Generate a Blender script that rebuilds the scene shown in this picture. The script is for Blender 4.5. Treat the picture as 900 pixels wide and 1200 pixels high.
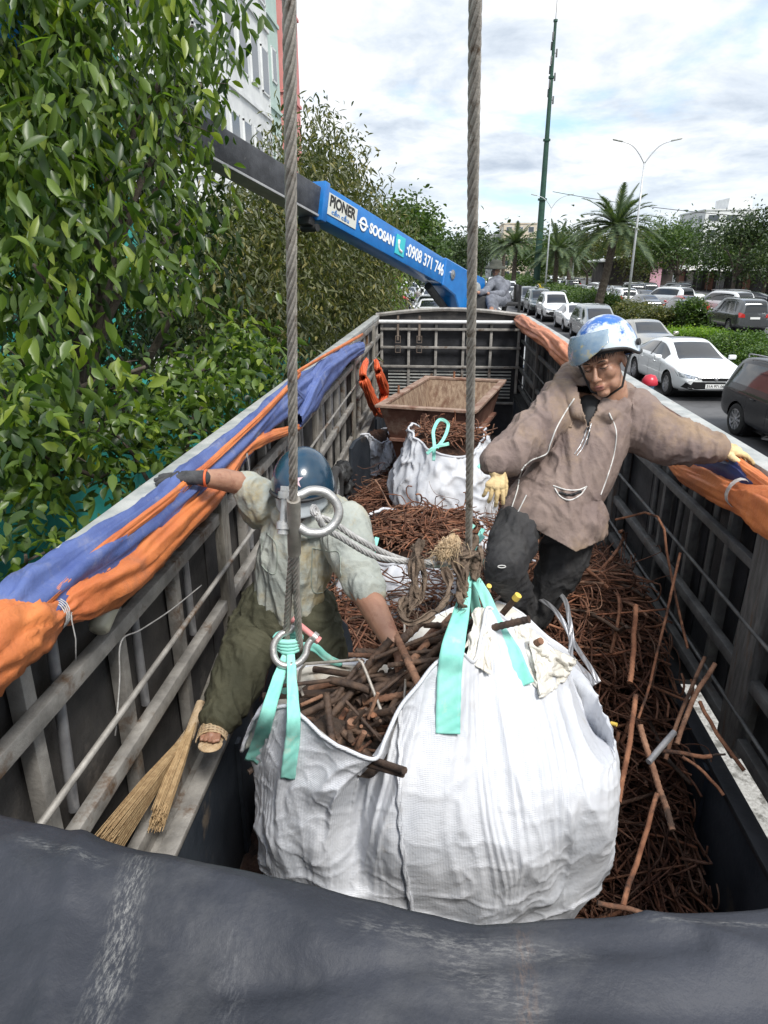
import bpy, bmesh, math, random
import numpy as np
from mathutils import Vector, Matrix, noise, Euler
from mathutils.bvhtree import BVHTree
R_=math.radians
rnd=random.Random(7)
for o in list(bpy.data.objects): bpy.data.objects.remove(o)
sc=bpy.context.scene; COL=sc.collection
# ---------------- camera, light, sky ----------------
CAM_A,CAM_P,CAM_F,CAM_H=R_(4.69),R_(20.16),790.0,4.0
cd=bpy.data.cameras.new('camera'); cam=bpy.data.objects.new('camera',cd); COL.objects.link(cam)
cam.location=(0,0,CAM_H); cam.rotation_euler=(math.pi/2-CAM_P,0,CAM_A)
cd.sensor_fit='VERTICAL'; cd.sensor_height=36; cd.lens=CAM_F/1200*36; cd.clip_start=.05; cd.clip_end=6000
sc.camera=cam
SUN_AZ,SUN_EL=R_(146),R_(54)     # azimuth clockwise from +Y
sl=bpy.data.lights.new('sun','SUN'); sl.energy=2.5; sl.angle=R_(16); sl.color=(1,.965,.91)
so=bpy.data.objects.new('sun',sl); COL.objects.link(so)
sd=Vector((math.sin(SUN_AZ)*math.cos(SUN_EL),math.cos(SUN_AZ)*math.cos(SUN_EL),math.sin(SUN_EL)))
so.rotation_euler=sd.to_track_quat('Z','Y').to_euler(); so.location=sd*50
w=bpy.data.worlds.new('World'); sc.world=w; w.use_nodes=True
nt=w.node_tree; nt.nodes.clear(); N=nt.nodes.new; L=nt.links.new
out=N('ShaderNodeOutputWorld'); bg=N('ShaderNodeBackground'); sky=N('ShaderNodeTexSky'); sky.sky_type='NISHITA'
sky.sun_disc=False; sky.sun_elevation=SUN_EL; sky.sun_rotation=SUN_AZ; sky.air_density=1.2; sky.dust_density=2
tc=N('ShaderNodeTexCoord'); sep=N('ShaderNodeSeparateXYZ'); L(tc.outputs['Generated'],sep.inputs[0])
def wm(op,a,b=None,clamp=False):
    n=N('ShaderNodeMath'); n.operation=op; n.use_clamp=clamp
    for i,v in enumerate((a,b)):
        if v is None: continue
        if isinstance(v,(int,float)): n.inputs[i].default_value=v
        else: L(v,n.inputs[i])
    return n.outputs[0]
zc=wm('ADD',wm('MAXIMUM',sep.outputs[2],0),.20)
cmb=N('ShaderNodeCombineXYZ'); L(wm('DIVIDE',sep.outputs[0],zc),cmb.inputs[0]); L(wm('DIVIDE',sep.outputs[1],zc),cmb.inputs[1])
def wnoise(scale,det,rough,dist=0,off=0):
    n=N('ShaderNodeTexNoise'); n.inputs['Scale'].default_value=scale; n.inputs['Detail'].default_value=det
    n.inputs['Roughness'].default_value=rough; n.inputs['Distortion'].default_value=dist
    m=N('ShaderNodeVectorMath'); m.operation='ADD'; L(cmb.outputs[0],m.inputs[0]); m.inputs[1].default_value=(off,off*.7,off*.3)
    L(m.outputs[0],n.inputs['Vector']); return n.outputs[0]
def wramp(f,stops):
    r=N('ShaderNodeValToRGB'); e=r.color_ramp.elements
    while len(e)<len(stops): e.new(.5)
    for k,(p,c) in enumerate(stops): e[k].position=p; e[k].color=(*c,1)
    L(f,r.inputs[0]); return r.outputs[0]
cover=wramp(wnoise(.9,9,.55,.15,3.1),[(.33,(0,0,0)),(.44,(1,1,1))])
body=wramp(wnoise(2.3,10,.60,.25,8.4),[(.30,(3.3,3.8,4.5)),(.43,(4.7,5.15,5.7)),(.53,(6.0,6.2,6.5)),(.66,(7.5,7.5,7.45))])
# a break in the cloud up on the right shows blue sky
_d=Vector((.385,.802,.457)).normalized()
dot=N('ShaderNodeVectorMath'); dot.operation='DOT_PRODUCT'; L(tc.outputs['Generated'],dot.inputs[0]); dot.inputs[1].default_value=_d
gap=wm('MULTIPLY',wramp(dot.outputs['Value'],[(.985,(0,0,0)),(.997,(1,1,1))]),wramp(wnoise(2.6,8,.6,.3,1.7),[(.40,(0,0,0)),(.55,(1,1,1))]))
mx=N('ShaderNodeMix'); mx.data_type='RGBA'; L(wm('SUBTRACT',cover,gap,True),mx.inputs[0])
skb=N('ShaderNodeMix'); skb.data_type='RGBA'; skb.blend_type='MULTIPLY'; skb.inputs[0].default_value=1; skb.inputs[7].default_value=(1.0,1.25,1.5,1); L(sky.outputs[0],skb.inputs[6])
L(skb.outputs[2],mx.inputs[6]); L(body,mx.inputs[7])
hz=N('ShaderNodeMix'); hz.data_type='RGBA'; L(wramp(wm('MAXIMUM',sep.outputs[2],0),[(0,(.75,.75,.75)),(.12,(.0,.0,.0))]),hz.inputs[0])
L(mx.outputs[2],hz.inputs[6]); hz.inputs[7].default_value=(5.2,5.9,6.5,1)
L(hz.outputs[2],bg.inputs[0]); bg.inputs[1].default_value=.103; L(bg.outputs[0],out.inputs[0])
sc.view_settings.view_transform='Standard'; sc.view_settings.look='None'; sc.view_settings.exposure=.77; sc.view_settings.gamma=1
# ---------------- helpers ----------------
_cR=Vector((math.cos(CAM_A),math.sin(CAM_A),0)); _cF=Vector((-math.sin(CAM_A)*math.cos(CAM_P),math.cos(CAM_A)*math.cos(CAM_P),-math.sin(CAM_P)))
_cU=Vector((-math.sin(CAM_A)*math.sin(CAM_P),math.cos(CAM_A)*math.sin(CAM_P),math.cos(CAM_P)))
def ray(px,py): return _cF+_cR*((px-450)/CAM_F)+_cU*((600-py)/CAM_F)
def at(px,py,d=None,x=None,y=None,z=None):
    D=ray(px,py)
    t=d if d is not None else x/D.x if x is not None else y/D.y if y is not None else (z-CAM_H)/D.z
    return D*t+Vector((0,0,CAM_H))
def tag(o,label=None,cat=None,group=None,kind=None):
    for k,v in (('label',label),('category',cat),('group',group),('kind',kind)):
        if v: o[k]=v
    return o
def wloc(o):
    v=Vector((0,0,0))
    while o: v=v+o.location; o=o.parent
    return v
def thing(name,label,cat,loc=(0,0,0),group=None):
    o=bpy.data.objects.new(name,None); COL.objects.link(o); o.location=loc; o.empty_display_size=.1
    return tag(o,label,cat,group)
class MB:
    def __init__(s): s.v=[]; s.f=[]; s.mi=[]; s.cm=0
    def add(s,vs,fs):
        b=len(s.v); s.v.extend([tuple(v) for v in vs]); s.f.extend([tuple(i+b for i in f) for f in fs]); s.mi.extend([s.cm]*len(fs)); return s
    def box(s,c,size,M=None,bev=0):
        c=Vector(c); h=Vector(size)/2; M=M or Matrix.Identity(3)
        if bev<=0:
            vs=[c+M@Vector((x*h.x,y*h.y,z*h.z)) for x in(-1,1) for y in(-1,1) for z in(-1,1)]
            return s.add(vs,[(0,1,3,2),(4,6,7,5),(0,4,5,1),(2,3,7,6),(0,2,6,4),(1,5,7,3)])
        bm=bmesh.new(); bmesh.ops.create_cube(bm,size=1)
        for v in bm.verts: v.co=Vector((v.co.x*size[0],v.co.y*size[1],v.co.z*size[2]))
        bmesh.ops.bevel(bm,geom=list(bm.edges),offset=bev,segments=2,affect='EDGES',profile=.5)
        bm.verts.index_update(); s.add([c+M@v.co for v in bm.verts],[[v.index for v in f.verts] for f in bm.faces]); bm.free(); return s
    def bar(s,p0,p1,w,h,up=(0,0,1),bev=0):
        p0=Vector(p0);p1=Vector(p1); d=p1-p0; l=d.length; d.normalize(); up=Vector(up)
        if abs(d.dot(up))>.98: up=Vector((1,0,0)) if abs(d.x)<.9 else Vector((0,1,0))
        sx=d.cross(up).normalized(); uz=sx.cross(d)
        M=Matrix((sx,d,uz)).transposed()
        return s.box((p0+p1)/2,(w,l,h),M,bev)
    def tube(s,pts,r,seg=8,cap=True,closed=False,sq=1):
        pts=[Vector(p) for p in pts]; n=len(pts)
        rs=r if isinstance(r,(list,tuple)) else [r]*n
        t0=(pts[1]-pts[0]).normalized(); u=t0.orthogonal().normalized(); vs=[]; fs=[]
        for i in range(n):
            if closed: t=(pts[(i+1)%n]-pts[i-1])
            else: t=pts[min(i+1,n-1)]-pts[max(i-1,0)]
            t=t.normalized() if t.length>1e-9 else t0
            u=(u-t*u.dot(t)); u=u.normalized() if u.length>1e-6 else t.orthogonal().normalized(); w_=t.cross(u)
            for k in range(seg):
                a=2*math.pi*k/seg; vs.append(pts[i]+(u*math.cos(a)+w_*math.sin(a)*sq)*rs[i])
        m=n if closed else n-1
        for i in range(m):
            for k in range(seg):
                a=i*seg+k;b=i*seg+(k+1)%seg;c=((i+1)%n)*seg+(k+1)%seg;d=((i+1)%n)*seg+k; fs.append((a,b,c,d))
        if cap and not closed: fs.append(tuple(range(seg-1,-1,-1))); fs.append(tuple((n-1)*seg+k for k in range(seg)))
        return s.add(vs,fs)
    def lathe(s,prof,c,axis=(0,0,1),seg=24,sx=1):
        c=Vector(c);ax=Vector(axis).normalized();u=ax.orthogonal().normalized();w_=ax.cross(u);vs=[];fs=[]
        for (r,h) in prof:
            for k in range(seg):
                a=2*math.pi*k/seg; vs.append(c+ax*h+(u*math.cos(a)+w_*math.sin(a)*sx)*r)
        for i in range(len(prof)-1):
            for k in range(seg): fs.append((i*seg+k,i*seg+(k+1)%seg,(i+1)*seg+(k+1)%seg,(i+1)*seg+k))
        return s.add(vs,fs)
    def grid(s,fn,nu,nv,cu=False):
        vs=[fn(i/(nu if cu else nu-1),j/(nv-1)) for j in range(nv) for i in range(nu)]; fs=[]
        for j in range(nv-1):
            for i in range(nu if cu else nu-1): fs.append((j*nu+i,j*nu+(i+1)%nu,(j+1)*nu+(i+1)%nu,(j+1)*nu+i))
        return s.add(vs,fs)
    def mesh(s,name):
        me=bpy.data.meshes.new(name); me.from_pydata(s.v,[],s.f); 
        if any(s.mi): me.polygons.foreach_set('material_index',s.mi)
        me.update(); return me
    def build(s,name,m,parent=None,smooth=False,label=None,auto=None):
        return put(name,s.mesh(name),m,parent,smooth,label,auto)
def put(name,me,m,parent=None,smooth=False,label=None,auto=None):
    o=bpy.data.objects.new(name,me); COL.objects.link(o)
    for q in (m if isinstance(m,(list,tuple)) else [m]): me.materials.append(q)
    if smooth:
        me.shade_smooth()
        if auto: me.set_sharp_from_angle(angle=R_(auto))
    if parent: o.parent=parent; o.location=-wloc(parent)
    if label: o['label']=label
    return o
def copy_tree(o,parent=None):
    c=o.copy(); COL.objects.link(c); c.parent=parent
    for ch in o.children: copy_tree(ch,c)
    return c
def spline(pts,n=8,closed=False):
    P=[Vector(p) for p in pts]; out_=[]; m=len(P)
    for i in range(m if closed else m-1):
        a=P[(i-1)%m] if closed or i>0 else P[0]*2-P[1]; b=P[i]; c=P[(i+1)%m]; d=P[(i+2)%m] if closed or i+2<m else P[-1]*2-P[-2]
        for k in range(n):
            t=k/n; out_.append(.5*((2*b)+(c-a)*t+(2*a-5*b+4*c-d)*t*t+(3*b-a-3*c+d)*t**3))
    if not closed: out_.append(P[-1])
    return out_
def fbm(p,o=4): return noise.fractal(Vector(p),1,2,o)
def ridg(x): # sharp crest periodic 0..1
    x=x-math.floor(x); return (1-abs(2*x-1))
# materials -------------------------------------------------
def mat(name,c1,c2=None,rough=.6,metal=0,scale=6,bump=.0,bscale=40,c3=None,s3=2,t3=(.55,.62),spec=.5,lo=.35,hi=.65,coat=0,stretch=None,weave=0,emit=None,trans=0,alpha=1,sss=0,det=6,bd=.02):
    m=bpy.data.materials.new(name); m.use_nodes=True; t=m.node_tree; n=t.nodes; b=n['Principled BSDF']; l=t.links.new
    b.inputs['Roughness'].default_value=rough; b.inputs['Metallic'].default_value=metal; b.inputs['Specular IOR Level'].default_value=spec
    b.inputs['Coat Weight'].default_value=coat; b.inputs['Base Color'].default_value=(*c1,1)
    if trans: b.inputs['Transmission Weight'].default_value=trans
    if alpha<1: b.inputs['Alpha'].default_value=alpha
    if emit: b.inputs['Emission Color'].default_value=(*emit[0],1); b.inputs['Emission Strength'].default_value=emit[1]
    if sss: b.inputs['Subsurface Weight'].default_value=sss; b.inputs['Subsurface Scale'].default_value=.01
    tc=n.new('ShaderNodeTexCoord'); mp=n.new('ShaderNodeMapping'); l(tc.outputs['Object'],mp.inputs[0])
    if stretch: mp.inputs['Scale'].default_value=stretch
    def nz(s,d=det,r=.6,off=0):
        q=n.new('ShaderNodeTexNoise'); q.inputs['Scale'].default_value=s; q.inputs['Detail'].default_value=d; q.inputs['Roughness'].default_value=r
        v=n.new('ShaderNodeVectorMath'); v.operation='ADD'; l(mp.outputs[0],v.inputs[0]); v.inputs[1].default_value=(off,off,off); l(v.outputs[0],q.inputs['Vector']); return q.outputs[0]
    def rmp(s,a,bb,ca,cb):
        r=n.new('ShaderNodeValToRGB'); r.color_ramp.elements[0].position=a; r.color_ramp.elements[1].position=bb
        r.color_ramp.elements[0].color=(*ca,1); r.color_ramp.elements[1].color=(*cb,1); l(s,r.inputs[0]); return r.outputs[0]
    if c2:
        col=rmp(nz(scale),lo,hi,c1,c2)
        if c3:
            mx=n.new('ShaderNodeMix'); mx.data_type='RGBA'; l(rmp(nz(s3,8,.7,5),t3[0],t3[1],(0,0,0),(1,1,1)),mx.inputs[0]); l(col,mx.inputs[6]); mx.inputs[7].default_value=(*c3,1); col=mx.outputs[2]
        l(col,b.inputs['Base Color'])
    h=None
    if bump: h=nz(bscale,8,.65,2)
    if weave:
        a=n.new('ShaderNodeTexWave'); a.inputs['Scale'].default_value=weave; a.bands_direction='X'; l(tc.outputs['Object'],a.inputs[0])
        c=n.new('ShaderNodeTexWave'); c.inputs['Scale'].default_value=weave; c.bands_direction='Z'; l(tc.outputs['Object'],c.inputs[0])
        ad=n.new('ShaderNodeMath'); ad.operation='ADD'; l(a.outputs[1],ad.inputs[0]); l(c.outputs[1],ad.inputs[1])
        if h is None: h=ad.outputs[0]
        else:
            a2=n.new('ShaderNodeMath'); a2.operation='MULTIPLY_ADD'; l(ad.outputs[0],a2.inputs[0]); a2.inputs[1].default_value=.06; l(h,a2.inputs[2]); h=a2.outputs[0]
    if h is not None:
        bp=n.new('ShaderNodeBump'); bp.inputs['Strength'].default_value=bump or .3; bp.inputs['Distance'].default_value=bd; l(h,bp.inputs['Height']); l(bp.outputs[0],b.inputs['Normal'])
    return m
def leafmat(name,ca,cb,rough=.42,tr=.35):
    m=bpy.data.materials.new(name); m.use_nodes=True; t=m.node_tree; n=t.nodes; b=n['Principled BSDF']; l=t.links.new
    g=n.new('ShaderNodeNewGeometry'); r=n.new('ShaderNodeValToRGB'); l(g.outputs['Random Per Island'],r.inputs[0])
    e=r.color_ramp.elements; e[0].color=(*ca,1); e[1].color=(*cb,1); e[1].position=.85
    e2=e.new(.93); e2.color=(min(1,cb[0]*1.6),cb[1]*1.35,cb[2],1)
    l(r.outputs[0],b.inputs['Base Color']); b.inputs['Roughness'].default_value=rough; b.inputs['Specular IOR Level'].default_value=.5
    tl=n.new('ShaderNodeBsdfTranslucent'); mm=n.new('ShaderNodeMix'); mm.data_type='RGBA'; mm.blend_type='MULTIPLY'; mm.inputs[0].default_value=1; mm.inputs[7].default_value=(1.6,1.9,.6,1)
    l(r.outputs[0],mm.inputs[6]); l(mm.outputs[2],tl.inputs[0]); ms=n.new('ShaderNodeMixShader'); ms.inputs[0].default_value=tr
    l(b.outputs[0],ms.inputs[1]); l(tl.outputs[0],ms.inputs[2]); l(ms.outputs[0],n['Material Output'].inputs[0]); return m
M={}
M['galv']=mat('galv',(.20,.19,.175),(.38,.36,.33),.55,.25,9,.25,60,(.13,.075,.04),4,(.56,.66))
M['galvd']=mat('galvd',(.075,.075,.076),(.16,.16,.157),.55,.2,9,.25,60,(.10,.055,.03),4,(.6,.7))  # darker copy of galv, the right wall's shade put into the colour
M['rail']=mat('rail',(.30,.32,.31),(.5,.5,.47),.45,.2,8,.2,50,(.2,.11,.06),5,(.6,.68))
M['pipe']=mat('pipe',(.24,.24,.25),(.38,.38,.39),.35,.5,12,.1,60,(.2,.12,.08),4,(.62,.7))
M['panel']=mat('panel',(.028,.027,.027),(.065,.06,.056),.75,0,5,.35,18,(.14,.125,.11),3,(.56,.72))
M['paneld']=mat('paneld',(.010,.011,.013),(.026,.027,.032),.6,0,5,.3,18,(.07,.065,.06),3,(.62,.74))  # darker copy of panel, shade of the right wall in the colour
M['steelblue']=mat('steelblue',(.018,.024,.033),(.042,.05,.062),.5,.1,4,.2,30,(.12,.10,.08),3,(.6,.7))
M['rust']=mat('rust',(.15,.058,.028),(.33,.15,.080),.85,0,14,.5,90,(.045,.022,.014),6,(.52,.62))
M['rust2']=mat('rust2',(.15,.07,.04),(.31,.17,.105),.85,0,14,.5,90,(.06,.035,.024),6,(.52,.62))
M['darkbar']=mat('darkbar',(.045,.03,.024),(.12,.075,.05),.7,.2,20,.4,90,(.19,.11,.07),6,(.55,.65))
M['yel']=mat('yel',(.6,.42,.05),(.7,.5,.1),.6)
M['skip']=mat('skip',(.11,.045,.03),(.23,.115,.08),.8,0,5,.4,40,(.30,.21,.16),4,(.54,.68))
M['skipin']=mat('skipin',(.17,.105,.07),(.35,.26,.18),.85,0,8,.3,40,(.15,.08,.05),5,(.5,.66),stretch=(3,3,1))
M['tarpO']=mat('tarpO',(.48,.13,.04),(.66,.21,.06),.55,0,4,.5,16,(.36,.13,.06),5,(.56,.72),bd=.015)
M['tarpB']=mat('tarpB',(.06,.075,.25),(.105,.125,.36),.5,0,4,.2,90,(.17,.18,.30),6,(.58,.72),bd=.004)
M['tarpB']=mat('tarpB',(.055,.085,.24),(.10,.145,.34),.55,0,4,.5,16,(.20,.21,.30),6,(.56,.72),bd=.015)
M['tarpR']=mat('tarpR',(.55,.09,.03),(.70,.13,.04),.55,0,4,.2,90)
M['teal']=mat('teal',(.20,.58,.49),(.32,.70,.60),.7,0,9,.2,120,(.45,.60,.50),10,(.58,.7),weave=95,bd=.004)
M['ropeS']=mat('ropeS',(.27,.245,.215),(.46,.42,.37),.45,.25,30,.2,120,(.13,.09,.06),20,(.55,.65))
M['shackle']=mat('shackle',(.38,.37,.35),(.55,.54,.52),.38,.7,20,.15,80,(.22,.14,.09),12,(.58,.68))
M['ropeB']=mat('ropeB',(.34,.33,.32),(.52,.51,.49),.45,.2,30,.2,120,(.3,.27,.24),20,(.58,.7))
M['rag']=mat('rag',(.10,.07,.05),(.24,.175,.125),.95,0,20,.8,60)
M['fray']=mat('fray',(.52,.36,.20),(.7,.54,.36),.95,0,20,.8,90)
M['black']=mat('black',(.012,.012,.013),(.03,.03,.03),.6,0,10)
M['rubber']=mat('rubber',(.018,.018,.019),(.04,.038,.036),.8,0,12,.2,80)
M['deck']=mat('deck',(.05,.035,.028),(.11,.07,.05),.85,0,6,.3,40)
M['straw']=mat('straw',(.34,.22,.11),(.52,.37,.2),.85,0,40,.3,80)
M['leadcap']=mat('leadcap',(.55,.2,.2),(.7,.35,.3),.6)

def scuffmat():
    m=mat('tarpG2',(.018,.020,.026),(.040,.043,.054),.58,0,2.4,.5,16,(.085,.085,.088),2.6,(.50,.75),bd=.012,spec=.35); t=m.node_tree; n=t.nodes; l=t.links.new; b=n['Principled BSDF']
    tc=n.new('ShaderNodeTexCoord'); sp=n.new('ShaderNodeSeparateXYZ'); l(tc.outputs['Object'],sp.inputs[0]); cur=b.inputs['Base Color'].links[0].from_socket
    def mt(op,a,c=None,cl=False):
        q=n.new('ShaderNodeMath'); q.operation=op; q.use_clamp=cl
        for i,v in enumerate((a,c)):
            if v is None: continue
            if isinstance(v,(int,float)): q.inputs[i].default_value=v
            else: l(v,q.inputs[i])
        return q.outputs[0]
    for (x0,y0,x1,y1,w_,col,sc_,k) in [(-.40,.70,-.36,.48,.030,(.42,.41,.38),60,1.1),(.02,.60,.14,.52,.05,(.26,.25,.24),45,.9),(.13,.64,.12,.46,.02,(.20,.13,.09),40,.9),(-.1,.62,.2,.60,.02,(.34,.33,.31),50,.8),(.44,.62,.56,.46,.02,(.38,.37,.35),60,.8),(-.58,.70,-.44,.67,.012,(.35,.35,.33),50,.8),(.28,.655,.6,.66,.008,(.40,.39,.36),50,.8),(-.25,.60,-.2,.46,.03,(.2,.2,.2),50,.6)]:
        dx,dy=x1-x0,y1-y0; L_=math.hypot(dx,dy); dx/=L_;dy/=L_
        X_=mt('SUBTRACT',sp.outputs[0],x0); Y_=mt('SUBTRACT',sp.outputs[1],y0)
        al=mt('ADD',mt('MULTIPLY',X_,dx),mt('MULTIPLY',Y_,dy)); ac=mt('ADD',mt('MULTIPLY',X_,-dy),mt('MULTIPLY',Y_,dx))
        nz=n.new('ShaderNodeTexNoise'); nz.inputs['Scale'].default_value=sc_*.15; nz.inputs['Detail'].default_value=6; l(tc.outputs['Object'],nz.inputs['Vector'])
        ac=mt('ADD',ac,mt('MULTIPLY',mt('SUBTRACT',nz.outputs[0],.5),w_*1.5))
        band=mt('SUBTRACT',1,mt('DIVIDE',mt('ABSOLUTE',ac),w_),True); e=mt('SUBTRACT',1,mt('POWER',mt('ABSOLUTE',mt('DIVIDE',mt('SUBTRACT',al,L_/2),L_*.55)),4),True)
        n2=n.new('ShaderNodeTexNoise'); n2.inputs['Scale'].default_value=sc_*2.6; n2.inputs['Detail'].default_value=8; n2.inputs['Roughness'].default_value=.8; mp2=n.new('ShaderNodeMapping'); mp2.inputs['Scale'].default_value=(1.7,.4,1) if abs(dy)>abs(dx) else (.4,1.7,1); l(tc.outputs['Object'],mp2.inputs[0]); l(mp2.outputs[0],n2.inputs['Vector'])
        g=mt('MULTIPLY',mt('MULTIPLY',band,e),mt('MULTIPLY',mt('SUBTRACT',n2.outputs[0],.47),3.0),True); g=mt('MULTIPLY',g,k,True)
        mx=n.new('ShaderNodeMix'); mx.data_type='RGBA'; l(g,mx.inputs[0]); l(cur,mx.inputs[6]); mx.inputs[7].default_value=(*col,1); cur=mx.outputs[2]
    l(cur,b.inputs['Base Color']); return m
M['tarpG']=scuffmat()

def rustvar():
    m=mat('rustV',(.12,.05,.027),(.30,.145,.085),.9,0,14,.5,90); t=m.node_tree; n=t.nodes; l=t.links.new; b=n['Principled BSDF']
    cur=b.inputs['Base Color'].links[0].from_socket; g=n.new('ShaderNodeNewGeometry'); r=n.new('ShaderNodeValToRGB'); l(g.outputs['Random Per Island'],r.inputs[0])
    e=r.color_ramp.elements; e[0].color=(.38,.36,.36,1); e[1].color=(1.45,1.2,1.05,1); k=e.new(.5); k.color=(.85,.75,.72,1); k=e.new(.86); k.color=(.75,.9,1.0,1)
    mx=n.new('ShaderNodeMix'); mx.data_type='RGBA'; mx.blend_type='MULTIPLY'; mx.inputs[0].default_value=1; l(cur,mx.inputs[6]); l(r.outputs[0],mx.inputs[7]); l(mx.outputs[2],b.inputs['Base Color']); return m
M['rustV']=rustvar()
# ---------------- cargo truck we stand on ----------------
XL,XR,ZR=-1.04,1.36,3.20
truck=thing('cargo_truck','long open cargo truck bed with lattice steel sides and tarpaulin over its tailgate','truck',(0.16,6,1.1))
b=MB(); b.box((.16,6.2,1.12),(2.42,11.3,.08)); 
for i in range(40): b.box((.16,.75+i*.28,1.02),(2.4,.06,.1))
for x in(-.3,.6): b.box((x,6.2,.86),(.12,11,.22))
b.build('bed_floor',M['deck'],truck)
def jit(a): return rnd.uniform(-a,a)
def side(sx,X,gm,pm,levels,zbot,posts,pipes,boards,name):
    b=MB(); xo=X+sx*.07
    y=.45; 
    while y<11.7:
        b.box((xo+sx*.02,y+.25,(zbot+ZR)/2),(.012,.485,ZR-zbot-.06)); y+=.5
    b.box((xo+sx*.03,6.1,(zbot+ZR)/2-.06),(.01,11.3,ZR-zbot-.08+.12))
    wall=b.build('side_wall',pm,truck,label=name)
    b=MB(); b.bar((X+sx*.05,.4,ZR-.03),(X+sx*.05,11.75,ZR-.03),.10,.06,bev=.006); b.build('top_rail',M['rail'],wall,True,auto=30)
    b=MB(); b.bar((X+sx*.02,.4,ZR-.10),(X+sx*.02,11.75,ZR-.10),.04,.07,bev=.004); b.build('under_rail',gm,wall,True,auto=30)
    for (z,hh,xx) in levels:
        b=MB(); b.bar((X+sx*xx,.4,z),(X+sx*xx,11.75,z),hh*.75,hh,bev=.004); b.build('rail',gm,wall,True,auto=30)
    for (y,z0,wd) in posts:
        b=MB(); b.box((X+sx*(.045 if wd<.1 else .03),y,(z0+ZR-.06)/2),(.05,wd,ZR-.06-z0),Matrix.Rotation(jit(.02),3,'X'),.004); b.build('post',gm,wall,True,auto=30)
    for (y,z0) in pipes:
        b=MB(); t=jit(.03); b.tube([(X+sx*.04,y-t,z0),(X+sx*.04,y+t,ZR-.1)],.017,10); b.build('upright_pipe',M['pipe'] if sx<0 else gm,wall,True,auto=50)
    for (y,wd) in boards:
        b=MB(); b.box((X-sx*.012,y,(zbot-.05+ZR-.08)/2),(.045,wd,ZR-.03-zbot),None,.005); b.build('stake_board',M['stake'+('L' if sx<0 else 'R')],wall,True,auto=30)
    return wall
M['stakeL']=mat('stakeL',(.13,.12,.10),(.25,.23,.20),.8,0,10,.4,40,(.12,.07,.045),4,(.55,.66),stretch=(4,4,.7))
M['stakeR']=mat('stakeR',(.07,.068,.065),(.15,.145,.14),.8,0,10,.4,40,(.11,.065,.04),4,(.55,.66),stretch=(4,4,.7))  # right stakes darker than the left ones, shade painted in
ys=[1.43+.51*i for i in range(21) if (i%5)!=3]
wl=side(-1,XL,M['galv'],M['panel'],[(2.87,.055,0),(2.41,.06,0),(1.99,.06,.02)],1.95,[(y,1.97,.05) for y in ys],[(y+.14,2.43) for y in ys],[(1.43+.51*i,.1) for i in(3,8,13,18)],'left side wall with weathered grey lattice')
b=MB(); b.tube([(XL+.035,.5,2.63),(XL+.04,3.2,2.63),(XL+.035,6.5,2.64),(XL+.035,11.6,2.63)],.011,8); b.build('thin_rod',M['galv'],wl,True)
ys=[1.2+.47*i for i in range(23) if (i%5)!=2]
wr=side(1,XR,M['galvd'],M['paneld'],[(2.80,.045,0),(2.33,.055,0),(2.03,.06,.0)],2.0,[(y,2.0,.045) for y in ys],[(y+.2,2.35) for y in ys],[(2.62,.17),(5.02,.12),(7.4,.12),(9.7,.12)],'right side wall, lattice with its shade in the dark grey colour')  # dark material copies carry the shade of this wall
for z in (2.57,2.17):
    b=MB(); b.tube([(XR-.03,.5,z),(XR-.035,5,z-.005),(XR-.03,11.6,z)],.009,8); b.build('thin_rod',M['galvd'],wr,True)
# drop side panels below the lattice
for sx,x0,zt,m in((-1,-.93,1.93,'steelblue'),(1,1.275,1.85,'steelblue')):
    b=MB(); b.box((x0+sx*.025,6.1,(1.14+zt)/2),(.05,11.2,zt-1.14),None,.008)
    for i in range(14): b.box((x0-sx*.012,1+i*.8,1.5),(.02,.05,.7))
    p=b.build('drop_side',M[m],truck,True,auto=30)
    b=MB(); b.box((x0+sx*.03,6.1,zt+.012),(.075,11.2,.03),None,.006); b.build('top_edge',M['galv' if sx<0 else 'paneld'],p,True,auto=30)
b=MB(); b.box((-1.02,6.1,1.9),(.12,11.2,.03)); b.box((-1.06,6.1,1.94),(.04,11.2,.06)); b.build('ledge',M['galv'],truck)
# front wall
YF=11.75
b=MB(); b.box((.16,YF+.05,2.2),(2.5,.02,2.1)); fw=b.build('front_wall',M['paneld'],truck)
b=MB()
pts=[(-1.1,YF,3.2)]+[( -1.1+2.5*i/16, YF, 3.2+.10*math.sin(math.pi*i/16)) for i in range(1,16)]+[(1.4,YF,3.2)]
b.tube(pts,.035,6); b.build('arched_top_bar',M['galv'],fw,True,auto=40)
b=MB(); b.grid(lambda u,v:(-1.1+2.5*u,YF+.03,3.12+(.07+.1*math.sin(math.pi*u))*v),17,2); b.build('header_sheet',M['panel'],fw)
b=MB(); b.tube([(-1.05,YF-.08,3.10),(1.36,YF-.08,3.10)],.032,10); b.build('white_pipe',mat('wpipe',(.55,.56,.56),(.7,.7,.7),.4,0,8,0,1,(.35,.25,.2),6,(.6,.7)),fw,True,auto=50)
for i in range(6):
    b=MB(); x=-1.0+i*.46; b.box((x,YF-.02,2.25),(.045,.04,1.75),None,.004); b.build('post',M['galv'],fw,True,auto=30)
for z in(2.98,2.68,2.36,1.75):
    b=MB(); b.box((.16,YF-.045,z),(2.36,.04,.04),None,.004); b.build('rail',M['galv'],fw,True,auto=30)
for i in range(9):
    b=MB(); b.box((.16,YF-.01,2.28-i*.055),(2.1,.02,.022)); b.build('louvre_slat',M['rail'],fw)
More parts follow.
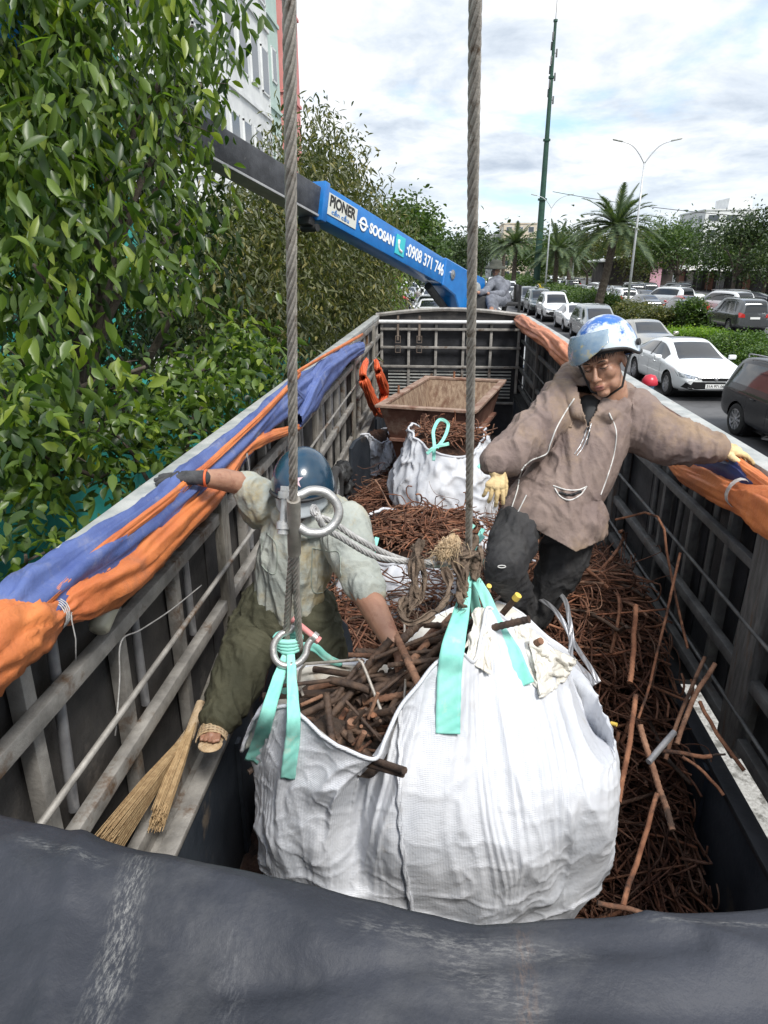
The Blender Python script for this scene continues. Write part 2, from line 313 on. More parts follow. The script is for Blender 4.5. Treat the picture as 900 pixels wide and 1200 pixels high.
for x in(-.72,-.36):
    b=MB(); b.bar((x,YF-.09,3.2),(x,YF-.1,2.8),.035,.006,(0,1,0)); 
    for z in(2.82,2.66): b.tube([(x-.04,YF-.1,z+.05),(x+.04,YF-.1,z+.05),(x+.04,YF-.1,z-.06),(x-.04,YF-.1,z-.06)],.008,6,closed=True)
    b.build('ratchet_strap',M['strapT'] if x<-.5 and 'strapT' in M else mat('strap',(.12,.09,.07),(.2,.16,.13),.8),fw)
# ---------------- tarp over tailgate ----------------
far=[(-.95,.81),(-.64,.752),(-.46,.728),(-.234,.690),(0,.653),(.07,.645),(.16,.655),(.3,.672),(.45,.69),(1.45,.77)]
def faredge(x):
    for (x0,y0),(x1,y1) in zip(far,far[1:]):
        if x<=x1: 
            t=max(0,(x-x0)/(x1-x0)); return y0+(y1-y0)*t
    return far[-1][1]
def tg(u,v):
    x=-1.0+2.45*u; ye=faredge(x)
    # v:0 hangs into the bed, .25 crest, 1 near the camera
    if v<.2: t=v/.2; y=ye+.012*math.sin(t*3)-.0; z=3.2-.34*(1-t)**1; y=ye-.02*(1-t)
    else:
        t=(v-.2)/.8; y=ye-.62*t; z=3.2+.018*math.sin(min(1,t*5)*math.pi)-.10*t*t
    w_=(.022*min(1,v*1.6))*fbm((x*2.2,y*2.4,1),4)+.007*fbm((x*7,y*6,3),3)+.012*max(0,1-abs(noise.noise((x*2.4+y*2.2,y*3.1-x*.8,4)))*3)**3
    # diagonal creases
    c1=abs((x+.50)-( .30*(.72-y)))  ; w_+=.012*math.exp(-(c1/.02)**2)
    c2=abs((y-.56)-(.16*(x+.1)));     w_-=.010*math.exp(-(c2/.018)**2)*(1 if -.25<x<.35 else .2)
    c3=abs((x-.52)+.5*(y-.6));       w_+=.008*math.exp(-(c3/.03)**2)
    return (x,y,z+w_)
b=MB(); b.grid(tg,260,110); tgm=b.build('tailgate_tarpaulin',M['tarpG'],truck,True,label='scuffed dark grey tarpaulin stretched over the tailgate')
b=MB(); b.box((.2,.35,2.9),(2.6,.1,.5)); b.box((.2,.35,1.9),(2.5,.06,1.6)); b.build('tailgate',M['paneld'],truck)
# seam scuffs: worn paint marks lying on the tarp
M['scuff']=mat('scuff',(.26,.25,.23),(.40,.39,.36),.8,0,30,0)
# ---------------- tarps rolled on the side walls ----------------
def roll(name,m,pts,rad,label,cat='tarpaulin',folds=7,flat=1,amp=.16,group=None,nseg=44,per=10,seed=0):
    P=spline(pts,per); n=len(P); m_=len(pts)-1; vs=[]; fs=[]
    for i,p in enumerate(P):
        t=i/(n-1)*m_; k=min(int(t),m_-1); r=rad[k]+(rad[k+1]-rad[k])*(t-k)
        T=(P[min(i+1,n-1)]-P[max(i-1,0)]).normalized(); S=Vector((1,0,0)); S=(S-T*S.dot(T)).normalized(); Uu=S.cross(T)
        if Uu.z<0: Uu=-Uu
        for j in range(nseg):
            a=2*math.pi*j/nseg
            ph=folds*a/(2*math.pi)+.9*fbm((i*.05+seed,math.cos(a)*1.1,math.sin(a)*1.1),3)
            rr=r*(1+amp*1.25*(ridg(ph)**1.3-.45)*2*.8+.05*(ridg(ph*2.7+2*fbm((i*.07,a,seed+3),2))-.5)+.22*fbm((i*.09+seed,math.cos(a)*1.6+9,math.sin(a)*1.6),4))+.003*fbm((p.y*40,a*8,seed),2)
            vs.append(p+(S*math.cos(a)*flat+Uu*math.sin(a))*rr)
    for i in range(n-1):
        for j in range(nseg): a=i*nseg+j;b_=i*nseg+(j+1)%nseg; fs.append((a,b_,b_+nseg,a+nseg))
    fs.append(tuple(range(nseg))); fs.append(tuple((n-1)*nseg+j for j in range(nseg)))
    o=MB().add(vs,fs).build(name,m,None,True); return tag(o,label,cat,group)
A=lambda x,l:[at(px,py,x=x) for px,py in l]
roll('rolled_tarpaulin',M['tarpO'],A(-.96,[(-70,800),(0,756),(40,736),(66,718),(95,700),(150,668),(200,622),(250,575),(283,532),(310,514),(352,500)]),[.085,.082,.066,.034,.062,.072,.070,.055,.026,.040,.02],'fat bright orange tarpaulin roll tied along the left side wall',folds=9,flat=.75,seed=1)
roll('rolled_tarpaulin',M['tarpB'],A(-1.0,[(-60,775),(0,736),(60,692),(120,652),(200,592),(260,540),(310,492),(350,458),(385,430),(422,405)]),[.07,.075,.08,.085,.09,.088,.085,.09,.075,.05],'blue tarpaulin bundle squeezed between orange roll and left top rail',folds=8,flat=.7,seed=4)
roll('rolled_tarpaulin',M['tarpB'],A(-.95,[(425,408),(405,418),(380,440),(362,468),(350,492),(356,472),(340,452)]),[.06,.09,.12,.11,.05,.04,.02],'loose blue tarpaulin end sagging below the far left rail',folds=8,flat=.5,seed=6)
roll('tarpaulin_strip',M['tarpO'],A(-.955,[(20,748),(45,715),(120,645),(200,583),(260,530),(315,478),(350,440),(358,430),(425,392)]),[.012,.014,.017,.018,.018,.018,.017,.012,.018],'narrow orange tarpaulin strip along left top rail, above the blue one',folds=3,flat=.6,seed=8)
roll('rolled_tarpaulin',M['tarpR'],[at(430,424,x=-.95),at(425,440,x=-.92),at(432,460,x=-.88),at(441,478,x=-.84),at(449,486,x=-.80)],[.05,.085,.10,.10,.04],'red orange tarpaulin hanging from left wall near front of the bed',folds=9,flat=.45,amp=.3,seed=9)
roll('rolled_tarpaulin',M['tarpR'],[at(440,424,x=-.86),at(444,438,x=-.80),at(450,458,x=-.78),at(447,474,x=-.80),at(440,484,x=-.84)],[.05,.09,.11,.09,.04],'second lobe of red orange tarpaulin drooping beside the rusty skip',folds=9,flat=.5,amp=.3,seed=10)
roll('rolled_tarpaulin',M['tarpO2'] if 'tarpO2' in M else mat('tarpO2',(.50,.17,.08),(.68,.28,.15),.55,0,4,.2,90),A(1.24,[(603,374),(612,378),(625,388),(640,397),(655,410),(668,422),(680,430)]),[.03,.11,.10,.09,.10,.09,.05],'faded orange tarpaulin bundle on right rail near the front wall',folds=8,flat=.8,seed=11)
roll('tarpaulin_strip',M['tarpO'],A(1.28,[(680,428),(720,450),(745,468),(780,492),(820,518),(860,545),(925,592)]),[.04,.045,.04,.04,.036,.035,.035],'orange tarpaulin strip running under right top rail behind the standing man',folds=4,flat=.6,seed=12)
roll('rolled_tarpaulin',M['tarpO'],A(1.24,[(780,535),(800,552),(830,566),(865,584),(900,600),(960,635)]),[.02,.045,.06,.052,.08,.1],'sagging orange tarpaulin fold on the right wall beneath gloved hand',folds=8,flat=.7,seed=13)
roll('rolled_tarpaulin',mat('tarpD',(.02,.03,.10),(.035,.05,.16),.5,0,4,.2,90,bd=.004),A(1.27,[(812,540),(835,548),(860,556),(885,570)]),[.02,.05,.05,.02],'dark blue tarpaulin tucked in the orange fold on right wall',folds=6,flat=.6,seed=14)
def cord(name,pts,r,label,m='ropeB',cat='cord',g=None):
    b=MB(); b.tube(spline(pts,6),r,6); o=b.build(name,M[m],None,True); return tag(o,label,cat,g)
def tie(c,r,label):
    pts=[]
    for k in range(60):
        a=k/59*2*math.pi*4; pts.append(Vector(c)+Vector((math.cos(a)*r*.8,(k/59-.5)*.03+.006*math.sin(a*2),math.sin(a)*r)))
    pts+= [Vector(c)+Vector((r*.8,.01,-.02)),Vector(c)+Vector((r,.0,-.07)),Vector(c)+Vector((r*.9,-.01,-.13))]
    b=MB(); b.tube(pts,.0018,5); o=b.build('tie_cord',M['ropeB'],None,True); tag(o,label,'cord')
tie(at(66,720,x=-.96),.040,'thin cord pinching the nearest end of left orange tarpaulin roll')
tie(at(283,532,x=-.97),.034,'thin cord pinching the left orange roll beyond the bent man arm')
tie(at(866,578,x=1.23),.062,'grey cord tied around the orange fold on the right wall')
cord('hanging_wire',[at(425,700,x=-1.0)]+[at(q[0],q[1],x=-1.0) for q in((150,690),(138,770),(136,870))][0:0]+[at(q[0],q[1],x=-1.0) for q in((300,640),(240,690))],.003,'thin wire looped along the left wall behind the man') if 0 else None
cord('thin_wire',[at(q[0],q[1],x=-1.01) for q in((236,686),(200,715),(165,738),(142,752),(140,800),(135,862))],.0028,'thin pale wire strung across dark panels of the left wall','ropeB','wire')
# plastic jug bottom tucked under the orange roll
b=MB(); c=at(122,722,x=-1.0); b.lathe([(0,-.05),(.035,-.05),(.045,-.04),(.046,.04),(.03,.06),(.015,.075),(.015,.09),(0,.09)],c,(0.1,.8,.6),18,.7)
tag(b.build('plastic_bottle',mat('bottle',(.45,.43,.33),(.55,.53,.42),.35,0,8),None,True,auto=50),'dirty pale plastic bottle tucked under orange roll on the left wall','bottle')
# ---------------- skip ----------------
def skip():
    c=Vector((.09,7.9,0)); ax=Vector((.23,.973,0)); sx=Vector((.973,-.23,0)); root=thing('scrap_skip','rusty brown tapered steel skip with wide rim standing on the scrap heap','skip',(c.x,c.y,1.72))
    def q(u,v,z): return c+sx*u+ax*v+Vector((0,0,z))
    def ring(w,l,z): return [q(-w,-l,z),q(w,-l,z),q(w,l,z),q(-w,l,z)]
    b=MB(); o=[ring(.33,.68,1.75),ring(.43,.90,2.30),ring(.50,1.0,2.58)]
    vs=sum(o,[]); fs=[(3,2,1,0)]
    for i in range(2):
        for k in range(4): fs.append((i*4+k,i*4+(k+1)%4,i*4+4+(k+1)%4,i*4+4+k))
    b.add(vs,fs); b.build('outer_shell',M['skip'],root)
    b=MB(); o=[ring(.31,.66,1.79),ring(.47,.97,2.6)]; b.add(sum(o,[]),[(0,1,2,3)]+[(k,4+k,4+(k+1)%4,(k+1)%4) for k in range(4)]); b.build('inner_lining',M['skipin'],root)
    b=MB()
    for p0,p1 in((q(-.54,-1.0,2.6),q(.54,-1.0,2.6)),(q(-.54,1.0,2.603),q(.54,1.0,2.603)),(q(-.5,-.96,2.597),q(-.5,.96,2.597)),(q(.5,-.96,2.597),q(.5,.96,2.597))): b.bar(p0,p1,.085,.03,bev=.005)
    b.build('rim',mat('rimskip',(.20,.12,.085),(.36,.26,.20),.8,0,7,.3,50,(.17,.08,.05),5,(.5,.64)),root)
    b=MB()
    for p0,p1 in((q(-.42,-.88,2.22),q(.42,-.88,2.22)),(q(-.44,-.8,2.22),q(-.44,.8,2.22)),(q(.44,-.8,2.22),q(.44,.8,2.22))): b.bar(p0,p1,.06,.035,bev=.004)
    for u in(0,): b.bar(q(u,-.94,2.24),q(u,-1.01,2.56),.05,.03)
    b.build('stiffener',M['skip'],root)
    for u_,v_ in((-.5,-.3),(-.13,.97)):
        b=MB(); b.tube([q(u_,v_,2.6),q(u_,v_,2.7)],.013,8); b.build('lifting_pin',M['rust'],root)
skip()
# ---------------- foreground jumbo bag ----------------
M['bag']=mat('bag',(.52,.54,.58),(.66,.67,.70),.55,0,3,.5,11,(.42,.37,.30),3.2,(.59,.77),weave=66,bd=.014)
M['bagin']=mat('bagin',(.55,.52,.46),(.70,.68,.62),.6,0,6,.35,50,(.42,.34,.26),4,(.55,.72),bd=.006)
rim=[ # (px,py,d, belly angle deg: 180 = left, 270 = front, 360 = right)
 (284,880,2.25,176),(292,858,2.18,192),(303,838,2.10,205),(330,828,2.05,215),(347,833,2.02,224),(378,862,1.98,234),(410,880,1.96,243),(440,889,1.95,250),
 (452,865,1.97,254),(469,829,2.02,259),(490,803,2.05,264),(511,777,2.08,268),(538,764,2.10,274),(556,775,2.16,279),(566,735,2.24,284),(572,712,2.3,290),
 (595,728,2.36,298),(623,747,2.42,306),(646,757,2.5,314),(666,790,2.55,324),(688,843,2.58,338),(706,872,2.6,352),
 (700,840,2.75,368),(676,776,2.85,385),(640,745,2.92,405),(600,712,2.95,424),(560,705,2.95,440),(500,728,2.90,460),(440,775,2.80,478),(380,778,2.65,495),(340,790,2.5,512),(300,840,2.4,526)]
RP=[at(q[0],q[1],d=q[2]) for q in rim]; RA=[R_(q[3]) for q in rim]
nR=len(rim); PER=14
Rloop=spline(RP,PER,True); 
Aloop=[]
for i in range(nR):
    a0=RA[i]; a1=RA[(i+1)%nR]+(2*math.pi if i==nR-1 else 0)
    for k in range(PER): Aloop.append(a0+(a1-a0)*k/PER)
NB=len(Rloop)
def sup(a,rx,ry,cx,cy,z,e=.78):
    c_,s_=math.cos(a),math.sin(a); return Vector((cx+rx*abs(c_)**e*(1 if c_>0 else -1),cy+ry*abs(s_)**e*(1 if s_>0 else -1),z))
def bagpt(i,v):
    r=Rloop[i%NB]; a=Aloop[i%NB]; s_=math.sin(a)
    be=sup(a,.615,.385,-.01,2.0,2.44+.03*math.cos(a),.68); lo=sup(a,.622,.37,-.005,1.98,2.08,.62); bt=sup(a,.58,.32,.0,1.98,1.80,.7)
    # smooth vertical interpolation
    P=[r,be,lo,bt]; t=v*3; k=min(int(t),2); t-=k
    p0=P[k-1] if k>0 else r*2-be; p0=r+(r-be)*.35 if k==0 else p0
    p3=P[k+2] if k<2 else bt+Vector((0,0,-.05))
    b_,c_=P[k],P[k+1]
    p=.5*((2*b_)+(c_-p0)*t+(2*p0-5*b_+4*c_-p3)*t*t+(3*b_-p0-3*c_+p3)*t**3)
    return p
def bagfull(u,v):
    i=int(round(u*NB)); p=bagpt(i,v); a=Aloop[i%NB]
    n=Vector((math.cos(a),math.sin(a),.15)).normalized()
    ui=i/NB
    # tension folds following the cloth from the lifted corners downwards
    fade=math.exp(-((v-.16)/.30)**2)
    wob=noise.noise((ui*13,v*.9,7)); msk=max(0,min(1,.55+1.3*noise.noise((ui*9,v*1.6,11))))
    tens=.026*fade*msk*(ridg(ui*26+2.6*fbm((ui*6,v*.9,0),3))**2.4-.3)
    tens+=.010*math.exp(-((v-.3)/.35)**2)*(1-msk*.6)*(ridg(ui*61+3.5*fbm((ui*9,v*.8,4),3))**2-.35)
    big=.060*fbm((ui*6.5,v*1.5,2),3)*min(1,v*4)
    # crumple near the lower belly: sharp creased facets
    q=Vector((p.x*3.6,p.y*3.6,p.z*4.5)); cr=1-abs(noise.noise(q+Vector((noise.noise(q),noise.noise(q+Vector((5,0,0))),0))))*2.2
    crum=.016*max(0,cr)**4*min(1,max(0,(v-.3)*2))
    q2=q*2.7; cr2=1-abs(noise.noise(q2))*2.4; crum+=.004*max(0,cr2)**4
    fine=.0012*fbm(q*9,3)
    u0=9.0/nR; du=(ui-u0+.5)%1-.5; cre=-.085*math.exp(-(du/.022)**2)*math.sin(min(1,v*1.5)*math.pi)**.7
    if v<=0: cre=0
    return p+n*(tens*min(1,v*12+.15)+big+crum+fine+cre)
bag=thing('jumbo_bag','big white jumbo bag hanging from two wire rope legs in the foreground, loaded with rebar','bag',(0.03,1.98,2.0))
VV=150
bb=MB(); bb.grid(bagfull,NB,VV,True)
base=(VV-1)*NB; bb.v.append((.03,1.98,2.03)); ci=len(bb.v)-1
for k in range(NB): bb.f.append((base+k,base+(k+1)%NB,ci)); bb.mi.append(0)
bagme=bb.build('bag_shell',M['bag'],bag,True)
bagbvh=BVHTree.FromPolygons(bb.v,bb.f)
# inner cloth, seen at the open mouth
def inner(u,v):
    i=int(round(u*NB)); p=bagfull(u,min(1,v*.30)); c=Vector((.05,2.2,p.z)); q=c+(p-c)*(1-.012-.25*v); q.z=p.z-.0-.02*v; return q
b=MB(); b.grid(inner,NB,14,True); b.build('bag_lining',M['bagin'],bag,True)
# hem cord along the mouth
b=MB(); pts=[bagfull(i/NB,0) for i in range(0,NB,2)]
b.tube(pts,.0065,6,closed=True); b.build('hem',M['bag'],bag,True)
def onbag(px,py,off=.006):
    D=ray(px,py); o=Vector((0,0,CAM_H)); h=bagbvh.ray_cast(o,D.normalized())
    if h[0] is None: return None
    return h[0]-D.normalized()*off
def strip(pts,wdt,n=10,th=.004,fold=.0,face=None):
    """flat webbing ribbon through 3D points with half widths"""
    P=spline(pts,n); m_=len(pts)-1; b=MB(); vs=[]
    for i,p in enumerate(P):
        t=i/n; k=min(int(t),m_-1); wv=wdt[k]+(wdt[k+1]-wdt[k])*(t-k)
        T=(P[min(i+1,len(P)-1)]-P[max(i-1,0)]).normalized(); V=(p-Vector((0,0,CAM_H))).normalized() if face is None else Vector(face)
        S=T.cross(V).normalized(); Nn=S.cross(T).normalized()
        for j in range(9):
            c=j/4-1; vs.append(p+S*wv*c+Nn*(.25*wv*fold*math.cos(c*4+i*.15)+.0015*math.sin(i*.9+j)))
    fs=[(i*9+j,i*9+j+1,(i+1)*9+j+1,(i+1)*9+j) for i in range(len(P)-1) for j in range(8)]
    b.add(vs,fs); return b
def ribbon(pts,wdt,fold=.3,label=None):
    o=strip(pts,wdt,fold=fold).build('strap',M['teal'],bag,True,label=label); md=o.modifiers.new('t','SOLIDIFY'); md.thickness=.004; return o
def bagpts(l,off=.008): return [q for q in (onbag(x,y,off) for x,y in l) if q is not None]
APEX=at(549,676,d=2.36); LAP=at(338,762,d=2.16)
fr=bagpts([(527,790),(526,815),(525,840),(525,860)])
ribbon([APEX,at(541,715,d=2.25),at(531,758,d=2.08)]+fr,[.012,.026,.036]+[.037]*len(fr),.15,'broad teal strap on the near right of the bag')
fr=bagpts([(600,765),(608,785),(616,803)])
ribbon([APEX+Vector((.01,.02,0)),at(565,692,d=2.33),at(585,738,d=2.30)]+fr,[.012,.018,.024]+[.030]*len(fr),.2)
ribbon([APEX+Vector((0,.03,0)),at(556,708,d=2.5),at(563,745,d=2.62),at(575,770,d=2.7)],[.014,.02,.02,.02],.5)
ribbon([APEX+Vector((0,.04,0)),at(548,720,d=2.6),at(540,745,d=2.75)],[.01,.015,.02],.5)
fr=bagpts([(304,872),(296,892),(289,912)])
ribbon([LAP,at(326,795,d=2.1),at(313,838,d=2.04)]+fr,[.012,.018,.022]+[.026]*len(fr),.3)
fr=bagpts([(343,868),(340,890),(337,912)])
ribbon([LAP+Vector((.01,-.01,0)),at(342,800,d=2.06),at(344,840,d=1.99)]+fr,[.012,.015,.020]+[.022]*len(fr),.3)
ribbon([LAP,at(365,758,d=2.3),at(385,772,d=2.4),at(400,778,d=2.5)],[.01,.014,.014,.012],.6)
ribbon([LAP,at(340,790,d=2.3),at(330,815,d=2.38)],[.01,.014,.014],.6)
# strap knotted over the lower shackle
b=MB()
for k in range(4):
    pts=[]
    for i in range(13):
        a=i/12*2*math.pi; pts.append(at(338,752,d=2.15)+_cR*(.033+.003*k)*math.cos(a)+Vector((0,0,1))*(.014*math.sin(a)+.012*k-.02)+_cF*.02*math.sin(a))
    b.tube(pts,.009,8)
b.build('strap_knot',M['teal'],bag,True)
# vertical seam of the bag
sm=bagpts([(470,832),(469,870),(468,920),(469,960),(473,1000),(478,1040),(484,1070)],.006)
if len(sm)>3:
    o=strip(sm,[.006]*len(sm),fold=.2).build('seam',M['bag'],bag,True); o.modifiers.new('t','SOLIDIFY').thickness=.006
# crumpled cloth flaps at the mouth
def flap(corners,seed,amp=.03,m='bagin',parent=None,nm='cloth_flap'):
    c=[Vector(q) for q in corners]
    def fn(u,v):
        p=(c[0]*(1-u)+c[1]*u)*(1-v)+(c[3]*(1-u)+c[2]*u)*v
        q=Vector((u*2.2+seed,v*2.2,seed)); cr=1-abs(noise.noise(q))*2.4
        return p-_cF*(amp*(max(0,cr)**2)+.6*amp*fbm(q*2,3))+_cR*.01*fbm(q*2+Vector((7,0,0)),2)
    b=MB(); b.grid(fn,50,50); o=b.build(nm,M[m],parent or bag,True); o.modifiers.new('t','SOLIDIFY').thickness=.003; return o
flap([at(618,745,d=2.36),at(674,772,d=2.46),at(660,795,d=2.42),at(632,818,d=2.2)],3,.028)
flap([at(598,722,d=2.42),at(640,750,d=2.42),at(634,815,d=2.22),at(612,785,d=2.28)],5,.024)
flap([at(556,712,d=2.30),at(578,712,d=2.33),at(574,790,d=2.18),at(545,772,d=2.16)],8,.02)
# ---------------- rebar ----------------
def barmesh(b,pts,r,rib=False,seg=8,rough=True):
    P=[Vector(p) for p in pts]
    if rib:
        Q=[]; 
        for a,c in zip(P,P[1:]):
            n=max(2,int((c-a).length/(r*.55))); Q+= [a.lerp(c,i/n) for i in range(n)]
        Q.append(P[-1]); rs=[r*(1.0 if i%3 else 1.16) for i in range(len(Q))]
        b.tube(Q,rs,seg)
    else: b.tube(P,r,seg)
def rebar(pts,r,m,label,group,rib=False,tip=None):
    b=MB(); barmesh(b,pts,r,rib); b.cm=1
    if tip: d=(Vector(pts[-1])-Vector(pts[-2])).normalized(); b.tube([Vector(pts[-1])-d*.02,Vector(pts[-1])+d*.003],r*1.1,10)
    o=b.build('rebar',[M[m],M['yel']],None,True,auto=50); return tag(o,label,'rebar',group)
G='bars loaded in the hanging bag'
W=lambda l:[at(*q[:2],d=q[2]) for q in l]
load=[
 ([(368,852,2.35),(500,722,2.42)],.0155,'darkbar','long ribbed dark bar slanting from bag mouth up toward frayed rags',True,None),
 ([(464,745,2.42),(492,805,2.12)],.013,'rust2','brown bar end pointing down beside the reaching hand',True,None),
 ([(385,868,2.2),(417,884,2.05),(474,903,1.86)],.011,'darkbar','paired dark bar jutting out over the bag lip',False,None),
 ([(385,878,2.22),(420,893,2.03),(472,908,1.88)],.009,'darkbar','lower dark bar jutting out over lip just under its twin',False,None),
 ([(402,880,2.2),(412,846,2.12)],.0145,'rust2','short thick rusty stub standing in the bag mouth, pale cut end',False,None),
 ([(412,890,2.12),(427,858,2.06)],.009,'rust2','short thin rusty stub next to the thick one in bag mouth',False,None),
 ([(380,856,2.36),(432,838,2.2),(462,833,2.1)],.012,'darkbar','dark flat bar lying crosswise at the bag mouth',False,None),
 ([(384,843,2.35),(434,834,2.25)],.0125,'darkbar','ribbed grey bar end lying left of the crosswise bar',True,None),
 ([(395,850,2.45),(470,780,2.5),(525,733,2.5),(568,690,2.55)],.0115,'darkbar','square brown bar passing behind the broad strap',False,None),
 ([(575,735,2.5),(607,698,2.4)],.0125,'darkbar','bar end with bright yellow painted tip by the teal straps',False,1),
 ([(598,770,2.45),(634,751,2.3)],.0125,'rust2','thick rusty bar end poking out by the crumpled flap',False,None),
 ([(560,705,2.6),(573,687,2.5)],.009,'rust2','short thin bar with orange tip beneath the knotted rags',False,1),
 ([(680,838,2.6),(722,849,2.5)],.0065,'rust2','thin bar poking through right side of bag, yellow tip',False,1),
 ([(355,815,2.35),(350,800,2.35),(352,785,2.34),(358,778,2.33),(420,773,2.3),(424,776,2.29),(430,790,2.28),(447,834,2.2)],.0055,'ropeS','thin bar bent into a U standing in the bag mouth',False,None),
 ([(474,720,2.5),(475,800,2.3),(473,832,2.2)],.0045,'ropeS','thin upright wire rod standing near the reaching hand',False,None),
 ([(432,842,2.15),(443,812,2.12)],.006,'rust2','thin rod leaning between the U bar and crosswise bar',False,None),
]
for pts,r,m,lab,rib,tip in load: rebar(W(pts),r,m,lab,G,rib,tip)
b=MB(); b.box((1.355,7.5,1.90),(.16,8.6,.03)); b.box((1.44,7.5,1.96),(.02,8.6,.16)); b.build('gap_cover',M['black'],truck)  # added strip, black for shade, hides the bright road in the far gap
r3=random.Random(21)
for i in range(110):
    t=r3.random(); px=350+t*200; py=855-t*105+r3.uniform(-34,30+34*(t<.55)); d=2.34+.10*t+r3.uniform(-.12,.12)
    c=at(px,py,d=d); dr=Vector((.75+jit(.4),.5+r3.uniform(-1.1,.6),.30+r3.uniform(-.45,.6))).normalized(); l=r3.uniform(.14,.46); r=r3.choice([.005,.007,.009,.012,.0135])
    p0=c-dr*l*.5; p1=c+dr*l*.5
    rebar([p0,c+Vector((jit(.006),jit(.006),jit(.006))),p1],r,r3.choice(['darkbar','darkbar','darkbar','darkbar','rust2']),'dark scrap bar in the packed load filling the hanging bag',G,r3.random()<.5)
for i in range(34):
    c=at(r3.uniform(375,450),r3.uniform(838,878),d=r3.uniform(2.10,2.22)); dr=Vector((r3.gauss(.3,.8),r3.gauss(0,.7),r3.gauss(.1,.4))).normalized(); l=r3.uniform(.06,.2)
    rebar([c-dr*l*.5,c+dr*l*.5],r3.choice([.005,.007,.009,.011]),r3.choice(['darkbar','darkbar','rust2','rust']),'dark scrap bar in the packed load filling the hanging bag',G,r3.random()<.5)
# dark fill of load below visible bars
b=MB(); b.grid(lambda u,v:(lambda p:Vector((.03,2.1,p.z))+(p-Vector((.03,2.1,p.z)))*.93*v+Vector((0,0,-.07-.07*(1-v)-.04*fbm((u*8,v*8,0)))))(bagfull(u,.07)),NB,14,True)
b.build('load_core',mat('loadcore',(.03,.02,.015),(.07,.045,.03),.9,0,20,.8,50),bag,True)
# ---------------- wire ropes ----------------
def strands(b,path,R,pitch,ns=6,step=.013,seg=6,core=True,phase=0):
    P=[Vector(p) for p in path]; L_=[0]
    for a,c in zip(P,P[1:]): L_.append(L_[-1]+(c-a).length)
    n=int(L_[-1]/step); Q=[]; k=0
    for i in range(n+1):
        s=L_[-1]*i/n
        while k<len(L_)-2 and L_[k+1]<s: k+=1
        Q.append(P[k].lerp(P[k+1],(s-L_[k])/max(1e-9,L_[k+1]-L_[k])))
    rs=R*.36; u=None; fr=[]
    for i,q in enumerate(Q):
        t=(Q[min(i+1,n)]-Q[max(i-1,0)]).normalized(); u=t.orthogonal().normalized() if u is None else (u-t*u.dot(t)).normalized(); fr.append((q,u,t.cross(u)))
    for s_ in range(ns):
        pts=[q+(uu*math.cos(a)+ww*math.sin(a))*(R-rs) for i,(q,uu,ww) in enumerate(fr) for a in [2*math.pi*(s_/ns+i*step/pitch)+phase]]
        b.tube(pts,rs,seg)
    if core: b.tube(Q[::3],R*.5,6)
RL0=at(342,758,d=2.16); RR0=at(549,655,d=2.38)
HOOK=Vector((.10,2.12,11.2))
def top(p,px,py,ln): # direction so that the rope climbs to the hook above
    return p
lt=at(339,0,d=1.02); rt=at(557,0,d=1.16)
print('rope tops',lt,rt,'bottoms',RL0,RR0)
rope=thing('wire_rope_sling','thick twisted steel wire rope hanging on the left, down to the lower shackle','wire rope',tuple(lt))
dirL=(lt-RL0).normalized(); dirR=(rt-RR0).normalized()
b=MB(); strands(b,[at(344,600,d=1.75),lt,lt+dirL*3.5],.0115,.15); b.build('upper_leg',M['ropeS'],rope,True)
# splice : the doubled part below the ferrule
b=MB()
strands(b,[at(346,640,d=1.84),at(347,690,d=1.98),at(350,740,d=2.11),at(352,762,d=2.16)],.0115,.13)
strands(b,[at(343,640,d=1.85),at(339,690,d=1.99),at(336,735,d=2.12),at(335,762,d=2.17)],.0115,.13)
b.build('doubled_leg',M['ropeS'],rope,True)
b=MB(); b.tube([at(344,585,d=1.72),at(345,648,d=1.86)],[.018,.0185],12); b.build('ferrule',mat('ferr',(.22,.20,.17),(.36,.33,.29),.5,.4,10,.2,40),rope,True,auto=40)
rope2=thing('wire_rope_sling','thick twisted steel wire rope hanging on the right, down to the knotted rags','wire rope',tuple(rt))
b=MB(); strands(b,[RR0,rt,rt+dirR*3.5],.0125,.16); b.build('upper_leg',M['ropeS'],rope2,True)
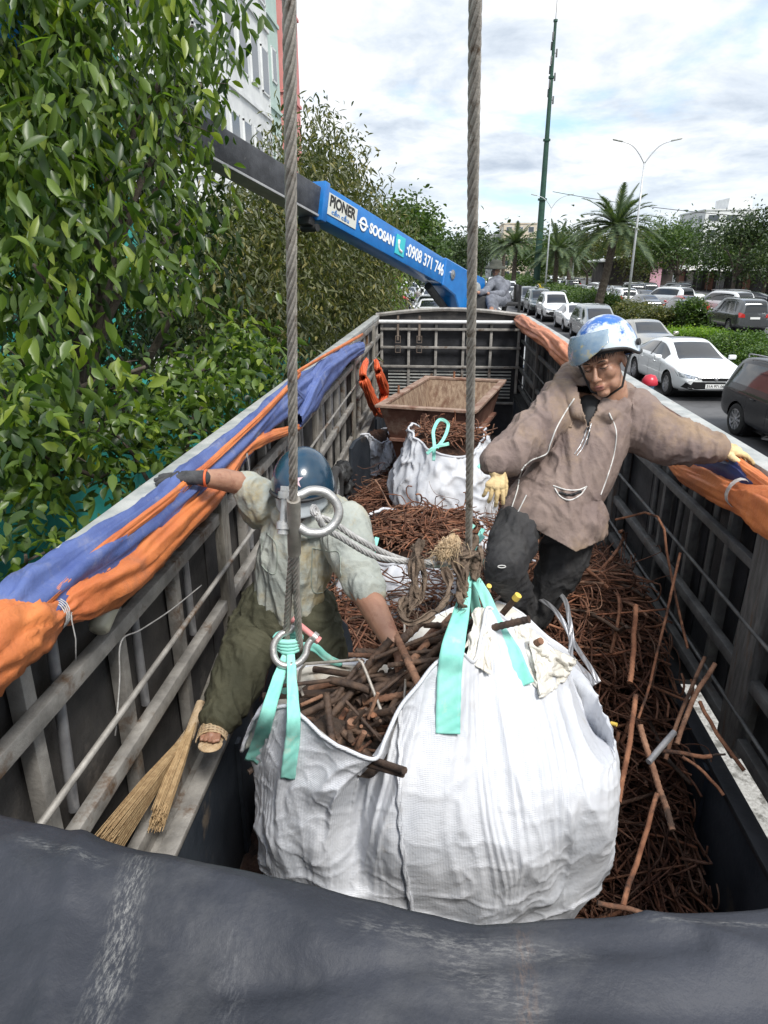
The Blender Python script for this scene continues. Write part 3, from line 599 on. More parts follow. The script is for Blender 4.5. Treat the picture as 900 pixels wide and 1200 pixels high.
# horizontal doubled sling from upper shackle to rags
sl2=thing('wire_rope_sling','doubled grey wire rope sling running sideways from the upper shackle to rags','wire rope',tuple(at(440,640,d=2.1)))
b=MB()
e1=[(372,604,1.93),(380,618,1.95),(400,630,2.0),(440,652,2.1),(490,659,2.2),(528,657,2.28)]
e2=[(374,606,1.99),(390,612,2.02),(420,632,2.08),(460,652,2.17),(500,662,2.24),(530,662,2.3)]
strands(b,spline(W(e1),6),.0105,.12,seg=5); strands(b,spline(W(e2),6),.0105,.12,seg=5)
strands(b,spline(W([(372,604,1.93),(367,600,1.95),(368,594,1.98),(374,606,1.99)]),5),.0105,.12,seg=5)
b.build('rope_pair',M['ropeB'],sl2,True)
b=MB(); b.tube(W([(505,659,2.24),(535,658,2.31)]),.021,10); b.build('ferrule',M['shackle'],sl2,True,auto=40)
def shackle(c,ax,side,scale,label,pincol='shackle'):
    """bow shackle: ax=direction from pin to bow crown, side=pin axis"""
    c=Vector(c); ax=Vector(ax).normalized(); side=Vector(side); side=(side-ax*side.dot(ax)).normalized(); root=thing('bow_shackle',label,'shackle',tuple(c))
    s=scale; pts=[c+side*.036*s-ax*.012*s,c+side*.036*s+ax*.03*s,c+side*.05*s+ax*.06*s,c+side*.048*s+ax*.095*s,c+side*.026*s+ax*.122*s,c+ax*.131*s,c-side*.026*s+ax*.122*s,c-side*.048*s+ax*.095*s,c-side*.05*s+ax*.06*s,c-side*.036*s+ax*.03*s,c-side*.036*s-ax*.012*s]
    b=MB(); b.tube(spline(pts,6),.0115*s,12)
    for k in(-1,1): b.tube([c+side*(.028*k*s),c+side*(.044*k*s)],.017*s,14)
    b.build('bow',M['shackle'],root,True,auto=50)
    b=MB(); b.tube([c-side*.052*s,c+side*.05*s],.0095*s,12); b.tube([c+side*.046*s,c+side*.057*s],.013*s,6); b.tube([c-side*.046*s,c-side*.056*s],.013*s,12); b.build('pin',M[pincol],root,True,auto=40)
shackle(at(333,598,d=1.78),_cR*.95-_cU*.05+_cF*.25,_cU*.8+_cR*.12,1.12,'silver bow shackle hooked around left rope in front of bent man helmet')
shackle(at(358,738,d=2.14),-_cR*.62-_cU*.75-_cF*.2,_cR*.75-_cU*.65,1.0,'lower bow shackle joining left rope to the teal straps','leadcap')
# rags around the right rope
def blobs(name,prims,voxel=.01,smooth=6):
    bm=bmesh.new()
    for p in prims:
        if p[0]=='e':
            _,c,r=p[:3]; rot=p[3].to_matrix() if len(p)>3 and isinstance(p[3],Euler) else (p[3] if len(p)>3 else Matrix.Identity(3))
            m4=Matrix.Translation(Vector(c))@rot.to_4x4()@Matrix.Diagonal((r[0],r[1],r[2],1)); bmesh.ops.create_uvsphere(bm,u_segments=20,v_segments=14,radius=1,matrix=m4)
        else:
            _,p0,r0,p1,r1=p; p0=Vector(p0);p1=Vector(p1); d=p1-p0; l=d.length; d=d/max(l,1e-6)
            u=d.orthogonal().normalized(); w_=d.cross(u); rings=[]
            prof=[(p0-d*r0*math.cos(a),r0*math.sin(a)) for a in(.35,.8,1.2)]+[(p0.lerp(p1,t),r0+(r1-r0)*t) for t in(0,.2,.4,.6,.8,1)]+[(p1+d*r1*math.cos(a),r1*math.sin(a)) for a in(1.2,.8,.35)]
            for (c,rr) in prof: rings.append([bm.verts.new(c+(u*math.cos(k*math.pi/8)+w_*math.sin(k*math.pi/8))*rr) for k in range(16)])
            for A_,B_ in zip(rings,rings[1:]):
                for k in range(16): bm.faces.new((A_[k],A_[(k+1)%16],B_[(k+1)%16],B_[k]))
            bm.faces.new(rings[0][::-1]); bm.faces.new(rings[-1])
    bmesh.ops.recalc_face_normals(bm,faces=bm.faces)
    me=bpy.data.meshes.new(name); bm.to_mesh(me); bm.free(); o=bpy.data.objects.new(name,me); COL.objects.link(o)
    m=o.modifiers.new('r','REMESH'); m.mode='VOXEL'; m.voxel_size=voxel; m.adaptivity=0
    if smooth: s=o.modifiers.new('s','SMOOTH'); s.iterations=smooth; s.factor=.6
    dg=bpy.context.evaluated_depsgraph_get(); out=bpy.data.meshes.new_from_object(o.evaluated_get(dg)); bpy.data.objects.remove(o); bpy.data.meshes.remove(me); out.name=name; return out
def displace(me,fn):
    n=len(me.vertices); nv=[v.normal.copy() for v in me.vertices]
    for i,v in enumerate(me.vertices):
        d=fn(v.co,nv[i])
        if d: v.co=v.co+(nv[i]*d if not isinstance(d,Vector) else d)
    me.update(); return me
rag=thing('rag_wrapping','brown frayed cloth rags knotted around the right wire rope above the bag','rag',tuple(at(545,660,d=2.35)))
def rgd(c,n):
    return .006*ridg(c.x*40+c.z*25+2*fbm(c*14,2))+.006*fbm(c*60,3)
def fibres(parent,pts,n,l,m,seed,r0=.0011):
    q=random.Random(seed); b=MB()
    for i in range(n):
        k=q.randrange(len(pts)-1); p=pts[k].lerp(pts[k+1],q.random())+Vector((q.gauss(0,.012),q.gauss(0,.012),q.gauss(0,.012))); d=Vector((q.gauss(0,1),q.gauss(0,1),q.gauss(-.5,.8))).normalized()*l*q.uniform(.4,1.2)
        b.tube([p,p+d*.5+Vector((q.gauss(0,.006),0,q.gauss(0,.006))),p+d+Vector((0,0,-.012))],[r0,r0*.8,r0*.4],4)
    b.build('loose_fibres',m,parent)
def clothstrip(parent,l,w_,seed,m='rag',nm='torn_cloth'):
    P=spline(W(l),10); q=random.Random(seed); vs=[]; nw=13; u=None
    for i,p in enumerate(P):
        T=(P[min(i+1,len(P)-1)]-P[max(i-1,0)]).normalized(); a=i*.16+seed; S=T.cross(Vector((math.cos(a),math.sin(a),.3))).normalized(); Nn=S.cross(T); ww=w_*(.75+.5*noise.noise((i*.13,seed,0)))
        for j in range(nw):
            c=j/(nw-1)*2-1; e=1+.18*noise.noise((i*.5,j*.1,seed+4)); vs.append(p+S*ww*c*e+Nn*(ww*.55*math.sin(c*5+i*.2+seed)+.5*ww*noise.noise((i*.17,c*2,seed))))
    fs=[(i*nw+j,i*nw+j+1,(i+1)*nw+j+1,(i+1)*nw+j) for i in range(len(P)-1) for j in range(nw-1)]
    o=MB().add(vs,fs).build(nm,M[m],parent,True); o.modifiers.new('t','SOLIDIFY').thickness=.004; return P
me=blobs('r',[('c',at(549,640,d=2.36),.017,at(541,680,d=2.3),.013),('c',at(540,645,d=2.3),.014,at(545,690,d=2.28),.010),('c',at(553,650,d=2.36),.016,at(556,672,d=2.36),.012)],.004,2)
put('wrapped_cloth',displace(me,rgd),M['rag'],rag,True)
for l,w_,sd2 in(([(556,628,2.36),(549,650,2.33),(543,675,2.28),(540,700,2.24),(542,712,2.24)],.020,1),([(536,632,2.3),(533,655,2.26),(540,680,2.24),(546,698,2.26)],.018,2),([(562,640,2.38),(562,660,2.36),(556,680,2.34)],.016,3),([(520,640,2.24),(535,650,2.24),(552,648,2.3),(560,655,2.36)],.017,4)):
    Pq=clothstrip(rag,l,w_,sd2); fibres(rag,Pq,40,.03,M['rag'],sd2)
me=blobs('r',[('c',at(519,650,d=2.22),.015,at(531,634,d=2.24),.017),('e',at(522,640,d=2.22),(.020,.015,.019))],.0035,1)
put('frayed_end',displace(me,lambda c,n:.007*ridg(c.x*120+c.z*60+3*fbm(c*20,2))+.010*fbm(c*110,3)),M['fray'],rag,True); fibres(rag,[at(514,650,d=2.2),at(524,640,d=2.2),at(533,632,d=2.23)],260,.035,M['fray'],9,.0013)
rag2=thing('rag_wrapping','tattered brown cloth sling dangling from the sideways wire rope','rag',tuple(at(485,690,d=2.2)))
for l,w_,sd2 in(([(494,632,2.14),(490,650,2.13),(486,675,2.14),(480,702,2.14),(474,722,2.13)],.016,5),([(488,638,2.17),(484,665,2.16),(486,690,2.15),(488,704,2.15)],.018,6),([(476,700,2.13),(468,715,2.12),(478,730,2.10),(494,727,2.12),(510,718,2.15),(522,702,2.18),(526,684,2.2),(521,664,2.22)],.015,7),([(492,655,2.15),(497,680,2.16),(492,700,2.15),(480,715,2.12)],.014,8)):
    Pq=clothstrip(rag2,l,w_,sd2); fibres(rag2,Pq,50,.03,M['rag'],sd2+3)

roll('tarpaulin_strip',M['tarpO'],[at(-30,1199,z=3.15),at(10,1200,z=3.15),at(48,1206,z=3.15)],[.008,.008,.004],'sliver of orange tarpaulin at the bottom left edge of the grey cover',folds=3,flat=1,seed=21)
# ---------------- people ----------------
M['skin']=mat('skin',(.30,.155,.10),(.39,.215,.14),.48,0,14,.3,70,(.20,.085,.055),9,(.52,.68),sss=.06,bd=.004)
M['jacket']=mat('jacket',(.17,.125,.112),(.24,.18,.152),.85,0,5,.6,26,(.27,.19,.125),2.6,(.50,.66),bd=.012)
M['piping']=mat('piping',(.5,.5,.48),(.62,.6,.57),.6)
M['shirtG']=mat('shirtG',(.29,.315,.29),(.40,.415,.365),.85,0,5,.6,26,(.36,.29,.16),3.2,(.48,.62),bd=.012)
M['pantsK']=mat('pantsK',(.016,.016,.018),(.035,.034,.034),.8,0,7,.6,30,(.075,.06,.05),4,(.6,.75),bd=.012)
M['pantsO']=mat('pantsO',(.045,.045,.025),(.075,.072,.042),.85,0,7,.6,30,(.10,.095,.06),4,(.6,.75),bd=.012)
M['gloveT']=mat('gloveT',(.52,.38,.18),(.68,.52,.28),.8,0,14,.4,120,(.36,.25,.13),10,(.55,.7),bd=.006)
M['gloveK']=mat('gloveK',(.025,.025,.027),(.06,.06,.062),.85,0,20,.4,120,bd=.006)
M['helmB']=mat('helmB',(.008,.028,.055),(.015,.05,.085),.25,0,5,.03,40,(.06,.09,.11),7,(.62,.75),coat=.4)
M['helmW']=mat('helmW',(.015,.09,.34),(.03,.15,.5),.3,0,7,.05,40,(.55,.62,.66),6,(.47,.53),coat=.3)
M['visor']=mat('visor',(.14,.24,.36),(.34,.42,.46),.2,0,9,.02,40,(.50,.42,.22),7,(.60,.66),alpha=.60,coat=.6)
M['hair']=mat('hair',(.012,.009,.008),(.02,.016,.013),.5)
M['lips']=mat('lips',(.28,.11,.085),(.34,.14,.11),.5)
def frame(c,fwd,up=(0,0,1)):
    y=Vector(fwd).normalized(); z=Vector(up); z=(z-y*z.dot(y)).normalized(); x=y.cross(z); m=Matrix((x,y,z)).transposed().to_4x4(); m.translation=Vector(c); return m
def X(Mt,v): return Mt@Vector(v)
def head_prims(Mt):
    k_=Mt.to_scale()[0]; r3_=Mt.to_3x3(); e=lambda c,r: ('e',X(Mt,c),r,r3_); c=lambda a,ra,b_,rb:('c',X(Mt,a),ra,X(Mt,b_),rb)
    L_=[e((0,-.015,.035),(.075,.093,.09)),e((0,.012,-.035),(.061,.068,.085)),e((0,.062,-.102),(.026,.022,.018)),c((0,.086,.004),.008,(0,.108,-.036),.0125),
        c((-.042,.074,.022),.012,(.042,.074,.022),.012),e((0,.086,-.066),(.022,.012,.006)),e((0,.085,-.078),(.019,.012,.0065)),
        c((0,-.025,-.05),.050,(0,-.04,-.15),.054),e((0,.045,-.07),(.036,.036,.04))]
    for s in(-1,1): L_+=[e((s*.012,.096,-.04),(.010,.010,.008)),e((s*.034,.050,-.026),(.026,.026,.030)),e((s*.077,-.01,-.012),(.008,.019,.031)),e((s*.036,.03,-.075),(.022,.035,.030))]
    return L_
def face_parts(Mt,parent,looking_down=True):
    r3_=Mt.to_3x3()
    for s in(-1,1):
        b=MB(); b.tube([X(Mt,(s*.017,.086,.003)),X(Mt,(s*.026,.088,-.001)),X(Mt,(s*.036,.084,-.002)),X(Mt,(s*.046,.075,.002))],[.0012,.002,.002,.0012],6); b.build('eyelash',M['hair'],parent,True)
        b=MB(); b.lathe([(0,-.0125),(.006,-.011),(.0105,-.006),(.0125,0),(.0105,.006),(.006,.011),(0,.0125)],X(Mt,(s*.032,.0725,.0)),seg=12); b.build('eyelid',M['skin'],parent,True)
        b=MB(); b.tube([X(Mt,(s*.014,.088,.022)),X(Mt,(s*.026,.0895,.027)),X(Mt,(s*.040,.084,.027)),X(Mt,(s*.050,.073,.021))],[.002,.0034,.003,.0012],6,sq=.6); b.build('eyebrow',M['hair'],parent,True)
    b=MB(); b.tube([X(Mt,(-.021,.0925,-.072)),X(Mt,(-.01,.0985,-.0715)),X(Mt,(0,.0995,-.0725)),X(Mt,(.01,.0985,-.0715)),X(Mt,(.021,.0925,-.072))],[.001,.0016,.0016,.0016,.001],6); b.build('lip_line',mat('lipl',(.12,.045,.035)),parent,True)
    me=blobs('l',[('e',X(Mt,(0,.0915,-.0665)),(.02,.008,.0045),r3_),('e',X(Mt,(0,.0905,-.0775)),(.018,.008,.0055),r3_)],.002,2); put('lips',me,M['lips'],parent,True)
def hand_prims(Mt,curl=(.35,.4,.45,.5),thumb=.5,s=1.0,thick=1.0,side=1,spread=.06,tc=.3):
    P=[]; c=lambda a,ra,b_,rb:('c',X(Mt,a),ra,X(Mt,b_),rb)
    P+=[c((-.022*s,.03*s,0),.019*s*thick,(-.026*s,.085*s,0),.0155*s*thick),c((.0,.03*s,0),.020*s*thick,(0,.088*s,.002),.0155*s*thick),c((.022*s*side/abs(side),.03*s,0),.019*s*thick,(.026*s,.083*s,0),.0155*s*thick),c((0,-.01,0),.026*s,(0,.03*s,0),.024*s)]
    xs=[.029,.0095,-.0105,-.029]; ln=[.070,.078,.072,.058]; rr=[.0098,.0102,.0098,.0088]
    for k in range(4):
        x=xs[k]*s*side; p=Vector((x,.088*s-.004*abs(k-1.2),0)); a=0; sp=(1.5-k)*spread*side
        for j,f in enumerate((.45,.30,.25)):
            a-=curl[k]*(1.0 if j else .7); d=Vector((math.sin(sp),math.cos(a)*math.cos(sp),math.sin(a)))
            q=p+d*ln[k]*s*f*1.08; P.append(c(p,rr[k]*s*thick*(1-.06*j),q,rr[k]*s*thick*(.94-.08*j))); p=q
    p=Vector((.026*s*side,.02*s,-.006)); a=thumb
    for j,l in enumerate((.042,.034,.026)):
        d=Vector((math.sin(a)*side,math.cos(a),-.25-.25*tc*j)).normalized(); q=p+d*l*s; P.append(c(p,(.0145-.002*j)*s*thick,q,(.0128-.002*j)*s*thick)); p=q; a-=tc
    return P
def pp(px,py,d,r): return (at(px,py,d=d),r*d/790)
def chain(l):
    o=[]
    for a,c in zip(l,l[1:]): (p0,r0),(p1,r1)=pp(*a),pp(*c); o.append(('c',p0,r0,p1,r1))
    return o
def wrinkle(amp,sc_,st=(1,1,1),seed=0):
    def f(c,n):
        q=Vector((c.x*st[0],c.y*st[1],c.z*st[2]))*sc_+Vector((seed,seed,seed)); q+=Vector((noise.noise(q*.7),noise.noise(q*.7+Vector((9,0,0))),noise.noise(q*.7+Vector((0,9,0)))))*.8
        return amp*1.15*(max(0,1-abs(noise.noise(q))*2.1)**1.1-.35)+amp*.75*(max(0,1-abs(noise.noise(q*2.1+Vector((3,1,7))))*2.3)**1.2-.3)+amp*.28*(max(0,1-abs(noise.noise(q*5))*2.5)-.3)
    return f
def shellstrip(bvh,pts,r,name,m,parent):
    b=MB(); o=Vector((0,0,CAM_H)); P=[]
    for (x,y) in pts:
        D=ray(x,y).normalized(); h=bvh.ray_cast(o,D)
        if h[0]: P.append(h[0]-D*r*.4)
    if len(P)>2: b.tube(spline(P,3),r,6); b.build(name,m,parent,True)
def dense(pts,k=8): 
    s=spline([Vector((x,y,0)) for x,y in pts],k); return [(p.x,p.y) for p in s]
CAMV=Vector((0,0,CAM_H))
# ---- standing man on the right
man=thing('person','standing man in worn brown hooded jacket and scuffed blue helmet, hand on right rail','person',tuple(at(620,728,d=3.2)))
HF=(-_cF*.68-_cR*.58-_cU*.50); HM=frame(at(707,424,d=2.86),HF,_cU*.9+_cR*.14+_cF*.2)@Matrix.Scale(1.1,4)
bp=head_prims(HM)+chain([(686,522,3.04,30),(655,590,3.04,34)])+chain([(650,474,3.02,18),(745,486,3.02,18)])+[('c',X(HM,(0,-.04,-.12)),.056,at(693,488,d=3.0),.066)]
bp+=chain([(648,478,2.98,17),(612,515,2.9,14),(580,545,2.83,9.5)])+chain([(745,488,3.0,17),(790,512,2.95,13),(842,524,2.9,9)])
bp+=chain([(625,608,3.02,22),(594,660,2.82,18),(612,712,3.15,13)])+chain([(668,618,3.05,22),(658,668,3.08,18),(622,722,3.2,13)])
body=put('body',blobs('body',bp,.005,5),M['skin'],man,True)
face_parts(HM,man)
# jacket
jp=chain([(698,498,3.02,44),(672,545,3.02,50),(650,588,3.03,50)])+chain([(632,600,3.0,46),(668,610,3.0,44)])+chain([(650,590,3.0,48),(655,640,3.0,46)])+chain([(655,472,3.0,26),(700,470,3.05,28),(745,486,3.03,28)])
jp+=chain([(650,482,2.98,30),(618,515,2.9,27),(594,535,2.86,22),(583,541,2.835,20)])+chain([(742,494,3.02,34),(775,512,2.97,31),(806,521,2.94,25),(840,525,2.91,16)])
jp+=chain([(664,452,3.02,15),(672,440,3.10,15),(700,446,3.16,19),(728,458,3.1,15),(728,478,2.94,11)])+chain([(662,454,3.0,14),(672,470,2.90,12),(684,488,2.86,9)])
jp+=chain([(728,478,2.94,11),(712,488,2.87,8)])
wr_=wrinkle(.015,3.8,(1.7,1.7,.5),3)
jp=[(t[0],t[1],t[2]*.93,t[3],t[4]*.93) for t in jp]
jm=blobs('j',jp,.0062,3)
hemz=at(640,628,d=2.9).z
def jd(c,n):
    d=wr_(c,n)
    return d
displace(jm,jd)
bm=bmesh.new(); bm.from_mesh(jm)
for P0,Nn in((at(645,634,d=3.0),-_cR*.50-_cU*.87),(at(700,632,d=3.0),_cR*.30-_cU*.95)):
    bmesh.ops.bisect_plane(bm,geom=list(bm.verts)+list(bm.edges)+list(bm.faces),plane_co=P0,plane_no=Nn,clear_outer=True)
# open the collar: cut a V below the chin
Vp=at(690,486,d=2.88)
bmesh.ops.delete(bm,geom=[v for v in bm.verts if ((v.co-CAMV).dot(_cF)<2.97 and (lambda px,py: py>452 and py<500 and abs(px-(692-(py-470)*.12))<(500-py)*.36)(450+CAM_F*(v.co-CAMV).dot(_cR)/(v.co-CAMV).dot(_cF),600-CAM_F*(v.co-CAMV).dot(_cU)/(v.co-CAMV).dot(_cF)))],context='VERTS')
bm.to_mesh(jm); bm.free()
jb=put('jacket',jm,M['jacket'],man,True); jb.modifiers.new('t','SOLIDIFY').thickness=.006
jbvh=BVHTree.FromPolygons([v.co for v in jm.vertices],[p.vertices[:] for p in jm.polygons])
for pts,r in(([(673,467),(662,484),(652,502),(645,520),(640,532),(622,540),(611,552),(606,575),(598,600)],.0032),([(714,484),(722,505),(720,530),(713,555),(704,580)],.003),([(617,580),(612,590),(606,602)],.003)): shellstrip(jbvh,dense(pts),r,'piping',M['piping'],man)
for pts in([(690,494),(686,508),(680,522),(673,532)],[(693,496),(689,510),(683,524),(676,534)]): shellstrip(jbvh,dense(pts),.003,'zip',mat('zip',(.32,.32,.33),(.5,.5,.5),.3,.6,60),man)
shellstrip(jbvh,dense([(688,492),(691,505),(689,516),(688,521)]),.0022,'draw_cord',M['black'],man)
shellstrip(jbvh,dense([(648,569),(664,574),(678,574),(688,570)]),.0032,'pocket_edge',M['piping'],man)
shellstrip(jbvh,dense([(650,572),(657,582),(668,586),(680,580),(687,571)]),.0032,'pocket_edge',M['piping'],man)
shellstrip(jbvh,dense([(655,577),(668,580),(681,576)]),.006,'pocket_gap',M['black'],man)
# dark T-shirt at the neck
me=blobs('ts',chain([(691,487,2.985,25),(688,515,3.0,30)]),.006,3); put('t_shirt',me,M['black'],man,True)
# trousers
tp=chain([(640,596,3.04,38),(668,606,3.05,36)])+chain([(616,606,3.0,28),(598,640,2.88,27),(591,662,2.82,25),(600,684,2.95,20),(612,715,3.15,17)])+chain([(668,620,3.06,30),(659,662,3.08,26),(640,696,3.15,20),(624,722,3.2,18)])
me=displace(blobs('p',tp,.007,4),wrinkle(.012,7,(1,1,.8),8)); put('trousers',me,M['pantsK'],man,True)
b=MB(); c=at(588,664,d=2.715); b.tube([c+_cR*(.016*math.cos(a))+_cU*.005*math.sin(a) for a in [k*math.pi/6 for k in range(12)]],.0022,6,closed=True); b.build('knee_tear',M['piping'],man,True)
me=blobs('s',chain([(622,722,3.18,15),(604,738,3.08,14),(596,744,3.02,12)]),.006,3); put('shoe',me,M['rubber'],man,True)
me=blobs('s',chain([(612,716,3.14,14),(590,726,3.1,13),(580,730,3.05,11)]),.006,3); put('shoe',me,M['rubber'],man,True)
# gloves
G1=frame(at(582,546,d=2.83),(-_cU*.96-_cR*.10-_cF*.2),-_cF)
me=displace(blobs('g',hand_prims(G1,(.30,.36,.42,.5),.42,1.02,.98,-1,.12,.25)+[('c',X(G1,(0,-.01,0)),.03,X(G1,(0,.03,0)),.028)],.003,2),wrinkle(.0012,30)); put('glove',me,M['gloveT'],man,True)
def cuff(Mt,r0,r1,l0,l1,m,nm='glove_cuff'):
    b=MB(); n=64; prof=[(r0*.6,l0),(r0,l0),(r0*1.05,l0+.004),((r0+r1)/2,(l0+l1)/2),(r1,l1-.003),(r1*.8,l1)]
    vs=[];fs=[]
    for (r,h) in prof:
        for k in range(n): a=2*math.pi*k/n; rr=r*(1+.05*(k%2)); vs.append(X(Mt,(math.cos(a)*rr,h,math.sin(a)*rr*.8)))
    for i in range(len(prof)-1):
        for k in range(n): fs.append((i*n+k,i*n+(k+1)%n,(i+1)*n+(k+1)%n,(i+1)*n+k))
    b.add(vs,fs); b.build(nm,m,man if m is M['gloveT'] else None,True)
M['cuff']=M['gloveT']
cuff(G1,.043,.034,-.030,.026,M['gloveT'])
G2=frame(at(842,524,d=2.905),(_cR*.97-_cU*.16+_cF*.10),(Vector((0,0,1))*.9+_cF*-.2))
me=displace(blobs('g',hand_prims(G2,(.26,.34,.42,.5),.75,1.02,1.0,1,.10,.35)+[('c',X(G2,(0,-.01,0)),.03,X(G2,(0,.03,0)),.028)],.003,2),wrinkle(.0012,30)); put('glove',me,M['gloveT'],man,True)
cuff(G2,.040,.034,-.02,.035,M['gloveT'])
# helmets
def helmet(Mt,mshell,parent,visor=False,scale=1.0,label=None):
    s=scale; b=MB(); n=48; rows=20; c0=Vector((0,-.012,.045))
    def hp(u,v,off=0):
        a=2*math.pi*u; fr=.5+.5*math.sin(a) # 1 at front
        low=-.035*(1-fr)**1.2+.012*fr-.022*math.exp(-((fr-.5)/.2)**2)   # rim height profile
        e0=math.pi/2*(1-v)   # v 0 top .. 1 rim
        z=(.128+off)*math.sin(e0); zz=z if v<.999 else 0
        r=(math.cos(e0)); rx=(.118+off)*r; ry=(.142+off)*r
        t=v**3; return Mt@(c0+Vector((rx*math.cos(a),ry*math.sin(a),z+low*t-.012*t))*s)
    b.grid(lambda u,v:hp(u,v),n,rows,True); b.cm=0
    rim_=[hp(k/n,1) for k in range(n)]; inn=[c*0+(p+(Mt@(c0)-p)*.10) for c,p in zip(rim_,rim_)]
    k0=len(b.v); b.v.extend(map(tuple,inn))
    for k in range(n): b.f.append(((rows-1)*n+k,(rows-1)*n+(k+1)%n,k0+(k+1)%n,k0+k)); b.mi.append(0)
    h=b.build('helmet',mshell,parent,True,auto=60)
    b=MB(); b.tube([hp(k/n,.99,.002) for k in range(n)],.0065*s,8,closed=True); b.build('rim_trim',M['black'],h,True)
    b=MB(); b.grid(lambda u,v:Mt@(c0+Vector((.108*math.cos(2*math.pi*u)*(1-.1*v),.13*math.sin(2*math.pi*u)*(1-.1*v),-.012-.03*(1-math.sin(2*math.pi*u))*.5*(1-v)+.03*v))*s),n,3,True); b.build('padding',M['black'],h,True)
    return h,hp,c0
HMt=frame(at(711,423,d=2.87),HF+_cU*.22,_cU*.9+_cR*.12+_cF*.2)@Matrix.Scale(1.13,4)
h,hp,c0=helmet(HMt,M['helmW'],man,True,.98)
b=MB(); 
def vis(u,v):
    a=math.pi*(-.02+.72*u); e=.50-.80*v*(.45+.55*math.sin(math.pi*u)); sw=math.sin(a)
    return HMt@(c0+Vector((.127*math.cos(a)*math.cos(e),(.152+.030*v)*sw*math.cos(e)+.004,.135*math.sin(e)+.006)))
b.grid(vis,40,18); vv=b.build('visor',M['visor'],h,True); vv.modifiers.new('t','SOLIDIFY').thickness=.002
for s_ in(-1,1):
    b=MB(); b.tube([HMt@(c0+Vector((s_*.118,.0,.0))),HMt@(c0+Vector((s_*.128,.0,.0)))],.014,14); b.build('visor_pivot',M['black'],h,True,auto=40)
    b=MB(); b.tube([HMt@Vector((s_*.105,.02,.02)),X(HM,(s_*.084,.012,-.04)),X(HM,(s_*.062,.03,-.10)),X(HM,(0,.045,-.128))],.005,6); b.build('chin_strap',M['black'],h,True)
b=MB(); rr_=random.Random(3)
for i in range(34):
    a=R_(rr_.uniform(30,160)); p=Vector((.077*math.cos(a),.086*math.sin(a)-.005,.055)); q=p+Vector((rr_.uniform(-.006,.006),.006,-.018-rr_.random()*.012)); b.tube([X(HM,p),X(HM,(p+q)/2+Vector((0,.006,0))),X(HM,q)],[.0025,.002,.0006],4)
b.cm=0; b.build('hair',M['hair'],man,True)
# ---- bending man on the left
man2=thing('person','bending man in pale sage shirt and dark blue helmet, reaching into the bag','person',tuple(at(255,860,d=2.72)))
HF2=(-_cF*.62-_cU*.74-_cR*.10); HM2=frame(at(352,582,d=2.72),HF2,_cU*.72-_cF*.62)
bp=head_prims(HM2)+[('c',X(HM2,(0,-.05,-.12)),.06,at(352,618,d=2.86),.08)]+chain([(350,640,2.88,38),(338,705,2.98,36)])+chain([(310,592,2.84,20),(400,614,2.80,20)])
bp+=chain([(312,588,2.82,17),(288,568,2.74,14),(262,562,2.68,13.5),(234,560,2.6,9.5)])
bp+=chain([(402,616,2.8,20),(426,690,2.62,17),(440,716,2.53,16),(459,752,2.42,11.5)])
bp+=chain([(312,722,3.0,26),(286,772,2.9,20),(256,838,2.75,10),(249,852,2.71,8)])+chain([(362,735,3.0,26),(376,790,3.02,20),(374,850,3.1,13)])
G3=frame(at(460,754,d=2.415),(-_cU*.80+_cR*.42-_cF*.30),-_cF*.6+_cR*.6)
bp+=hand_prims(G3,(.55,.6,.65,.7),.6,.98,1.0,-1,.03,.3)
FT=[(249,852,2.71,7),(247,862,2.64,6)]
bp+=chain(FT)
ft=at(249,852,d=2.70); fd=(at(243,873,d=2.56)-ft).normalized(); fs_=fd.cross(Vector((0,0,1))).normalized()
for k in range(5):
    q=ft+fd*(.102-.007*abs(k-1))+fs_*(k-2)*.017; bp.append(('c',ft+fd*.03+fs_*(k-2)*.012,.016,q+Vector((0,0,-.01)),.009-.0006*k))
put('body',blobs('body',bp,.0048,2),M['skin'],man2,True); face_parts(HM2,man2)
sp=chain([(352,625,2.84,48),(345,655,2.88,48),(338,700,2.95,43)])+chain([(350,696,2.95,35),(364,712,2.94,20)])+chain([(306,592,2.82,28),(352,596,2.88,34),(402,616,2.8,30)])
sp+=chain([(308,590,2.80,28),(292,573,2.74,20)])+chain([(402,618,2.78,32),(418,660,2.68,27),(430,690,2.6,23)])+chain([(330,606,2.72,14),(352,622,2.68,13),(376,610,2.70,14)])
sp=[(t[0],t[1],t[2]*.93,t[3],t[4]*.93) for t in sp]
me=displace(blobs('s',sp,.006,3),wrinkle(.013,4.2,(1.7,1.7,.5),5)); sh=put('shirt',me,M['shirtG'],man2,True)
sb=BVHTree.FromPolygons([v.co for v in me.vertices],[p.vertices[:] for p in me.polygons])
shellstrip(sb,dense([(352,640),(350,670),(352,700),(354,730)]),.0035,'placket',mat('plk',(.28,.30,.25)),man2)
shellstrip(sb,dense([(366,642),(384,646),(398,650),(396,690),(380,694),(366,690),(366,642)]),.0025,'pocket_seam',mat('plk2',(.25,.28,.24)),man2)
shellstrip(sb,dense([(312,624),(324,640),(322,672),(306,660),(308,628)]),.0025,'pocket_seam',mat('plk3',(.25,.28,.24)),man2)
tp=chain([(322,712,2.98,42),(352,718,2.98,42)])+chain([(306,730,2.98,34),(288,772,2.9,31),(270,815,2.82,26),(257,838,2.75,24)])+chain([(364,738,3.0,36),(376,790,3.02,30),(374,850,3.1,24)])
me=displace(blobs('p',tp,.006,3),wrinkle(.014,5.5,(1.3,1.3,.6),2)); put('trousers',me,M['pantsO'],man2,True)
G4=frame(at(232,560,d=2.595),(-_cR*.97+_cU*.03-_cF*.05),Vector((0,0,1)))
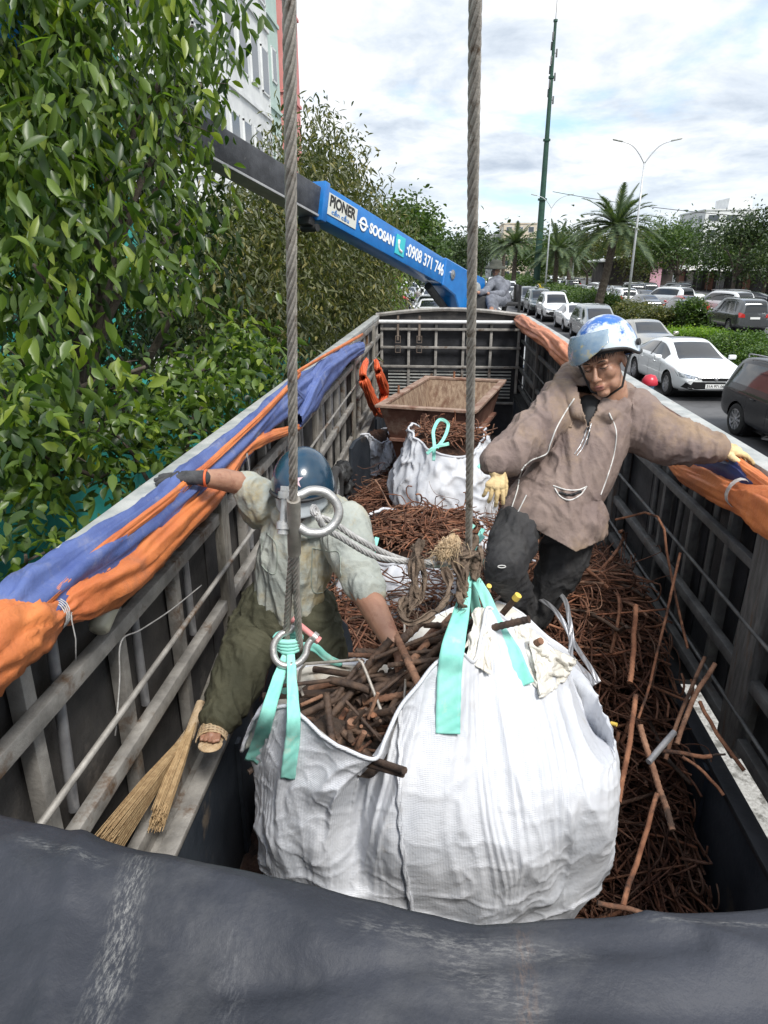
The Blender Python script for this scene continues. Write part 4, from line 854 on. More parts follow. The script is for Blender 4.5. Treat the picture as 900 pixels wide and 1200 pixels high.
me=displace(blobs('g',hand_prims(G4,(.10,.16,.24,.34),.55,.98,1.12,1,.10,.2)+[('c',X(G4,(0,-.02,0)),.029,X(G4,(0,.03,0)),.027)],.003,2),wrinkle(.0012,30)); put('glove',me,M['gloveK'],man2,True)
b=MB(); b.tube([X(G4,(math.cos(a)*.030,-.03,math.sin(a)*.030)) for a in [k*math.pi/10 for k in range(20)]],.005,6,closed=True); b.build('glove_band',M['tarpR'],man2,True)
h2m=frame(at(355,577,d=2.69),(-_cF*.80-_cU*.52-_cR*.08),_cU*.84-_cF*.5)
h2,hp2,c02=helmet(h2m,M['helmB'],man2,False,1.06)
# pink star emblem
b=MB(); cs=[]
for k in range(10):
    r=.030 if k%2==0 else .011; a=math.pi/2+k*math.pi/5; cs.append((r*math.cos(a)-.005,r*math.sin(a)))
def onh(x,z): 
    u_=.25-x/.74; v_=.62-z/.2; return hp2(u_,v_,.0022)
vs=[onh(0-.005,0)]+[onh(x,z) for x,z in cs]; b.add(vs,[(0,k+1,(k+1)%10+1) for k in range(10)]); b.build('star_emblem',mat('pink',(.6,.42,.46),(.7,.5,.53),.5),h2)
b=MB(); b.grid(lambda u,v:h2m@(c02+Vector((.112*math.cos(math.pi*(.1+.8*u)),(.140+.028*v)*math.sin(math.pi*(.1+.8*u)),-.018-.055*v))*.97),30,8); vz=b.build('visor',mat('visor2',(.40,.44,.46),(.52,.56,.57),.25,0,10,.05,40,alpha=.75),h2,True); vz.modifiers.new('t','SOLIDIFY').thickness=.002
for s_ in(-1,1):
    b=MB(); b.tube([h2m@Vector((s_*.105,.01,.02)),X(HM2,(s_*.08,.02,-.05)),X(HM2,(0,.05,-.125))],.005,6); b.build('chin_strap',M['black'],h2,True)
# sandal
sd_=thing('sandal','tan perforated plastic sandal on the bending man foot, on the left ledge','sandal',tuple(ft)); bpy.data.objects.remove(sd_)
me=blobs('sl',[('e',ft+fd*.03+Vector((0,0,-.035)),(.052,.052,.012)),('e',ft+fd*.085+Vector((0,0,-.035)),(.05,.045,.012)),('e',ft-fd*.03+Vector((0,0,-.03)),(.042,.05,.012))],.005,3); put('sandal_sole',me,M['straw2'] if 'straw2' in M else M['fray'],man2,True)
b=MB()
def sup_(u,v):
    a=math.pi*(u); return ft+fd*(-.01+.075*v)+fs_*math.cos(a)*(.056)+Vector((0,0,1))*((.060-.012*v)*math.sin(a)-.035)
b.grid(sup_,22,10); fsn=[f for i,f in enumerate(b.f) if not ((i%21)%2==1 and (i//21)%2==1)]; b.f=fsn; b.mi=[0]*len(fsn)
o=b.build('sandal_strap',M['fray'],man2,True); o.modifiers.new('t','SOLIDIFY').thickness=.005
# ---- crane operator, seated beyond the front wall
man3=thing('person','seated crane operator in grey work clothes and dark wide brimmed hat','person',tuple(at(578,366,d=13.6)))
d0=13.6; HM3=frame(at(581,317,d=d0),(-_cF*.9-_cU*.2-_cR*.3),(0,0,1))
K=lambda l:chain([(x,y,d0+dd,r) for x,y,dd,r in l])
bp=head_prims(HM3)+K([(583,331,0,6),(589,350,.1,7)])+K([(577,331,0,3),(570,342,-.3,2.6),(560,343,-.5,2)])+K([(594,333,.1,3),(586,345,-.2,2.6),(572,344,-.45,2)])+K([(588,352,0,5),(575,350,-.4,4),(576,362,-.45,3),(574,367,-.6,2)])+K([(592,352,.1,5),(580,352,-.3,4),(579,362,-.3,3),(580,367,-.45,2)])
put('body',blobs('b3',bp,.012,2),M['skin'],man3,True); face_parts(HM3,man3)
M['greyc']=mat('greyc',(.10,.105,.125),(.20,.21,.24),.85,0,9,.2,60)
me=displace(blobs('c3',K([(583,332,0,9),(589,349,.05,9)])+K([(577,331,0,5),(569,342,-.3,4.2),(563,343,-.45,3.2)])+K([(594,333,.1,5),(587,345,-.2,4.4),(574,344,-.42,3.2)]),.016,3),wrinkle(.008,5)); put('work_jacket',me,M['greyc'],man3,True)
me=displace(blobs('c4',K([(588,352,0,7),(575,350,-.4,6),(576,362,-.42,4.5)])+K([(592,352,.1,7),(580,352,-.3,6),(579,362,-.3,4.5)]),.016,3),wrinkle(.008,5)); put('trousers',me,M['greyc'],man3,True)
b=MB(); b.lathe([(.24,-.05),(.20,-.01),(.13,.01),(.12,.07),(.09,.115),(0,.125)],at(581,312,d=d0),(0,0,1),24); o=b.build('brimmed_hat',mat('hat',(.04,.045,.035),(.07,.07,.055),.9,0,12),man3,True); o.modifiers.new('t','SOLIDIFY').thickness=.01
# ---------------- scrap heap, other bags ----------------
rh=random.Random(5)
def ss(a,b_,x): t=max(0,min(1,(x-a)/(b_-a))); return t*t*(3-2*t)
def heapz(x,y):
    z=1.28+.50*ss(2.2,3.5,y)-.10*ss(6.4,7.2,y)
    z+=.42*math.exp(-((x-.55)/.42)**2-((y-3.45)/.7)**2)+.16*math.exp(-((x-.95)/.4)**2-((y-4.6)/1.3)**2)
    z+=.22*math.exp(-((x-1.05)/.35)**2-((y-3.6)/.9)**2)
    z+=.10*math.exp(-((x+.2)/.5)**2-((y-5.2)/1.2)**2)-.12*ss(-.55,-.95,x)
    return z+.05*fbm((x*2.3,y*2.3,0),3)
def bentbar(c,r,l,rr,lift=.35,pref=None):
    a=rr.uniform(0,2*math.pi) if pref is None else pref+rr.gauss(0,.5)
    d=Vector((math.cos(a),math.sin(a),rr.gauss(0,lift)*.5)).normalized(); kind=rr.random(); n=7; pts=[]
    cur=Vector((rr.gauss(0,1),rr.gauss(0,1),abs(rr.gauss(0,.6))))*(.10*l)
    for i in range(n):
        t=i/(n-1)-.5; pts.append(c+d*l*t+cur*(1-4*t*t))
    if kind<.28: # hooked end
        e=Vector((rr.gauss(0,1),rr.gauss(0,1),rr.gauss(0,.6))).normalized()*.09; pts.append(pts[-1]+d*.01+e*.5); pts.append(pts[-1]+e)
    elif kind<.40:
        for k in range(1,6):
            a2=k*.62; pts.append(pts[n-1]+d*.06*math.sin(a2)+Vector((0,0,1))*.06*(1-math.cos(a2)))
    return pts
def inbed(pts,x0=-.90,x1=1.235): 
    for p in pts: p.x=max(x0,min(x1,p.x)); p.z=max(1.18,p.z)
    return pts
b=MB(); b.grid(lambda u,v:(-.92+2.16*u,.7+7.6*v,max(1.17,heapz(-.92+2.16*u,.7+7.6*v)-.13)),60,150)
tag(b.build('scrap_fines',mat('fines',(.022,.012,.008),(.065,.030,.018),.95,0,14,1,30,(.12,.06,.035),9,(.55,.65)),None,True),'dark rust flakes and fine scrap filling the truck bed beneath the bars','scrap',kind='stuff')
stuff=MB(); GH='rusty bars tangled in the scrap heap'
MK=['rust','rust','rust2','darkbar']
def regions():
    R=rh.random()
    if R<.52: return rh.uniform(.35,1.22),rh.uniform(2.2,4.8)
    if R<.62: return rh.uniform(-.2,1.2),rh.uniform(4.2,7)
    if R<.90: return rh.uniform(-.85,.1),rh.uniform(3.2,8.2)
    return rh.uniform(-.8,.4),rh.uniform(3.0,4.6)
for i in range(5200):
    x,y=regions(); z=heapz(x,y)-rh.random()**1.5*.16+.01
    pts=inbed(bentbar(Vector((x,y,z)),0,rh.uniform(.2,.8),rh)); stuff.tube(spline(pts,1) if 0 else pts,rh.choice([.0032,.004,.005,.0062]),5)
heaplab=['rusty bent steel bar lying in the tangled scrap heap on the truck bed']
for i in range(118):
    x,y=(rh.uniform(.45,1.2),rh.uniform(2.0,4.2)) if i<84 else (rh.uniform(-.7,.1),rh.uniform(3.3,5.0)); z=heapz(x,y)+rh.uniform(-.02,.09)
    pts=inbed(bentbar(Vector((x,y,z)),0,rh.uniform(.3,.75),rh,.5),x1=1.24)
    r=rh.choice([.005,.0065,.008,.0095]); rebar(spline(pts,2),r,rh.choice(MK),heaplab[0],GH,r>.0075)
special=[ # long conspicuous bars on the right
 ([(721,609,3.3),(770,605,3.2),(786,672,3.1),(806,760,3.0)],.006,'rust','thin rusty bar bent square, standing against the right lattice'),
 ([(797,648,2.95),(781,720,2.9),(762,800,2.85),(748,842,2.8)],.006,'rust','straight rusty bar leaning upright before the right lattice, nearest camera'),
 ([(838,778,2.75),(812,820,2.7),(793,872,2.6)],.009,'rust2','thick rusty bar slanting up against the right lattice stake'),
 ([(826,770,2.9),(800,830,2.8),(780,890,2.7)],.008,'rust2','rusty bar just left of the thick slanting one by the stake'),
 ([(790,858,2.6),(775,875,2.55),(760,893,2.5)],.012,'pipe','short grey pipe lying on the rusty heap by the right wall'),
 ([(745,815,2.7),(738,870,2.55),(725,940,2.4)],.0095,'rust','ribbed rusty bar slanting down right next to bag edge'),
 ([(750,850,2.6),(765,900,2.5),(788,973,2.35)],.011,'rust2','thick rusty bar pointing down into the dark corner of the bed'),
 ([(770,930,2.4),(752,990,2.3),(730,1062,2.1)],.0085,'rust','long ribbed bar reaching down to the tarpaulin edge'),
 ([(700,1058,2.1),(730,1064,2.1),(765,1074,2.05)],.008,'rust2','rusty bar lying along the tarpaulin edge beside the bag'),
 ([(745,710,3.1),(742,760,2.95),(738,800,2.85)],.011,'rust','thick ribbed rusty bar end standing out of the right heap'),
 ([(640,610,3.5),(700,605,3.6)],.006,'ropeS','thin grey bar lying level behind the jacket hem'),
 ([(820,822,2.7),(840,860,2.6),(872,903,2.5)],.008,'rust','rusty bar lying across the bright gap below right lattice'),
 ([(835,885,2.5),(850,884,2.5)],.004,'darkbar','short dark bar end bridging the bright gap'),
 ([(775,880,2.55),(805,884,2.5),(834,886,2.48)],.008,'rust','rusty bar lying level toward the bright gap'),
 ([(800,887,2.5),(825,905,2.45),(848,932,2.4)],.006,'rust','rusty bar hooked over the right drop side near the gap'),
 ([(425,565,5.9),(440,563,5.8),(455,590,5.6),(468,612,5.4)],.007,'rust2','pale rusty bar bent at one end, lying left of the white bags'),
]
def wob(P,r): return [p+Vector((rh.gauss(0,1),rh.gauss(0,1),rh.gauss(0,1)))*.002 if 0<i<len(P)-1 else p for i,p in enumerate(P)]
for pts,r,m,lab in special: rebar((spline(W(pts),3) if m=='pipe' else wob(spline(W(pts),3),r)),r,m,lab,'conspicuous scrap bars',r>.0085 and m!='pipe')
# grey strapping bands
for l,lab in(([(636,688,3.15),(660,700,3.05),(668,730,2.95),(672,752,2.9),(690,780,2.8),(702,800,2.75)],'grey flat strapping band curling over the heap, upper of two'),([(630,700,3.1),(650,715,3.0),(668,745,2.92),(670,770,2.85),(688,790,2.78),(697,803,2.74)],'grey flat strapping band curling over the heap, lower of two')):
    o=strip(W(l),[.010]*len(l)).build('strapping_band',M['pipe'],None,True); o.modifiers.new('t','SOLIDIFY').thickness=.002; tag(o,lab,'band','strapping bands on the heap')
def lbag(name,c,rx,ry,h,rimh,label,seed,nb,tilt=(0,0),barlen=.4,handles=(),zt=None):
    c=Vector(c); root=thing('jumbo_bag',label,'bag',tuple(c),'white jumbo bags lying in the truck bed')
    def fn(u,v):
        a=2*math.pi*u; e=.85; ca,sa=math.cos(a),math.sin(a); k=(math.sin(min(1,v*1.15+.12)*math.pi*.62))
        r=(.62+.42*k) if v<.55 else (1.04-.05*(v-.55))
        top_=rimh(a); z=c.z+h+top_-(h+top_)*v
        ph=fbm((ca*1.4+seed,sa*1.4,v*1.3),3)
        d=.05*fbm((ca*2+seed,sa*2,v*2.5),3)+.022*(ridg(u*17+2.5*ph)**2-.3)*math.exp(-((v-.2)/.4)**2)
        q=Vector((ca*1.5*rx,sa*1.5*ry,z*1.5))*3.2+Vector((seed,0,0)); d+=.03*max(0,1-abs(noise.noise(q))*2.3)**4
        R=r+d/rx*1.0
        return Vector((c.x+tilt[0]*(1-v)+rx*R*abs(ca)**e*(1 if ca>0 else -1),c.y+tilt[1]*(1-v)+ry*R*abs(sa)**e*(1 if sa>0 else -1),z))
    b=MB(); b.grid(fn,180,70,True); bvh=BVHTree.FromPolygons(b.v,b.f); b.build('bag_shell',M['bag'],root,True)
    b=MB(); b.tube([fn(k/60,0) for k in range(60)],.012,6,closed=True); b.build('hem',M['bag'],root,True)
    zf=c.z+h-.06
    b=MB(); b.grid(lambda u,v:(lambda p:Vector((c.x+tilt[0]+(p.x-c.x-tilt[0])*v*.97,c.y+tilt[1]+(p.y-c.y-tilt[1])*v*.97,min(p.z-.03,zf)+.12*(1-v*v)+.03*fbm((u*9,v*5,seed),2))))(fn(u,.05)),50,14,True); b.build('scrap_filling',bpy.data.materials['fines'],root,True)
    for hp_ in handles:
        o=strip(hp_,[.014]*len(hp_),fold=.3).build('strap',M['teal'],root,True); o.modifiers.new('t','SOLIDIFY').thickness=.004
    for i in range(nb):
        a=rh.uniform(0,2*math.pi); q=rh.random()**.5*.58; p=Vector((c.x+tilt[0]+rx*q*math.cos(a),c.y+tilt[1]+ry*q*math.sin(a),zf+.12*(1-q*q)+rh.uniform(.01,.06)))
        pts=bentbar(p,0,rh.uniform(.5,1)*barlen,rh,.35)
        if i<nb*.16: rebar(spline(pts,2),rh.choice([.005,.0065]),rh.choice(['rust','rust2']),'thin rusty bar heaped in the open mouth of a white jumbo bag','bars heaped in the white bags behind')
        else: stuff.tube(pts,rh.choice([.004,.0055]),5)
    return root
lbag('b',(.08,6.15,1.60),.48,.46,.86,lambda a:.08*math.sin(a*2+1)+.10*max(0,math.cos(a-2.6))**6,'upright white jumbo bag with teal handles just in front of the rusty skip',3,150,(.0,.05),.4,
  [ [at(508,540,d=5.6),at(509,522,d=5.6),at(508,505,d=5.65),at(515,492,d=5.75),at(525,497,d=5.8),at(521,512,d=5.75),at(512,525,d=5.62)],[at(560,548,d=5.5),at(570,540,d=5.55),at(576,552,d=5.5)],[at(500,532,d=5.5),at(510,524,d=5.5),at(526,520,d=5.6)]])
lbag('b',(-.10,4.62,1.50),.60,.66,.62,lambda a:.05*math.sin(a*3)+.05*math.sin(a),'wide open white jumbo bag full of rusty wire behind the sideways rope',9,330,(-.0,.0),.45,
  [ [at(432,665,d=4.2),at(438,645,d=4.3),at(442,630,d=4.35)],[at(555,615,d=4.3),at(548,625,d=4.25),at(556,637,d=4.2),at(566,620,d=4.3)] ])
lbag('b',(.42,3.95,1.50),.38,.42,.62,lambda a:.05*math.sin(a*2),'small crumpled white bag partly behind the standing man knee',14,30,(0,0),.3,[[at(566,628,d=3.6),at(556,640,d=3.55),at(562,655,d=3.5),at(570,660,d=3.5)]])
lbag('b',(-.74,8.0,1.55),.20,.30,.50,lambda a:.05*math.sin(a*2),'crumpled white bag squeezed between left wall and rusty skip',19,0)
for i in range(120): 
    x,y=rh.uniform(-.55,.35),rh.uniform(3.1,4.3); pts=inbed(bentbar(Vector((x,y,1.98+rh.uniform(-.12,.10)+.1*(y-3.6))),0,rh.uniform(.3,.6),rh,.5)); stuff.tube(pts,rh.choice([.004,.0055]),5)
for i in range(90):
    x,y=regions(); p=Vector((x,y,heapz(x,y)+rh.uniform(0,.08))); P=[p]; d=Vector((rh.gauss(0,1),rh.gauss(0,1),rh.gauss(0,.3))).normalized()
    for k in range(8): d=(d+Vector((rh.gauss(0,.5),rh.gauss(0,.5),rh.gauss(-.05,.3)))).normalized(); P.append(P[-1]+d*.10)
    stuff.tube(spline(inbed(P),3),.0022,4)
o=stuff.build('scrap_bars',M['rustV'],None,True); tag(o,'countless smaller rusty bars and wires making up the scrap heap','scrap',kind='stuff')
# steel plates by the left wall
def plate(c,w_,h,ang,label,m='steelblue'):
    c=Vector(c); pts=[(-w_/2,0),(w_/2,0),(w_/2,h*.72),(w_/2-.04,h*.86),(w_/2-.12,h*.97),(w_/2-.2,h),(-w_/2+.12,h),(-w_/2,h*.93)]
    u=Vector((math.cos(ang),math.sin(ang),0)); n=Vector((-u.y,u.x,0)); b=MB(); N_=len(pts); vs=[c+u*x+Vector((0,0,z))+n*t for t in(-.02,.02) for x,z in pts]
    b.add(vs,[tuple(range(N_))[::-1],tuple(range(N_,2*N_))]+[(k,(k+1)%N_,N_+(k+1)%N_,N_+k) for k in range(N_)]); o=b.build('steel_plate',M[m],None); o.modifiers.new('b','BEVEL').width=.006; tag(o,label,'plate')
plate((-.50,2.72,1.62),.40,.86,R_(62),'dark grey rounded steel plate standing behind bending man leg')
plate((-.84,7.05,1.5),.55,.75,R_(75),'dark grey rounded steel plate standing by left wall near the skip')
# spare wheel lying by the left wall
wh=thing('scooter_wheel','small dark motorbike wheel standing by the left wall behind the bending man','wheel',tuple(at(393,578,x=-.86)))
c=at(393,580,x=-.82); b=MB(); b.tube([c+Vector((0,math.cos(a)*.2,math.sin(a)*.2)) for a in [k*math.pi/16 for k in range(32)]],.04,10,closed=True); b.build('tyre',M['rubber'],wh,True)
b=MB(); b.tube([c+Vector((0,math.cos(a)*.155,math.sin(a)*.155)) for a in [k*math.pi/16 for k in range(32)]],.014,6,closed=True); b.build('rim',M['rail'],wh,True)
b=MB(); b.lathe([(0,-.03),(.05,-.03),(.05,.03),(0,.03)],c,(1,0,0),16); b.build('hub',M['pipe'],wh,True,auto=40)
me=blobs('bg',[('e',at(402,552,x=-.86),(.06,.16,.09)),('e',at(408,572,x=-.84),(.05,.10,.06))],.012,3); tag(put('sack',displace(me,wrinkle(.03,9)),M['black'],None,True),'crumpled black sack on the left ledge above the motorbike wheel','sack')
# brooms lying behind the left lattice at the bottom
def broom(tip,head,w_,label,seed):
    tip=Vector(tip);head=Vector(head); root=thing('straw_broom',label,'broom',tuple(head),'straw brooms on the left ledge'); r=random.Random(seed); b=MB(); d=(tip-head); sd=Vector((.25,0,1)).normalized()
    for i in range(260):
        o1=r.uniform(-1,1); o2=r.uniform(-1,1); p0=head+sd*.016*o1+Vector((.012*o2,0,0)); p2=tip+sd*w_*o1*(1+.06*r.random())+Vector((.03*o2,0,0))+d*r.uniform(-.08,.04); b.tube([p0,p0.lerp(p2,.5)+Vector((.006*o2,0,.004)),p2],[.0022,.002,.0013],4)
    b.build('bristles',M['straw'],root)
    b=MB(); b.tube([head-d.normalized()*.12,head+d.normalized()*.06],.022,12); b.build('binding',M['fray'],root,True,auto=40)
    b=MB(); b.tube([head-d.normalized()*.1,head-d.normalized()*.42],.012,8); b.build('handle',M['stakeL'],root,True)
broom(at(120,1000,x=-1.03),at(215,868,x=-1.02),.085,'straw broom lying along the left ledge, bristles toward the camera',1)
broom(at(185,960,x=-.98),at(226,850,x=-.99),.055,'second straw broom nearer the bed, tucked beside the man sandal',2)
# ---------------- vehicles ----------------
GS,GZ=.875,.5   # road level lies half a metre above the datum
def paint(n,c,met=0): return mat('paint_'+n,c,None,.22,met,coat=.35 if n=='black' else 1.0,spec=.3 if n=='black' else .5)
M['glass']=mat('carglass',(.010,.012,.014),None,.05,0,spec=.6,coat=.5)
M['tyre']=mat('tyre',(.012,.012,.013),(.028,.027,.026),.85,0,15,.2,60)
M['alloy']=mat('alloy',(.35,.35,.36),(.5,.5,.51),.3,.8,20)
M['trim']=mat('trim',(.01,.01,.011),None,.35)
M['lamp']=mat('lampglass',(.16,.18,.2),(.55,.58,.6),.08,.5,22,coat=1)
M['tail']=mat('tail',(.35,.012,.012),(.5,.03,.02),.12,0,30,coat=1)
M['plate']=mat('plate',(.75,.75,.73),None,.5)
ST={
'sedan':dict(wb=(-1.38,1.44),wr=.335,hw=.92,st=[(-2.42,.42,.66,.86,.74,.55),(-2.34,.30,.84,1.03,.86,.62),(-2.02,.24,.90,1.085,.90,.64),(-1.62,.22,.91,1.12,.915,.62),(-1.12,.20,.92,1.33,.92,.57),(-.55,.20,.92,1.43,.92,.56),(.05,.20,.91,1.445,.92,.56),(.42,.20,.905,1.40,.92,.57),(1.0,.20,.89,1.13,.92,.64),(1.28,.20,.87,1.0,.92,.70),(1.85,.22,.82,.93,.90,.66),(2.22,.26,.70,.80,.84,.60),(2.42,.34,.58,.64,.70,.48)],ws=(7,9),rw=(2,5),sw=(3,9)),
'suv':dict(wb=(-1.36,1.42),wr=.37,hw=.94,st=[(-2.32,.42,.95,1.12,.82,.66),(-2.25,.34,1.04,1.62,.90,.60),(-1.95,.28,1.06,1.76,.925,.64),(-1.45,.26,1.06,1.80,.94,.66),(-.9,.26,1.06,1.82,.94,.66),(-.4,.26,1.05,1.82,.94,.66),(.2,.26,1.05,1.80,.94,.66),(.55,.26,1.04,1.72,.94,.65),(1.05,.26,1.02,1.34,.94,.70),(1.25,.28,1.00,1.13,.94,.74),(1.8,.30,.97,1.08,.93,.72),(2.2,.34,.86,.98,.86,.66),(2.36,.42,.72,.80,.76,.55)],ws=(7,9),rw=(0,2),sw=(2,9)),
'mpv':dict(wb=(-1.30,1.40),wr=.33,hw=.89,st=[(-2.20,.40,.90,1.06,.78,.60),(-2.12,.30,.98,1.50,.85,.58),(-1.8,.22,.99,1.63,.88,.62),(-1.3,.20,.99,1.67,.89,.63),(-.8,.20,.98,1.69,.89,.63),(-.3,.20,.98,1.69,.89,.63),(.3,.20,.97,1.66,.89,.62),(.65,.20,.96,1.55,.89,.61),(1.15,.20,.93,1.24,.89,.66),(1.45,.22,.90,1.06,.88,.70),(1.8,.24,.85,.96,.86,.66),(2.08,.28,.76,.84,.80,.58),(2.2,.34,.60,.68,.68,.48)],ws=(7,9),rw=(0,2),sw=(2,9)),
}
def carbody(kind,pm):
    D=ST[kind]; st=D['st']; V=[]; n=len(st); fc=[]
    for (y,zb,zl,zt,hw,ht) in st:
        cab=zt-zl>.16
        row=[(0,zb),(hw*.6,zb),(hw*.95,zb+.03),(hw*.99,zb+.22),(hw,(zb+zl)/2+.08),(hw*.985,zl-.03),(hw*.955,zl+.012)]
        if cab: row+=[(ht+(.02 if cab else 0),zt-.055),(ht-.06,zt-.015),(ht*.5,zt),(0,zt+.008)]
        else: row+=[(ht+.10,zl+(zt-zl)*.55),(ht*.9,zt-.015),(ht*.5,zt),(0,zt+.008)]
        V.append([(x,y,z) for x,z in row])
    m=len(V[0]); vs=[]; idx={}
    for i in range(n):
        for j in range(m):
            for s in(1,-1):
                if j in(0,m-1) and s<0: idx[i,j,s]=idx[i,j,1]; continue
                idx[i,j,s]=len(vs); x,y,z=V[i][j]; vs.append((x*s,y,z))
    fs=[]; mi=[]
    for i in range(n-1):
        for j in range(m-1):
            for s in(1,-1):
                f=(idx[i,j,s],idx[i+1,j,s],idx[i+1,j+1,s],idx[i,j+1,s]); f=f if s<0 else f[::-1]
                k=0
                if j>=8 and D['ws'][0]<=i<D['ws'][1]: k=1
                elif j>=8 and D['rw'][0]<=i<D['rw'][1]: k=2
                elif j==6 and D['sw'][0]<=i<D['sw'][1]-1: k=3 if s<0 else 4
                fs.append(f); mi.append(k)
    for i,fl in((0,1),(n-1,0)):
        loop=[idx[i,j,1] for j in range(m)]+[idx[i,j,-1] for j in range(m-2,0,-1)]
        # cap as fan of quads
        for j in range(m-1):
            a,b_,c,d=idx[i,j,1],idx[i,j+1,1],idx[i,j+1,-1],idx[i,j,-1]
            q=[v for k_,v in enumerate((a,b_,c,d)) if v not in (a,b_,c,d)[:k_]]
            if len(q)>=3: fs.append(tuple(q if fl else q[::-1])); mi.append(2 if (kind!='sedan' and i==0 and False) else 0)
    me=bpy.data.meshes.new('cb'); me.from_pydata(vs,[],fs); me.polygons.foreach_set('material_index',mi)
    o=bpy.data.objects.new('cb',me); COL.objects.link(o)
    for k in range(5): me.materials.append(pm)
    s_=o.modifiers.new('s','SUBSURF'); s_.levels=3; s_.render_levels=3
    dg=bpy.context.evaluated_depsgraph_get(); ev=bpy.data.meshes.new_from_object(o.evaluated_get(dg)); bpy.data.objects.remove(o)
    bm=bmesh.new(); bm.from_mesh(ev); bpy.data.meshes.remove(ev); bmesh.ops.recalc_face_normals(bm,faces=bm.faces)
    WZ=D['wr']; WR=WZ*1.16
    for wy in D['wb']:
        ins={v for v in bm.verts if math.hypot(v.co.y-wy,v.co.z-WZ)<WR and v.co.z<WZ+WR and abs(v.co.x)>.45}
        bmesh.ops.delete(bm,geom=[f for f in bm.faces if all(v in ins for v in f.verts)],context='FACES')
        for v in bm.verts:
            if not v.is_valid or abs(v.co.x)<.45: continue
            dy,dz=v.co.y-wy,v.co.z-WZ; r=math.hypot(dy,dz)
            if r<WR and r>1e-4: v.co.y=wy+dy/r*WR; v.co.z=max(.2,WZ+dz/r*WR)
    bvh=BVHTree.FromBMesh(bm)
    out={}
    for k in range(5):
        b2=bm.copy(); bmesh.ops.delete(b2,geom=[f for f in b2.faces if f.material_index!=k],context='FACES')
        for f in b2.faces: f.material_index=0; f.smooth=True
        mm=bpy.data.meshes.new('body'); b2.to_mesh(mm); b2.free(); out[k]=mm
    bm.free(); return out,bvh
def ppatch(bvh,axis,corn,off,nu=14,nv=8):
    """grid over a quad of (a,b) coordinates projected onto the body along axis"""
    b=MB(); 
    def fn(u,v):
        p=[(corn[0][k]*(1-u)+corn[1][k]*u)*(1-v)+(corn[3][k]*(1-u)+corn[2][k]*u)*v for k in(0,1)]
        if axis in('+y','-y'): s=1 if axis=='+y' else -1; o=Vector((p[0],4*s,p[1])); d=Vector((0,-s,0))
        else: s=1 if axis=='+x' else -1; o=Vector((3*s,p[0],p[1])); d=Vector((-s,0,0))
        h=bvh.ray_cast(o,d)
        if h[0] is None: return fn(u*.9+.05,v*.9+.05) if abs(u-.5)+abs(v-.5)>.02 else o+d*2
        return h[0]-d*off
    return b.grid(fn,nu,nv)
def wheel(kind_r,parent,x,y,s,spokes=10,dark=False):
    r=kind_r; w_=bpy.data.objects.new('wheel',None); COL.objects.link(w_); w_.parent=parent; w_.location=(x,y,r)
    b=MB(); b.lathe([(r*.66,-.10),(r*.9,-.105),(r*.985,-.085),(r,-.04),(r,.04),(r*.985,.085),(r*.9,.105),(r*.66,.10)],(0,0,0),(1,0,0),36); o=b.build('tyre',M['tyre'],None,True,auto=50); o.parent=w_
    b=MB(); b.lathe([(r*.67,s*.095),(r*.63,s*.10),(r*.60,s*.05),(0,s*.03)],(0,0,0),(1,0,0),36)
    for k in range(spokes): a=2*math.pi*k/spokes; b.bar((s*.075,math.cos(a)*r*.10,math.sin(a)*r*.10),(s*.082,math.cos(a)*r*.64,math.sin(a)*r*.64),.045,.02,(1,0,0))
    b.lathe([(0,s*.098),(r*.12,s*.095),(r*.14,s*.07)],(0,0,0),(1,0,0),16); o=b.build('rim',M['trim'] if dark else M['alloy'],None,False); o.parent=w_
